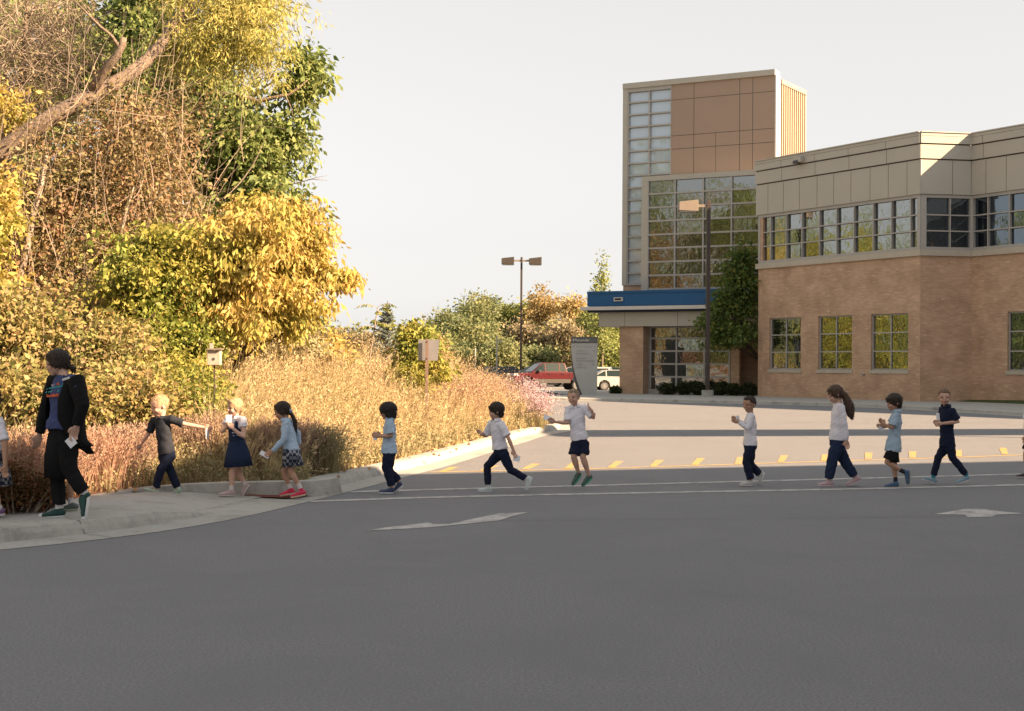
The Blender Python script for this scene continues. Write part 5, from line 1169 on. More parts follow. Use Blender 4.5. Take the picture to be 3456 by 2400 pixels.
    for wx in wheels:
        for s in (-1, 1):
            c = Vector((wx, s*(W/2-0.12), wr)); ax = Vector((0, s*0.12, 0))
            mb = MB(); mb.tube([Mx @ (c-ax), Mx @ (c-ax*.6), Mx @ (c+ax*.7), Mx @ (c+ax)], [wr*.94, wr, wr, wr*.94], 22); wl = mb.build('wheel', RB, r, smooth=False)
            mb = MB(); e = Mx @ (c+ax*1.02); f_ = Mx @ (c+ax*1.06); mb.tube([e, f_], wr*.16, 10)
            for k in range(9):
                a = k*2*math.pi/9; dd = Vector((math.cos(a), 0, math.sin(a))); pp = Vector((-math.sin(a), 0, math.cos(a)))*0.028
                n = len(mb.v); mb.v += [tuple(Mx @ (c+ax*1.05+dd*u_+pp*v_)) for u_, v_ in ((.04, -1), (.04, 1), (wr*.64, 1.2), (wr*.64, -1.2))]; mb.f.append((n, n+1, n+2, n+3))
            n = len(mb.v); mb.v += [tuple(Mx @ (c+ax*1.045+Vector((math.cos(k*.2618), 0, math.sin(k*.2618)))*q)) for q in (wr*.6, wr*.68) for k in range(24)]
            mb.f += [(n+k, n+(k+1) % 24, n+24+(k+1) % 24, n+24+k) for k in range(24)]
            mb.build('rim', RIM, wl)
    nose = min(p[0] for p in prof); tl = max(p[0] for p in prof); zl = belt-0.18
    for s in (-1, 1):
        mb = MB(); v = [(nose+.02, s*(W/2-.12)), (nose+.02, s*(W/2-.42))]
        mb.hexa([Mx @ Vector(q) for q in [(nose-.015, s*W/2*.62, zl-.09), (nose-.015, s*W/2*.98, zl-.09), (nose+.25, s*W/2*1.005, zl-.09), (nose+.25, s*W/2*.6, zl-.09), (nose-.005, s*W/2*.62, zl+.07), (nose-.005, s*W/2*.98, zl+.07), (nose+.25, s*W/2*1.005, zl+.07), (nose+.25, s*W/2*.6, zl+.07)]]); mb.build('headlight', HL, r)
        mb = MB(); tz = tail or (zl-.02, zl+.14)
        mb.hexa([Mx @ Vector(q) for q in [(tl+.012, s*W/2*.70, tz[0]), (tl+.012, s*W/2*1.0, tz[0]), (tl-.22, s*W/2*1.006, tz[0]), (tl-.22, s*W/2*.7, tz[0]), (tl+.012, s*W/2*.70, tz[1]), (tl+.012, s*W/2*1.0, tz[1]), (tl-.22, s*W/2*1.006, tz[1]), (tl-.22, s*W/2*.7, tz[1])]]); mb.build('tail_light', RED, r)
        mb = MB(); mx = min(cx_)+.55; mb.hexa([Mx @ Vector(q) for q in [(mx-.06, s*(W/2-.02), belt+.0), (mx+.08, s*(W/2-.02), belt+.0), (mx+.08, s*(W/2+.2), belt+.02), (mx-.06, s*(W/2+.2), belt+.02), (mx-.06, s*(W/2-.02), belt+.16), (mx+.08, s*(W/2-.02), belt+.16), (mx+.08, s*(W/2+.2), belt+.18), (mx-.06, s*(W/2+.2), belt+.18)]]); mb.build('mirror', CHR if lower else colour, r, bevel=0.02)
    for hx in handles:
        for s in (-1, 1):
            mb = MB(); ya, yb = sorted((s*W/2, s*(W/2+.035))); mb.hexa([Mx @ Vector(q) for q in [(hx, ya, belt-.13), (hx+.2, ya, belt-.13), (hx+.2, yb, belt-.13), (hx, yb, belt-.13), (hx, ya, belt-.09), (hx+.2, ya, belt-.09), (hx+.2, yb, belt-.09), (hx, yb, belt-.09)]]); mb.build('handle', CHR, r)
    bz_ = bz
    for xx, nm in ((nose-.05, 'front_bumper'), (tl-.02, 'rear_bumper')):
        mb = MB(); mb.hexa([Mx @ Vector(q) for q in [(xx, -W/2*.97, bz_+.02), (xx+.10, -W/2*.97, bz_+.02), (xx+.10, W/2*.97, bz_+.02), (xx, W/2*.97, bz_+.02), (xx, -W/2*.97, bz_+.28), (xx+.10, -W/2*.97, bz_+.28), (xx+.10, W/2*.97, bz_+.28), (xx, W/2*.97, bz_+.28)]]); mb.build(nm, CHR if lower else colour, r, bevel=0.02)
    mb = MB(); mb.hexa([Mx @ Vector(q) for q in [(tl+.08, -.26, bz_+.1), (tl+.085, -.26, bz_+.1), (tl+.085, .26, bz_+.1), (tl+.08, .26, bz_+.1), (tl+.08, -.26, bz_+.24), (tl+.085, -.26, bz_+.24), (tl+.085, .26, bz_+.24), (tl+.08, .26, bz_+.24)]]); mb.build('number_plate', M_plain('plate', (0.7,0.7,0.66), 0.5), r)
    if lower:
        for s in (-1, 1):
            mb = MB(); ya, yb = sorted((s*W/2, s*(W/2+.012)))
            for xa, xb in ((wheels[0]+wr*1.3, wheels[1]-wr*1.3),): mb.hexa([Mx @ Vector(q) for q in [(xa, ya, bz_), (xb, ya, bz_), (xb, yb, bz_), (xa, yb, bz_), (xa, ya, bz_+.27), (xb, ya, bz_+.27), (xb, yb, bz_+.27), (xa, yb, bz_+.27)]])
            mb.build('rocker_panel', lower, r)
            mb = MB(); xx = wheels[1]-wr*1.45; mb.hexa([Mx @ Vector(q) for q in [(xx, ya, bz_+.28), (xx+.02, ya, bz_+.28), (xx+.02, yb, bz_+.28), (xx, yb, bz_+.28), (xx, ya, belt-.02), (xx+.02, ya, belt-.02), (xx+.02, yb, belt-.02), (xx, yb, belt-.02)]]); mb.build('door_gap', BLK, r)
    return r
truck_prof = [(0.0,0.62),(0.02,1.05),(0.15,1.18),(1.35,1.28),(1.55,1.30),(5.85,1.30),(5.88,0.62),(5.7,0.55)]
truck_cab = [(1.25,1.28),(2.05,1.92),(2.25,1.98),(3.65,1.98),(3.80,1.92),(3.95,1.28)]
suv_prof = [(0.0,0.45),(0.0,0.78),(0.12,0.95),(1.15,1.08),(4.55,1.10),(4.72,1.0),(4.75,0.45),(4.6,0.32)]
suv_cab = [(1.0,1.08),(1.75,1.64),(2.0,1.70),(4.05,1.70),(4.25,1.64),(4.66,1.08)]
sed_prof = [(0.0,0.42),(0.0,0.62),(0.12,0.78),(1.25,0.92),(4.6,0.96),(4.68,0.85),(4.7,0.42),(4.55,0.28)]
sed_cab = [(1.1,0.92),(1.95,1.38),(2.2,1.45),(3.3,1.45),(3.55,1.40),(4.3,0.95)]
hat_cab = [(1.0,0.92),(1.85,1.42),(2.2,1.50),(3.5,1.48),(3.8,1.38),(4.5,0.98)]
def at(px, Y): return (P3(px, 1300, Y).x, Y)
g_ = 'cars in the car park'
car(at(1856, 101), R(17), truck_prof, truck_cab, (0.95, 4.65), 5.88, 1.98, 1.55, 1.30, 1.98, paint('truck_red', (0.075,0.003,0.007)), 'dark red crew-cab pickup with silver lower sides beside the directory sign', g_, 'parked_pickup', 0.40, paint('truck_silver', (0.085,0.08,0.072), 0.0), (2.45, 3.45))
car(at(2030, 108), R(-98), suv_prof, suv_cab, (0.85, 3.75), 4.75, 1.85, 1.45, 1.10, 1.70, paint('pearl_white', (0.42,0.41,0.39)), 'white estate seen from behind, just right of the directory sign', g_, tail=(1.0, 1.14))
car(at(2098, 103), R(-172), sed_prof, hat_cab, (0.8, 3.65), 4.4, 1.75, 1.35, 0.94, 1.50, paint('white_paint', (0.45,0.44,0.42)), 'white hatchback with spoked wheels half hidden by the brick pier', g_, handles=(2.2,))
car(at(2072, 121), R(170), suv_prof, suv_cab, (0.85, 3.75), 4.75, 1.9, 1.5, 1.10, 1.78, paint('dark_green', (0.05,0.065,0.06)), 'dark green estate behind the white cars', g_)
car(at(1842, 121), R(178), suv_prof, suv_cab, (0.85, 3.75), 5.0, 1.9, 1.5, 1.10, 1.78, paint('dark_blue', (0.03,0.04,0.06)), 'dark blue estate behind the red pickup', g_)
car(at(1772, 113), R(5), sed_prof, sed_cab, (0.85, 3.75), 4.7, 1.82, 1.4, 0.95, 1.45, paint('black_paint', (0.015,0.015,0.018)), 'black saloon at the foot of the twin-headed lamp', g_)
car(at(1665, 116), R(4), suv_prof, suv_cab, (0.85, 3.75), 4.75, 1.9, 1.5, 1.10, 1.70, paint('charcoal', (0.04,0.04,0.045)), 'charcoal estate just showing over the reddish seed stalks', g_)
car(at(1940, 123), R(-5), suv_prof, suv_cab, (0.85, 3.75), 4.75, 1.85, 1.45, 1.10, 1.70, paint('silver', (0.4,0.4,0.4), 0.5), 'silver estate almost hidden behind the directory sign', g_)
# ------------------------------------------------------------------ people
def solidify(parts, voxel, name, smooth_it=3, disp=0.0, dfreq=30.0):
    """parts: closed lofts and balls -> one continuous surface"""
    v = []; f = []
    for pv, pf in parts:
        n = len(v); v += pv; f += [tuple(n+i for i in q) for q in pf]
    me = bpy.data.meshes.new('tmp'); me.from_pydata([tuple(p) for p in v], [], f)
    o = bpy.data.objects.new('tmp', me); COL.objects.link(o)
    m = o.modifiers.new('r', 'REMESH'); m.mode = 'VOXEL'; m.voxel_size = voxel
    if smooth_it: s = o.modifiers.new('s', 'SMOOTH'); s.factor = 0.5; s.iterations = smooth_it
    bpy.context.view_layer.update(); dg = bpy.context.evaluated_depsgraph_get()
    me2 = bpy.data.meshes.new_from_object(o.evaluated_get(dg)); me2.name = name
    bpy.data.objects.remove(o); bpy.data.meshes.remove(me)
    if disp:
        n = len(me2.vertices); co = np.empty(n*3, np.float32); me2.vertices.foreach_get('co', co); co = co.reshape(-1, 3)
        no = np.empty(n*3, np.float32); me2.vertex_normals.foreach_get('vector', no); no = no.reshape(-1, 3)
        a, b, c = co[:,0]*dfreq, co[:,1]*dfreq, co[:,2]*dfreq
        w_ = np.sin(a+1.7*np.sin(c*.6))*np.sin(c*1.3+b+.8*np.sin(a*.7))+.6*np.sin(2.3*a-1.9*c)*np.sin(1.7*b+2.1*c)
        me2.vertices.foreach_set('co', (co+no*(w_*disp)[:, None]).ravel().astype(np.float32)); me2.update()
    return me2
def ball(c, r, ax=None, seg=12, rings=8):
    """ellipsoid with radii r along axes ax (3 vectors)"""
    c = Vector(c); ax = ax or (Vector((1,0,0)), Vector((0,1,0)), Vector((0,0,1)))
    r = r if hasattr(r, '__len__') else (r, r, r)
    v = []; f = []
    for i in range(rings+1):
        th = math.pi*i/rings
        for j in range(seg):
            ph = 2*math.pi*j/seg
            v.append(c+ax[0]*(r[0]*math.sin(th)*math.cos(ph))+ax[1]*(r[1]*math.sin(th)*math.sin(ph))+ax[2]*(r[2]*math.cos(th)))
    for i in range(rings):
        for j in range(seg):
            a, b = i*seg+j, i*seg+(j+1) % seg; f.append((a, b, b+seg, a+seg))
    # weld poles by simple fan caps is unnecessary for the voxel union
    return v, f
def loft(pts, rad, lat=None, k=14, round0=True, round1=True, pleat=0.0, npl=10):
    """closed tube; rad = list of r or (a lateral, b front)"""
    pts = [Vector(p) for p in pts]; m = len(pts); v = []; f = []
    lat = (lat or Vector((0, 1, 0))).normalized()
    for i, p in enumerate(pts):
        d = (pts[min(i+1, m-1)]-pts[max(0, i-1)]).normalized()
        a = (lat-d*lat.dot(d));
        if a.length < 0.2: a = Vector((1, 0, 0))-d*d.x
        a.normalize(); b = d.cross(a); r = rad[i]; ra, rb = r if hasattr(r, '__len__') else (r, r)
        for j in range(k):
            t = 2*math.pi*j/k; g = 1+(pleat*math.sin(npl*t)*(i/(m-1)) if pleat else 0)
            v.append(p+a*(ra*math.cos(t)*g)+b*(rb*math.sin(t)*g))
    for i in range(m-1):
        for j in range(k): f.append((i*k+j, i*k+(j+1) % k, (i+1)*k+(j+1) % k, (i+1)*k+j))
    for e, i, rn in ((0, 0, round0), (1, m-1, round1)):
        n = len(v); d = (pts[0]-pts[1] if e == 0 else pts[-1]-pts[-2]).normalized(); r = rad[i]; rr_ = min(r) if hasattr(r, '__len__') else r
        v.append(pts[i]+d*(rr_*0.55 if rn else 0.0))
        for j in range(k):
            a, b = i*k+j, i*k+(j+1) % k; f.append((n, b, a) if e == 0 else (n, a, b))
    return v, f
SK = {}
def M_skin(name, c):
    m, t, b = newmat(name); tc = N(t, 'ShaderNodeTexCoord'); n = N(t, 'ShaderNodeTexNoise', Scale=25.0, Detail=3); t.links.new(tc.outputs['Object'], n.inputs['Vector'])
    col = ramp(t, [(c[0]*.86, c[1]*.80, c[2]*.78, .3), (*c, .7)], n.outputs[0]); t.links.new(col, b.inputs['Base Color']); b.inputs['Roughness'].default_value = 0.5
    b.inputs['Subsurface Weight'].default_value = 0.12; b.inputs['Subsurface Radius'].default_value = (0.02, 0.008, 0.004); return m
SK['fair'] = M_skin('skin_fair', (0.62,0.40,0.31)); SK['light'] = M_skin('skin_light', (0.58,0.37,0.28)); SK['tan'] = M_skin('skin_tan', (0.47,0.28,0.19)); SK['brown'] = M_skin('skin_brown', (0.41,0.24,0.16))
EYE = M_plain('eye_dark', (0.05,0.035,0.03), 0.3); LIP = M_plain('lip', (0.34,0.12,0.10), 0.5); BROW = M_plain('brow', (0.20,0.12,0.08), 0.9); TEETH = M_plain('teeth', (0.6,0.55,0.5), 0.4)
def M_cloth(name, c, k=0.82, scale=18): return M_noise(name, tuple(x*k for x in c), c, scale=scale, rough=0.9, bump=0.25, bscale=160, spec=0.15)
def M_hair(name, c):
    return M_noise(name, tuple(x*.55 for x in c), tuple(min(1, x*1.3) for x in c), scale=26, rough=0.6, bump=0.7, bscale=60, stretch=(2.2,2.2,0.5), spec=0.35)
HR = {'black': M_hair('hair_black', (0.018,0.015,0.014)), 'dark': M_hair('hair_dark_brown', (0.032,0.021,0.016)), 'brown': M_hair('hair_brown', (0.075,0.042,0.028)), 'blond': M_hair('hair_blond', (0.45,0.30,0.17)), 'sand': M_hair('hair_sandy', (0.34,0.25,0.18)), 'fairbrown': M_hair('hair_fair_brown', (0.20,0.13,0.085))}
NAVY = M_cloth('navy_cloth', (0.014,0.02,0.045)); NAVY2 = M_cloth('navy_twill', (0.02,0.032,0.075)); BLACKC = M_cloth('black_cloth', (0.012,0.012,0.013)); WHITE = M_cloth('white_cotton', (0.74,0.73,0.80), 0.92); BLUE = M_cloth('pale_blue_cotton', (0.42,0.55,0.70), 0.9)
BLUE2 = M_cloth('washed_blue_cotton', (0.36,0.48,0.60), 0.88); INDIGO = M_cloth('indigo_tee', (0.06,0.08,0.19)); SOCK = M_cloth('white_sock', (0.62,0.60,0.60)); SOCKD = M_cloth('dark_sock', (0.03,0.03,0.04)); CHAR = M_cloth('charcoal_polo', (0.03,0.034,0.045))
def M_plaid():
    m, t, b = newmat('plaid'); tc = N(t, 'ShaderNodeTexCoord'); mp = N(t, 'ShaderNodeMapping'); mp.inputs['Rotation'].default_value = (0, 0, 0.35); mp.inputs['Scale'].default_value = (1, 1, 1); t.links.new(tc.outputs['Object'], mp.inputs[0])
    c = N(t, 'ShaderNodeTexChecker'); c.inputs['Scale'].default_value = 26.0; t.links.new(mp.outputs[0], c.inputs[0]); c.inputs['Color1'].default_value = (0.016,0.022,0.05,1); c.inputs['Color2'].default_value = (0.30,0.32,0.36,1)
    c2 = N(t, 'ShaderNodeTexChecker'); c2.inputs['Scale'].default_value = 9.0; t.links.new(mp.outputs[0], c2.inputs[0]); c2.inputs['Color1'].default_value = (1,1,1,1); c2.inputs['Color2'].default_value = (0.35,0.38,0.42,1)
    x = N(t, 'ShaderNodeMix', data_type='RGBA', blend_type='MULTIPLY'); x.inputs[0].default_value = 1; t.links.new(c.outputs[0], x.inputs[6]); t.links.new(c2.outputs[0], x.inputs[7]); t.links.new(x.outputs[2], b.inputs['Base Color']); b.inputs['Roughness'].default_value = 0.9; return m
PLAID = M_plaid()
def shoe_mats(n, c, s): return (M_plain('shoe_'+n, c, 0.6), M_plain('sole_'+n, s, 0.6))

def person(label, Z, skin, S, P, dep, yaw, pitch, hh, hair, top, bottom, shoes, sock=None, build=1.0, hairstyle='short', extras=None, expr='calm', group='children walking in line across the road', roll=0.0):
    """P: joints in photograph pixels; dep: depth offsets of the far/near joints; yaw: where the face looks (0 = picture left, 90 = towards the camera)"""
    W = {k: P3(v[0], v[1], Z+dep.get(k, 0.0)) for k, v in P.items()}
    root = empty('person', tuple(Vector((W['pel'].x, Z, 0.0))), label, 'person', group)
    up = (W['neck']-W['pel']).normalized(); lat = (W['shF']-W['shN']); lat = (lat-up*lat.dot(up)).normalized(); fr = up.cross(lat).normalized()
    if fr.x > 0.2 and yaw < 120: fr = -fr
    B = build; hm = hh*Z/F
    # head frame
    ya = R(yaw); pt = R(pitch); hf = Vector((-math.cos(ya)*math.cos(pt), -math.sin(ya)*math.cos(pt), -math.sin(pt))); hu = Vector((-math.cos(ya)*math.sin(pt), -math.sin(ya)*math.sin(pt), math.cos(pt)))
    hl = hf.cross(hu).normalized()
    if roll: q = Matrix.Rotation(R(roll), 3, hf); hu = q @ hu; hl = q @ hl
    hc = W['head']; AX = (hf, hl, hu)
    HP = lambda a, b, c: hc+hf*(a*hm)+hl*(b*hm)+hu*(c*hm)
    hip = W['pel']; chest = W['neck'].lerp(hip, 0.28); waist = W['neck'].lerp(hip, 0.68); shc = (W['shN']+W['shF'])/2
    g = lambda x: x*S
    body = [loft([hip-up*g(.05), hip, waist, chest, W['neck'].lerp(hip, .10), W['neck']], [(g(.080)*B, g(.068)*B), (g(.088)*B, g(.07)*B), (g(.074)*B, g(.058)*B), (g(.084)*B, g(.058)*B), (g(.070)*B, g(.044)), (g(.040), g(.038))], lat)]
    nk = HP(-.12, 0, -.30); body.append(loft([W['neck']-up*g(.02), W['neck'].lerp(nk, .5), nk, HP(-.08, 0, -.1)], [g(.044)*B, g(.036)*B, g(.036)*B, g(.04)*B]))
    # head: cranium, cheeks, jaw, nose, ears
    body += [ball(HP(-.04, 0, .09), (.42*hm, .35*hm, .40*hm), AX, 16, 12), ball(HP(.06, 0, -.15), (.28*hm, .29*hm, .30*hm), AX, 14, 10), ball(HP(.19, 0, -.38), (.11*hm, .13*hm, .09*hm), AX), ball(HP(.16, 0, -.24), (.20*hm, .17*hm, .16*hm), AX)]
    body += [loft([HP(.33, 0, .02), HP(.385, 0, -.08), HP(.39, 0, -.125)], [.032*hm, .045*hm, .058*hm]), ball(HP(.33, 0, -.235), (.055*hm, .10*hm, .045*hm), AX), ball(HP(.29, 0, .07), (.09*hm, .24*hm, .05*hm), AX)]
    for s in (-1, 1): body += [ball(HP(-.06, s*.355, -.06), (.065*hm, .035*hm, .10*hm), AX, 10, 8), ball(HP(.22, s*.16, -.15), (.12*hm, .10*hm, .10*hm), AX)]
    for s in ('N', 'F'):
        sh, el, wr, ha = W['sh'+s], W['el'+s], W['wr'+s], W['ha'+s]
        body.append(loft([shc.lerp(sh, .55), sh, sh.lerp(el, .5), el, el.lerp(wr, .35), wr], [g(.034)*B, g(.036)*B, g(.032)*B, g(.028)*B, g(.028)*B, g(.0195)], k=12))
        d = (ha-wr).normalized(); pl_ = lat if abs(d.dot(lat)) < .8 else fr; w1 = d.cross(pl_).normalized(); pn = w1.cross(d).normalized()
        hlgt = g(.125)*(1.0 if B < 1.2 else 1.0); pc_ = wr+d*hlgt*.30
        body.append(loft([wr-d*g(.01), wr+d*hlgt*.12, pc_, wr+d*hlgt*.50], [g(.019), (g(.026), g(.016)), (g(.034), g(.015)), (g(.033), g(.012))], w1, 10))
        for q, (o_, ln, cu_) in enumerate(((-.85, .44, .25), (-.30, .52, .30), (.28, .49, .35), (.80, .38, .45))):
            a0 = wr+d*hlgt*.46+w1*(o_*g(.030)); d1 = (d*math.cos(cu_)+pn*math.sin(cu_)*(-1 if s == 'N' else 1)); d2 = (d*math.cos(cu_*2.6)+pn*math.sin(cu_*2.6)*(-1 if s == 'N' else 1))
            p1 = a0+d1*hlgt*ln*.55; p2 = p1+d2*hlgt*ln*.45; body.append(loft([a0, p1, p2], [g(.0095), g(.0088), g(.0075)], k=8))
        a0 = wr+d*hlgt*.16-w1*g(.026); p1 = a0+(d*.62-w1*.62)*hlgt*.22; body.append(loft([a0, p1, p1+(d*.9-w1*.15)*hlgt*.20], [g(.0115), g(.010), g(.008)], k=8))
        kn, an, to, he = W['kn'+s], W['an'+s], W['to'+s], W['he'+s]; hj = hip+lat*g(.052)*B*(1 if s == 'F' else -1)-up*g(.03)
        W['hip'+s] = hj
        body.append(loft([hj+up*g(.03), hj, hj.lerp(kn, .5), kn, kn.lerp(an, .32), kn.lerp(an, .7), an], [g(.062)*B, g(.066)*B, g(.056)*B, g(.041)*B, g(.043)*B, g(.030)*B, g(.024)], k=12))
        fd = (to-he).normalized(); body.append(loft([an, he.lerp(an, .45)+fd*g(.03), he.lerp(to, .55)+(an-he).normalized()*g(.02)], [g(.023), g(.026), g(.018)], k=8))
    me = solidify(body, g(.0072) if B < 1.2 else g(.0068), 'body', 2)
    bo = link('body', me, root, [SK[skin], EYE, LIP, BROW, TEETH], True)
    # eyes, brows and mouth on the face surface
    n = len(me.polygons); cc = np.empty(n*3, np.float32); me.polygons.foreach_get('center', cc); cc = cc.reshape(-1, 3)-np.array(hc)
    A_ = np.array([tuple(hf), tuple(hl), tuple(hu)]); q = cc @ A_.T/hm; mi = np.zeros(n, np.int32); fa_, la, ua = q[:, 0], np.abs(q[:, 1]), q[:, 2]
    fr_ = (fa_ > .12) & (np.linalg.norm(q, axis=1) < .7)
    mi[fr_ & (np.hypot((la-.145)/.050, (ua+.015)/.026) < 1)] = 1
    mi[fr_ & (la > .06) & (la < .235) & (ua > .075) & (ua < .098)] = 3
    if expr == 'smile': mi[fr_ & (la < .135) & (np.abs(ua+.245-la*la*2.0) < .032)] = 2; mi[fr_ & (la < .08) & (np.abs(ua+.238-la*la*2.0) < .010)] = 4
    else: mi[fr_ & (la < .095) & (np.abs(ua+.240) < .026)] = 2
    me.polygons.foreach_set('material_index', mi)
    # hair
    hs_ = []
    if hairstyle == 'buzz': hs_ = [ball(HP(-.07, 0, .125), (.415*hm, .365*hm, .405*hm), AX, 18, 12), ball(HP(.06, 0, .32), (.28*hm, .26*hm, .16*hm), AX)]
    elif hairstyle == 'short': hs_ = [ball(HP(-.08, 0, .14), (.44*hm, .385*hm, .42*hm), AX, 18, 12), ball(HP(.14, 0, .36), (.26*hm, .28*hm, .14*hm), AX), ball(HP(-.30, 0, -.05), (.14*hm, .27*hm, .22*hm), AX)]
    elif hairstyle == 'mop': hs_ = [ball(HP(-.07, 0, .16), (.48*hm, .42*hm, .42*hm), AX, 18, 12), ball(HP(.25, 0, .24), (.20*hm, .32*hm, .15*hm), AX), ball(HP(-.28, 0, -.10), (.20*hm, .32*hm, .28*hm), AX), ball(HP(.02, .27, .02), (.17*hm, .12*hm, .20*hm), AX), ball(HP(.02, -.27, .02), (.17*hm, .12*hm, .20*hm), AX)]
    elif hairstyle == 'bowl': hs_ = [ball(HP(-.06, 0, .13), (.53*hm, .47*hm, .44*hm), AX, 18, 12), ball(HP(.30, 0, .13), (.18*hm, .34*hm, .20*hm), AX), ball(HP(-.26, 0, -.17), (.30*hm, .38*hm, .34*hm), AX), ball(HP(-.04, .29, -.12), (.26*hm, .15*hm, .28*hm), AX), ball(HP(-.04, -.29, -.12), (.26*hm, .15*hm, .28*hm), AX)]
    elif hairstyle in ('pony', 'tied'):
        hs_ = [ball(HP(-.08, 0, .13), (.455*hm, .39*hm, .42*hm), AX, 18, 12), ball(HP(-.30, 0, -.03), (.18*hm, .30*hm, .26*hm), AX), ball(HP(.10, 0, .33), (.27*hm, .30*hm, .14*hm), AX), ball(HP(-.02, .29, .0), (.20*hm, .11*hm, .20*hm), AX), ball(HP(-.02, -.29, .0), (.20*hm, .11*hm, .20*hm), AX)]
    if P.get('tail0'):
        t0, t1 = W['tail0'], W['tail1']; tm = t0.lerp(t1, .45)+Vector((0.02, 0, -.0)); wt = (extras or {}).get('tailw', .03)
        hs_.append(loft([HP(-.38, 0, .10), t0, tm, t0.lerp(t1, .8), t1], [.10*hm, wt*.75, wt*1.15, wt*.9, wt*.25], k=10))
    me = solidify(hs_, g(.008), 'hair', 3, 0.0022*S, 55)
    n = len(me.vertices); co = np.empty(n*3, np.float32); me.vertices.foreach_get('co', co); co = co.reshape(-1, 3); no = np.empty(n*3, np.float32); me.vertex_normals.foreach_get('vector', no); no = no.reshape(-1, 3)
    m_ = {'buzz': 500, 'short': 700}.get(hairstyle, 900); pk = rng.integers(0, n, m_); p0 = co[pk]-no[pk]*.002; bkv = np.array(tuple(-hf))*.35
    dr = no[pk]*(.9 if hairstyle == 'buzz' else .12)+np.array([0, 0, -.75 if hairstyle != 'buzz' else .1])+bkv+rng.normal(size=(m_, 3))*.22; dr /= np.linalg.norm(dr, axis=1, keepdims=True)
    ln_ = (.012 if hairstyle == 'buzz' else .024)*min(S, 1.1)*(.6+.7*rng.random((m_, 1))); sd_ = np.cross(dr, no[pk]); sd_ /= np.linalg.norm(sd_, axis=1, keepdims=True)+1e-6; wv_ = .0032*S
    V_ = np.stack([p0-sd_*wv_, p0+sd_*wv_, p0+dr*ln_*.6+no[pk]*.002+sd_*wv_*.7, p0+dr*ln_*.6+no[pk]*.002-sd_*wv_*.7, p0+dr*ln_+sd_*.0006, p0+dr*ln_-sd_*.0006], 1).reshape(-1, 3)
    b6 = (np.arange(m_)*6)[:, None]; st_ = np_mesh('strands', V_, np.concatenate([b6+np.array([[0, 1, 2, 3]]), b6+np.array([[3, 2, 4, 5]])]))
    bm2 = bmesh.new(); bm2.from_mesh(me); bm2.from_mesh(st_); bm2.to_mesh(me); bm2.free(); bpy.data.meshes.remove(st_)
    link('hair', me, root, HR[hair], True)
    if P.get('tail0') and (extras or {}).get('bow'):
        wt = min(wt, .026); me = solidify([ball(W['tail0']+Vector((0, -.0, .0)), (wt*1.1, wt*1.3, wt*.9)), ball(W['tail0']+Vector((-.012, -.02, .015)), (wt*1.2, wt*.6, wt*.9))], g(.006), 'hair_tie', 2); link('hair_tie', me, root, extras['bow'], True)
    # top
    tm_, ttype, hemk = top[0], top[1], top[2]; hemp = W['neck'].lerp(hip, hemk); ease = (extras or {}).get('ease', 1.0)
    nb_ = W['neck']+up*g(.002)
    tp = [loft([hemp, W['neck'].lerp(hip, hemk*.85), waist, chest, W['neck'].lerp(hip, .12), nb_], [(g(.118)*B*ease, g(.105)*B*ease), (g(.113)*B*ease, g(.100)*B*ease), (g(.102)*B, g(.088)*B), (g(.112)*B, g(.087)*B), (g(.094)*B, g(.066)*B), (g(.052)*B, g(.050)*B)], lat, 20, False, False)]
    for s in ('N', 'F'):
        sh, el, wr = W['sh'+s], W['el'+s], W['wr'+s]
        if ttype == 'short': tp.append(loft([shc.lerp(sh, .3), sh+up*g(.004), sh.lerp(el, .45), sh.lerp(el, .84)], [g(.056)*B, g(.056)*B, g(.050)*B*ease, g(.057)*B*ease], k=14, round1=False))
        elif ttype == 'cap': tp.append(loft([shc.lerp(sh, .3), sh+up*g(.004), sh.lerp(el, .42)], [g(.056)*B, g(.055)*B, g(.052)*B], k=14, round1=False))
        elif ttype == 'long': tp.append(loft([shc.lerp(sh, .3), sh+up*g(.004), sh.lerp(el, .5), el, el.lerp(wr, .5), wr], [g(.052)*B, g(.050)*B, g(.045)*B, g(.042)*B, g(.038)*B, g(.031)*B], k=14, round1=False))
    me = solidify(tp, g(.0085), 'shirt', 2, 0.0042*S, 27/S); so_ = link('shirt', me, root, tm_, True)
    if (extras or {}).get('collar', True) and ttype != 'none':
        mb = MB(); K_ = 18; nc = W['neck']+up*g(.004)
        fo = Vector((fr.x, fr.y, 0)).normalized(); sd = up.cross(fo).normalized()
        for j in range(K_+1):
            a = R(28)+(2*math.pi-2*R(28))*j/K_; dr = fo*math.cos(a)+sd*math.sin(a)
            mb.v += [tuple(nc+dr*g(.046)*B+up*g(.018)), tuple(nc+dr*g(.062)*B+up*g(.022)), tuple(nc+dr*g(.078)*B-up*g(.016)), tuple(nc+dr*g(.056)*B-up*g(.018))]
        mb.f = [(4*j+i, 4*j+4+i, 4*j+4+(i+1) % 4, 4*j+(i+1) % 4) for j in range(K_) for i in range(4)]+[(3, 2, 1, 0), (4*K_, 4*K_+1, 4*K_+2, 4*K_+3)]
        mb.build('collar', (extras or {}).get('collar_m', tm_), so_, smooth=False)
    # bottom
    bm_, btype = bottom[0], bottom[1]
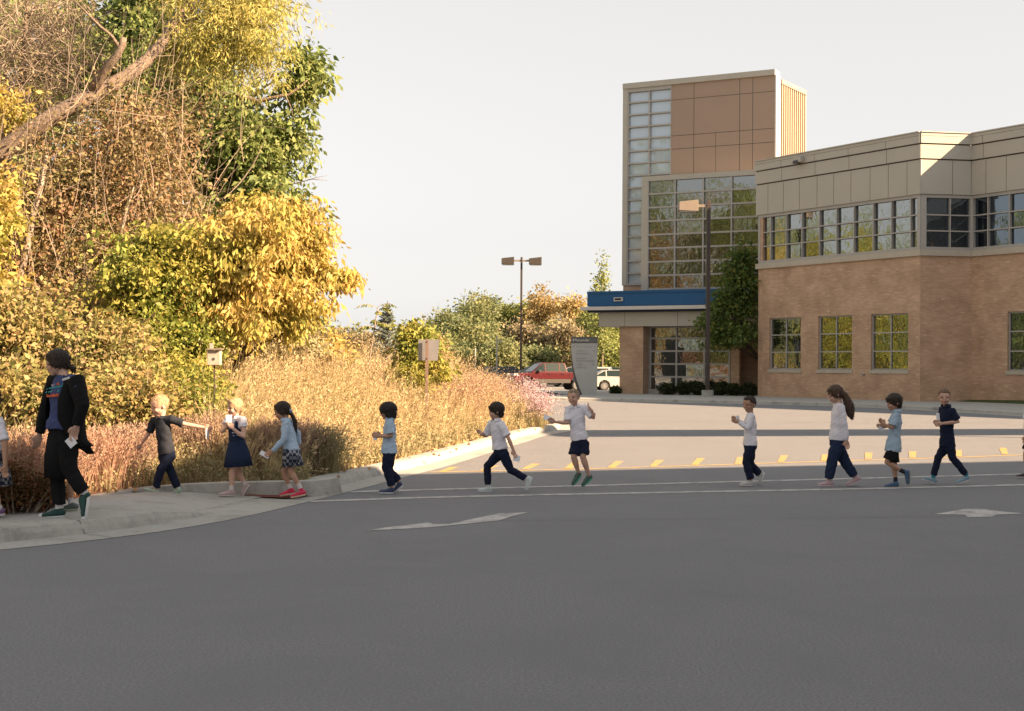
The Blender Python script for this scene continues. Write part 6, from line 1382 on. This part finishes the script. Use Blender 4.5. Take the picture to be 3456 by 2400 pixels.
    if btype in ('trousers', 'shorts', 'wide'):
        wd = {'trousers': 1.0, 'shorts': 1.12, 'wide': 1.22}[btype]*(bottom[2] if len(bottom) > 2 else 1)
        tp = [loft([W['neck'].lerp(hip, .84), hip, hip-up*g(.05)], [(g(.098)*B, g(.088)*B), (g(.106)*B, g(.094)*B), (g(.098)*B, g(.088)*B)], lat, 18, False, False)]
        for s in ('N', 'F'):
            hj, kn, an = W['hip'+s], W['kn'+s], W['an'+s]
            if btype == 'shorts': tp.append(loft([hj+up*g(.04), hj, hj.lerp(kn, .5), hj.lerp(kn, .80)], [g(.07)*B, g(.077)*B, g(.074)*B*wd, g(.074)*B*wd], k=14, round1=False))
            else: tp.append(loft([hj+up*g(.04), hj, hj.lerp(kn, .5), kn, kn.lerp(an, .4), kn.lerp(an, .96)], [g(.07)*B, g(.078)*B, g(.069)*B*wd, g(.056)*B*wd, g(.053)*B*wd, g(.047)*B*wd], k=14, round1=False))
        me = solidify(tp, g(.0088), 'trousers', 2, 0.0045*S, 24/S); link('trousers' if btype != 'shorts' else 'shorts', me, root, bm_, True)
    elif btype == 'skirt':
        hem = W['hem']; wst = W['neck'].lerp(hip, bottom[3] if len(bottom) > 3 else .80); f0, f1 = bottom[2]
        v, f = loft([wst, wst.lerp(hem, .25), wst.lerp(hem, .6), hem], [(g(.098), g(.086)), (max(g(f0)*.9, g(.128)), max(g(f0)*.85, g(.112))), (g(f1)*.86, g(f1)*.80), (g(f1), g(f1)*.92)], lat, 60, False, False, 0.045, 11)
        me = bpy.data.meshes.new('skirt'); me.from_pydata([tuple(p) for p in v], [], f); link('skirt', me, root, bm_, True)
    # shoes and socks
    um, sm_ = shoes; lace = (extras or {}).get('lace'); toe = (extras or {}).get('toe')
    for s in ('N', 'F'):
        an, to, he = W['an'+s], W['to'+s], W['he'+s]; d = (to-he).normalized(); L_ = g(.192) if B < 1.15 else g(.178); u_ = (an-he); u_ = (u_-d*u_.dot(d)).normalized(); l_ = d.cross(u_).normalized()
        if u_.z < -0.2 and d.z > -0.8: u_ = -u_
        if u_.length < .5: u_ = Vector((0, 0, 1))
        hp_ = he
        prof = [(.0, .050, .024), (.08, .064, .029), (.25, .068, .030), (.42, .056, .031), (.6, .044, .034), (.8, .036, .035), (.95, .026, .026), (1.0, .016, .016)]
        pts = [hp_+d*(t*L_)+u_*(g(h)/2+g(.008)) for t, h, w_ in prof]
        # loft with lateral axis l_
        v, f = loft(pts, [(g(w_)*1.0, g(h)/2) for t, h, w_ in prof], l_, 12)
        me = solidify([(v, f), ball(an.lerp(hp_+d*L_*.18, .35), (g(.034), g(.034), g(.03)))], g(.006), 'shoe', 2)
        sh_ = link('shoe', me, root, um, True)
        mb = MB(); k = 16; ring = []
        for j in range(k):
            a = 2*math.pi*j/k; cx_ = .5+.52*math.cos(a); w_ = g(.041)*math.sin(a)*(1+.12*math.cos(a)); ring.append(hp_+d*(cx_*L_)+l_*w_)
        tipup = u_*g(.006); n = 0
        mb.v = [tuple(p-u_*g(.002)) for p in ring]+[tuple(p+u_*g(.017)) for p in ring]; mb.f = [tuple(reversed(range(k))), tuple(range(k, 2*k))]+[(j, (j+1) % k, k+(j+1) % k, k+j) for j in range(k)]
        mb.build('sole', sm_, sh_)
        mb = MB()
        for q in range(4):
            t = .36+.09*q; h = lerp(.066, .040, (t-.3)/.4); c_ = hp_+d*(t*L_)+u_*g(h+.006); mb.tube([c_-l_*g(.016), c_+u_*g(.003), c_+l_*g(.016)], g(.0035), 5)
        mb.build('laces', lace or sm_, sh_)
        if toe: mb = solidify([ball(hp_+d*(.90*L_)+u_*g(.022), (g(.030), g(.036), g(.021)), (d, l_, u_))], g(.005), 'toe_cap', 1); link('toe_cap', mb, sh_, toe, True)
        if sock: mb2 = loft([an.lerp(W['kn'+s], .16), an, an.lerp(hp_+d*L_*.2, .4)], [g(.030)*max(1, B*.9), g(.030), g(.032)], k=12, round0=False); me = solidify([mb2], g(.006), 'sock', 1); link('sock', me, root, sock, True)
    return root, W, dict(fr=fr, lat=lat, up=up, HP=HP)
def card(c, ax, ay, w_, h_, label, m=None):
    ax = Vector(ax).normalized(); ay = Vector(ay); ay = (ay-ax*ay.dot(ax)).normalized(); n = ax.cross(ay)*.0015
    mb = MB(); c = Vector(c); mb.hexa([c+ax*(w_/2*i)+ay*(h_/2*j)+n*k for k in (-1, 1) for i, j in ((-1,-1),(1,-1),(1,1),(-1,1))])
    return mb.build('paper_card', m or PAPER, label=label, cat='card', group='white cards carried by the walkers')
PAPER = M_plain('paper', (0.72,0.73,0.78), 0.7, var=.04)
def zq(px, x1, y1, sc): return lambda x, y: (px+x*sc, y1+y*sc)
def J(o, sc, **k): return {n: (o[0]+v[0]*sc, o[1]+v[1]*sc) for n, v in k.items()}
def Zf(px, py, z=0.0): return G(px, py, z).y
dk = dict(shN=-.115, shF=.115, elN=-.14, elF=.14, wrN=-.13, wrF=.13, haN=-.12, haF=.12, knN=-.06, knF=.06, anN=-.055, anF=.055, toN=-.06, toF=.06, heN=-.05, heF=.05)
def D_(**k): d = dict(dk); d.update(k); return d

# boy with outstretched arms, charcoal polo
o = (440, 1310); sc = .2506
r, W, X = person('fair-haired boy in a charcoal polo walking with both arms stretched wide', Zf(550, 1673, .045), 'fair', .97, J(o, sc, head=(392,238), neck=(420,402), shN=(560,425), elN=(735,485), wrN=(985,528), haN=(1050,545), shF=(318,440), elF=(240,620), wrF=(140,755), haF=(100,835),
    pel=(490,880), knN=(405,1110), anN=(345,1345), toN=(205,1385), heN=(355,1455), knF=(545,1120), anF=(640,1345), toF=(590,1460), heF=(690,1375)), D_(shN=-.06, shF=.08, elN=-.04, wrN=.0, haN=.0, elF=.10), 32, 14, 73, 'blond', (CHAR, 'short', 1.02), (NAVY, 'trousers'), shoe_mats('mint', (0.42,0.50,0.42), (0.30,0.48,0.33)), expr='smile', hairstyle='buzz')
card(W['haN']+Vector((-.012,0,-.06)), (0.25,1,0), (0,0,1), .09, .13, 'white card dangling from the outstretched hand of the fair-haired boy')
# girl in the navy pinafore
o = (700, 1310); sc = .25
r, W, X = person('blonde girl in a navy pinafore over a white collared shirt, hands at her chest', Zf(800, 1673, .045), 'fair', .97, J(o, sc, head=(362,262), neck=(385,402), shN=(480,435), elN=(492,670), wrN=(345,545), haN=(300,500), shF=(285,425), elF=(200,590), wrF=(262,520), haF=(285,470),
    pel=(400,790), hem=(418,1055), knN=(335,1130), anN=(325,1345), toN=(195,1455), heN=(365,1450), knF=(415,1130), anF=(500,1290), toF=(490,1455), heF=(575,1310), tail0=(452,330), tail1=(430,430)), D_(shN=-.08, shF=.08, elN=-.16, wrN=-.19, haN=-.18, elF=-.02, wrF=-.14, haF=-.15, tail0=.06, tail1=.08), 42, 4, 62, 'blond', (WHITE, 'cap', .6), (NAVY2, 'skirt', (.12, .185), .72), shoe_mats('pale_pink', (0.50,0.38,0.38), (0.55,0.48,0.47)), SOCK, hairstyle='tied', extras=dict(collar_m=WHITE))
# pinafore bodice
def bodice(r, W, X, S, mat, k0=.16, k1=.80):
    up, lat = X['up'], X['lat']; a = W['neck'].lerp(W['pel'], k0); b = W['neck'].lerp(W['pel'], k1)
    me = solidify([loft([b, a.lerp(b, .6), a.lerp(b, .3)], [(.108*S, .097*S), (.107*S, .094*S), (.112*S, .095*S)], lat, 18, False, False),
                   loft([a.lerp(b, .35)+lat*.075*S, a+lat*.060*S+up*.012, a+lat*.058*S+up*.03], [(.026*S, .100*S), (.020*S, .088*S), (.018*S, .05*S)], lat, 12, False, True),
                   loft([a.lerp(b, .35)-lat*.075*S, a-lat*.060*S+up*.012, a-lat*.058*S+up*.03], [(.026*S, .100*S), (.020*S, .088*S), (.018*S, .05*S)], lat, 12, False, True)], .0085, 'pinafore', 2, .0015, 30)
    return link('pinafore_bodice', me, r, mat, True)
bodice(r, W, X, .97, NAVY2)
card(W['haF']+Vector((.01,-.03,.05)), (1,.2,0), (0.2,.3,1), .07, .10, 'white card held up at the chest of the girl in the navy pinafore')
# girl in pale blue, plaid skirt, pink shoes
r, W, X = person('dark-haired girl in a pale blue cardigan, checked skirt and hot pink shoes', Zf(990, 1680, .02), 'tan', .97, J(o, sc, head=(1002,310), neck=(1058,425), shN=(1070,480), elN=(1030,690), wrN=(885,850), haN=(830,885), shF=(1110,470), elF=(1222,620), wrF=(1235,760), haF=(1235,800),
    pel=(1142,870), hem=(1150,1055), knN=(1130,1140), anN=(1240,1315), toN=(1145,1480), heN=(1325,1445), knF=(1030,1130), anF=(1112,1325), toF=(1005,1455), heF=(1175,1425), tail0=(1120,315), tail1=(1205,600)), D_(shF=.11, tail0=0, tail1=.02, wrF=.19, haF=.20, elF=.16), 6, 16, 62, 'dark', (BLUE, 'long', .98), (PLAID, 'skirt', (.135, .15), .80), shoe_mats('hot_pink', (0.62,0.03,0.10), (0.60,0.42,0.30)), SOCK, hairstyle='pony', extras=dict(bow=M_cloth('pale_bow', (0.35,0.42,0.6)), tailw=.026))
card(W['haN']+Vector((-.05,-.01,-.01)), (1,.1,-.55), (0.5,.6,.9), .12, .06, 'white card in the lowered hand of the girl in the checked skirt')
# black-haired boy, pale blue polo
o = (1220, 1330); sc = .2193
r, W, X = person('boy with bowl-cut black hair in a pale blue polo and navy trousers', Zf(1320, 1667), 'tan', .98, J(o, sc, head=(398,262), neck=(435,385), shN=(430,440), elN=(458,645), wrN=(290,650), haN=(235,640), shF=(440,440), elF=(430,620), wrF=(300,640), haF=(245,630),
    pel=(425,900), knN=(385,1140), anN=(470,1425), toN=(345,1525), heN=(490,1530), knF=(415,1170), anF=(575,1345), toF=(505,1525), heF=(640,1420)), D_(), 12, 4, 58, 'black', (BLUE, 'short', 1.02), (NAVY, 'trousers', 1.12), shoe_mats('navy_white', (0.05,0.07,0.14), (0.50,0.52,0.58)), hairstyle='bowl', extras=dict(ease=1.04))
card(W['haN']+Vector((-.02,0,-.03)), (1,.3,0), (0,.3,1), .05, .06, 'white card in the fist of the boy with bowl-cut black hair')
# running boy
o = (1580, 1330)
r, W, X = person('dark-haired boy in a white polo and navy trousers striding fast to the left', Zf(1650, 1660), 'light', 1.0, J(o, sc, head=(425,262), neck=(435,405), shN=(520,480), elN=(620,680), wrN=(690,850), haN=(712,930), shF=(350,465), elF=(272,650), wrF=(215,610), haF=(180,580),
    pel=(500,900), knN=(655,1165), anN=(890,1305), toN=(915,1475), heN=(985,1290), knF=(290,1110), anF=(310,1405), toF=(150,1500), heF=(375,1505)), D_(shN=-.09, shF=.09, elF=.14, wrF=.06), 8, 2, 57, 'dark', (WHITE, 'short', .90), (NAVY, 'trousers', .94), shoe_mats('white_trainer', (0.55,0.62,0.62), (0.58,0.64,0.64)), SOCK, hairstyle='mop')
card(W['haN']+Vector((.03,-.01,-.05)), (1,.2,-.2), (.1,.2,1), .09, .08, 'white card trailing from the hand of the striding boy')
# jumping boy
o = (1820, 1290); sc = .2318
r, W, X = person('laughing fair-haired boy in a white polo and navy shorts caught in mid-hop', Zf(1960, 1652), 'light', 1.02, J(o, sc, head=(497,222), neck=(520,352), shF=(415,400), elF=(415,598), wrF=(235,578), haF=(180,552), shN=(655,385), elN=(800,520), wrN=(760,405), haN=(725,365),
    pel=(590,880), knF=(502,1090), anF=(572,1320), toF=(500,1490), heF=(610,1350), knN=(635,1090), anN=(730,1375), toN=(630,1520), heN=(775,1390)), D_(shF=.02, shN=.02, elF=-.06, wrF=-.14, haF=-.15, elN=-.06, wrN=-.10, haN=-.08, knF=-.05, knN=-.05, anF=.03, anN=.03, toF=-.02, toN=-.02, heF=.05, heN=.05), 62, 0, 55, 'sand', (WHITE, 'short', .93), (NAVY, 'shorts'), shoe_mats('green', (0.06,0.10,0.09), (0.06,0.30,0.20)), hairstyle='buzz', expr='smile', roll=8)
card(W['haF']+Vector((-.06,-.01,.03)), (1,0,-.35), (0.3,.5,1), .10, .07, 'white card waved by the hopping boy')
# boy in white long sleeves
o = (2450, 1320); sc = .213
r, W, X = person('small boy in a white long-sleeved shirt turning his face to the camera', Zf(2530, 1641), 'brown', .98, J(o, sc, head=(368,210), neck=(390,345), shN=(410,400), elN=(345,598), wrN=(205,495), haN=(165,480), shF=(370,395), elF=(300,560), wrF=(195,470), haF=(168,455),
    pel=(385,870), knN=(330,1130), anN=(395,1405), toN=(245,1495), heN=(430,1500), knF=(380,1150), anF=(535,1315), toF=(545,1450), heF=(615,1300)), D_(), 40, 6, 56, 'dark', (WHITE, 'long', .99), (NAVY, 'trousers', 1.12), shoe_mats('pale_grey', (0.52,0.53,0.52), (0.56,0.56,0.54)), hairstyle='buzz', expr='smile', extras=dict(collar=False))
card(W['haN']+Vector((.02,0,.05)), (1,.3,0), (0,.2,1), .05, .06, 'white card above the fist of the small boy in white long sleeves')
# girl with long ponytail
o = (2720, 1280); sc = .2381
r, W, X = person('tall girl in a white long-sleeved top with a long brown ponytail, looking down', Zf(2810, 1642), 'light', 1.12, J(o, sc, head=(408,215), neck=(465,335), shN=(492,395), elN=(545,640), wrN=(572,865), haN=(582,925), shF=(440,385), elF=(430,600), wrF=(430,800), haF=(425,850),
    pel=(440,885), knN=(375,1150), anN=(320,1420), toN=(140,1515), heN=(385,1515), knF=(560,1175), anF=(690,1375), toF=(575,1515), heF=(780,1440), tail0=(545,215), tail1=(655,570)), D_(tail0=0, tail1=0), 4, 18, 60, 'brown', (WHITE, 'long', .96), (NAVY2, 'wide'), shoe_mats('rose', (0.52,0.36,0.40), (0.54,0.46,0.48)), hairstyle='pony', extras=dict(tailw=.062, bow=M_cloth('pale_tie', (0.6,0.5,0.48)), collar=False))
# boy in loose blue shirt
o = (2930, 1310); sc = .2193
r, W, X = person('boy in an oversized washed-blue shirt, black shorts and blue trainers', Zf(3000, 1645), 'tan', 1.0, J(o, sc, head=(392,222), neck=(440,350), shN=(435,420), elN=(372,610), wrN=(255,560), haN=(205,515), shF=(420,420), elF=(340,560), wrF=(250,600), haF=(205,590),
    pel=(385,930), knN=(290,1140), anN=(520,1275), toN=(625,1480), heN=(640,1270), knF=(400,1190), anF=(422,1400), toF=(235,1525), heF=(465,1525)), D_(toN=-.05), 10, 6, 58, 'dark', (BLUE2, 'short', 1.08), (BLACKC, 'shorts'), shoe_mats('blue', (0.06,0.13,0.24), (0.16,0.18,0.20)), SOCKD, hairstyle='mop', extras=dict(ease=1.12))
card(W['haF']+Vector((-.02,-.05,-.03)), (1,.3,-.6), (0.2,.4,1), .08, .05, 'white card held low by the boy in the oversized blue shirt')
# boy in navy polo
o = (3080, 1300)
r, W, X = person('boy in a navy polo and navy trousers looking straight at the camera', Zf(3170, 1636), 'light', 1.02, J(o, sc, head=(490,188), neck=(515,320), shN=(610,400), elN=(700,565), wrN=(450,592), haN=(400,600), shF=(455,385), elF=(430,560), wrF=(400,590), haF=(380,580),
    pel=(535,940), knN=(625,1130), anN=(825,1375), toN=(665,1520), heN=(880,1460), knF=(400,1110), anF=(320,1400), toF=(105,1440), heF=(350,1515)), D_(shN=-.09, shF=.09, elN=-.12, wrN=-.17, haN=-.17, elF=.05, wrF=-.05, haF=-.08), 76, 0, 54, 'fairbrown', (NAVY, 'short', 1.02), (NAVY, 'trousers', .96), shoe_mats('blue_white', (0.22,0.36,0.46), (0.5,0.52,0.54)), M_cloth('teal_sock', (0.04,0.25,0.32)), hairstyle='buzz', extras=dict(ease=1.03))
card(W['haF']+Vector((-.0,-.03,.09)), (1,.2,0), (0,.2,1), .05, .10, 'white card sticking up from the hand of the boy in the navy polo')
# boy entering at the right edge
r, W, X = person('child in a white shirt and dark shorts, cut off by the right picture edge', Zf(3450, 1614), 'tan', 1.0, dict(head=(3478,1318), neck=(3485,1345), shN=(3470,1372), elN=(3462,1425), wrN=(3460,1472), haN=(3459,1488), shF=(3500,1370), elF=(3515,1420), wrF=(3500,1465), haF=(3496,1480),
    pel=(3488,1470), knN=(3462,1530), anN=(3463,1588), toN=(3428,1611), heN=(3470,1612), knF=(3505,1535), anF=(3535,1585), toF=(3510,1612), heF=(3545,1598)), D_(), 20, 5, 54, 'dark', (WHITE, 'short', 1.0), (BLACKC, 'shorts'), shoe_mats('maroon', (0.06,0.05,0.07), (0.45,0.42,0.42)), SOCK)
# girl leaving at the left edge
r, W, X = person('child in a white blouse and checked skirt, cut off by the picture edge', Zf(0, 1745, .138), 'tan', 1.08, dict(head=(-40,1345), neck=(-32,1390), shN=(-6,1425), elN=(16,1500), wrN=(18,1570), haN=(16,1600), shF=(-62,1425), elF=(-75,1495), wrF=(-80,1560), haF=(-82,1585),
    pel=(-30,1545), hem=(-26,1640), knN=(-20,1660), anN=(-2,1715), toN=(-48,1748), heN=(16,1738), knF=(-50,1660), anF=(-70,1725), toF=(-120,1748), heF=(-62,1748)), D_(shF=.10, shN=-.10), 10, 5, 74, 'dark', (WHITE, 'short', .84), (PLAID, 'skirt', (.13, .19), .75), shoe_mats('purple', (0.16,0.08,0.20), (0.5,0.48,0.5)), SOCK, hairstyle='bowl')
# child hidden behind the woman
r, W, X = person('child hidden behind the woman in the black cardigan, only lower legs showing', Zf(230, 1722, .138), 'tan', .98, dict(head=(226,1395), neck=(232,1432), shN=(232,1448), elN=(226,1500), wrN=(206,1520), haN=(196,1522), shF=(232,1448), elF=(224,1498), wrF=(206,1515), haF=(198,1512),
    pel=(228,1555), knN=(240,1622), anN=(238,1690), toN=(218,1722), heN=(262,1722), knF=(205,1622), anF=(196,1690), toF=(155,1718), heF=(200,1712)), D_(), 4, 5, 62, 'dark', (NAVY, 'short', 1.0), (NAVY, 'shorts'), shoe_mats('grey_green', (0.10,0.13,0.13), (0.35,0.38,0.30)), SOCK)
# the woman
SHW = M_plain('rubber_white', (0.6,0.62,0.62), .6)
o = (60, 1150); sc = .3947
Zw = Zf(200, 1746, .138)
dw = dict(shN=-.17, shF=.17, elN=-.24, elF=.22, wrN=-.22, wrF=.20, haN=-.21, haF=.19, knN=-.08, knF=.08, anN=-.07, anF=.07, toN=-.10, toF=.10, heN=-.06, heF=.06)
r, W, X = person('woman in a long black cardigan, indigo T-shirt and black trousers walking on the pavement', Zw, 'light', 1.36, J(o, sc, head=(332,190), neck=(400,300), shN=(505,360), elN=(552,560), wrN=(505,728), haN=(470,825), shF=(320,350), elF=(238,600), wrF=(185,800), haF=(162,900),
    pel=(385,830), knN=(450,1120), anN=(568,1300), toN=(598,1470), heN=(618,1320), knF=(335,1150), anF=(355,1410), toF=(195,1525), heF=(400,1512), tail0=(440,215), tail1=(485,270)), dw, 14, 10, 88, 'dark', (INDIGO, 'cap', .86), (BLACKC, 'trousers', .95), shoe_mats('green_canvas', (0.012,0.055,0.048), (0.58,0.60,0.60)), SOCK, build=1.08, hairstyle='pony', extras=dict(collar=False, ease=1.05, tailw=.03, toe=SHW, lace=SHW), expr='smile', group='adults leading the line')
S = 1.36; up, lat, fr = X['up'], X['lat'], X['fr']; nk, pl = W['neck'], W['pel']; bk_ = -fr
shc = (W['shN']+W['shF'])/2; cs = []
# cardigan: open at the front, hanging to the thigh and flaring behind
def ring_pts(c, a, b, off, g0, n=22):
    out = []
    for j in range(n+1):
        t = R(g0)+(2*math.pi-2*R(g0))*j/n; out.append(c+fr*(b*math.cos(t)+off)+lat*(a*math.sin(t)))
    return out
mb = MB(); lv = [(nk+up*.005, .075, .075, -.01, 50), (nk.lerp(pl,.07), .16, .10, -.01, 48), (nk.lerp(pl,.16), .20, .13, -.005, 46), (nk.lerp(pl,.40), .195, .165, -.005, 40), (nk.lerp(pl,.70), .20, .185, -.01, 44), (pl+up*.06, .20, .175, -.03, 60), (pl-up*.02, .20, .175, -.05, 72), (pl-up*.08+bk_*.03, .195, .17, -.09, 84)]
nn = 22
for c, a, b, off, g0 in lv:
    for k_ in (0.0, 0.012):
        for p in ring_pts(c, a+k_, b+k_, off, g0, nn): mb.v.append(tuple(p+Vector((0, 0, 0.006*math.sin(p.y*60+p.x*40)))))
rw = nn+1
for i in range(len(lv)-1):
    a0, a1 = i*2*rw, (i+1)*2*rw
    for j in range(nn):
        mb.f += [(a0+rw+j, a0+rw+j+1, a1+rw+j+1, a1+rw+j), (a0+j+1, a0+j, a1+j, a1+j+1)]
    mb.f += [(a0, a0+rw, a1+rw, a1), (a0+rw+nn, a0+nn, a1+nn, a1+rw+nn)]
e0 = (len(lv)-1)*2*rw; mb.f += [(e0+j, e0+j+1, e0+rw+j+1, e0+rw+j) for j in range(nn)]
cd = mb.build('cardigan', BLACKC, r, smooth=True)
for s in ('N', 'F'):
    sh, el, wr = W['sh'+s], W['el'+s], W['wr'+s]; me = solidify([loft([shc.lerp(sh,.5), sh+up*.01, sh.lerp(el,.5), el, el.lerp(wr,.5), wr.lerp(el,.04)], [.085, .088, .082, .070, .060, .050], k=16, round1=False)], .010, 'sleeve', 3, .003, 22); link('sleeve', me, cd, BLACKC, True)
me = solidify([loft([pl-up*.06+bk_*.15, pl-up*.09+bk_*.22, pl-up*.16+bk_*.30], [(.15, .05), (.13, .035), (.10, .018)], lat, 16)], .011, 'cardigan_tail', 3, .003, 20); link('cardigan_tail', me, cd, BLACKC, True)
# flared trouser skirt hem at the knee
v, f = loft([pl+up*.02, pl.lerp(W['knF'],.5)+fr*.01, W['knF'].lerp(W['knN'],.25)+Vector((-.02,0,-.03))], [(.15,.14), (.145,.14), (.135,.135)], lat, 40, False, False, .03, 8)
me = bpy.data.meshes.new('overskirt'); me.from_pydata([tuple(p) for p in v], [], f); link('overskirt', me, r, BLACKC, True)
# printed lines and name sticker on the T-shirt
TE = [M_plain('print_'+n, c, .8) for n, c in (('orange', (0.62,0.13,0.06)), ('teal', (0.04,0.36,0.38)), ('pale', (0.5,0.42,0.48)))]
def on_shirt(zx, zy, d=0.0):
    px, py = o[0]+zx*sc, o[1]+zy*sc; d_ = ray(px, py)
    dg = bpy.context.evaluated_depsgraph_get(); so_ = [c for c in r.children if c.name.startswith('shirt')][0]
    ok, loc, nrm, _ = so_.ray_cast(so_.matrix_world.inverted() @ Vector((0, 0, H)), d_.normalized())
    return (loc-d_.normalized()*(.004+d)) if ok else P3(px, py, Zw-.16)
bpy.context.view_layer.update()
def stroke(pts, w_, m, name='shirt_print'):
    q = [on_shirt(*p) for p in pts]; mb = MB(); mb.tube(q, w_, 4); return mb
for name, m, ww, rows_ in (('shirt_print', TE[2], .007, [[(275,395),(290,375),(300,392),(315,372)]]), ('shirt_print', TE[0], .009, [[(330,375),(345,362),(352,382)], [(248,470),(265,458),(280,472),(300,458),(318,470),(335,458),(352,466)], [(250,478),(350,472)]]),
        ('shirt_print', TE[1], .008, [[(248,415),(300,400),(350,395),(400,382)], [(385,372),(410,382),(392,398)], [(240,446),(290,432),(355,425)], [(245,438),(350,436)]])):
    mb = MB()
    for row in rows_:
        q = [on_shirt(*p) for p in row]; mb.tube(q, ww, 4)
    so_ = [c for c in r.children if c.name.startswith('shirt')][0]; mb.build(name, m, so_)
a, b = on_shirt(386,334,.035), on_shirt(438,316,.035); mb = MB(); mb.tube([a, b], .013, 4); mb.build('name_sticker', PAPER, so_)
card(W['haN']+Vector((-.005,-.035,-.045)), (.75,0,.65), (-.65,.1,.75), .085, .095, 'white card with turned corner held by the woman')
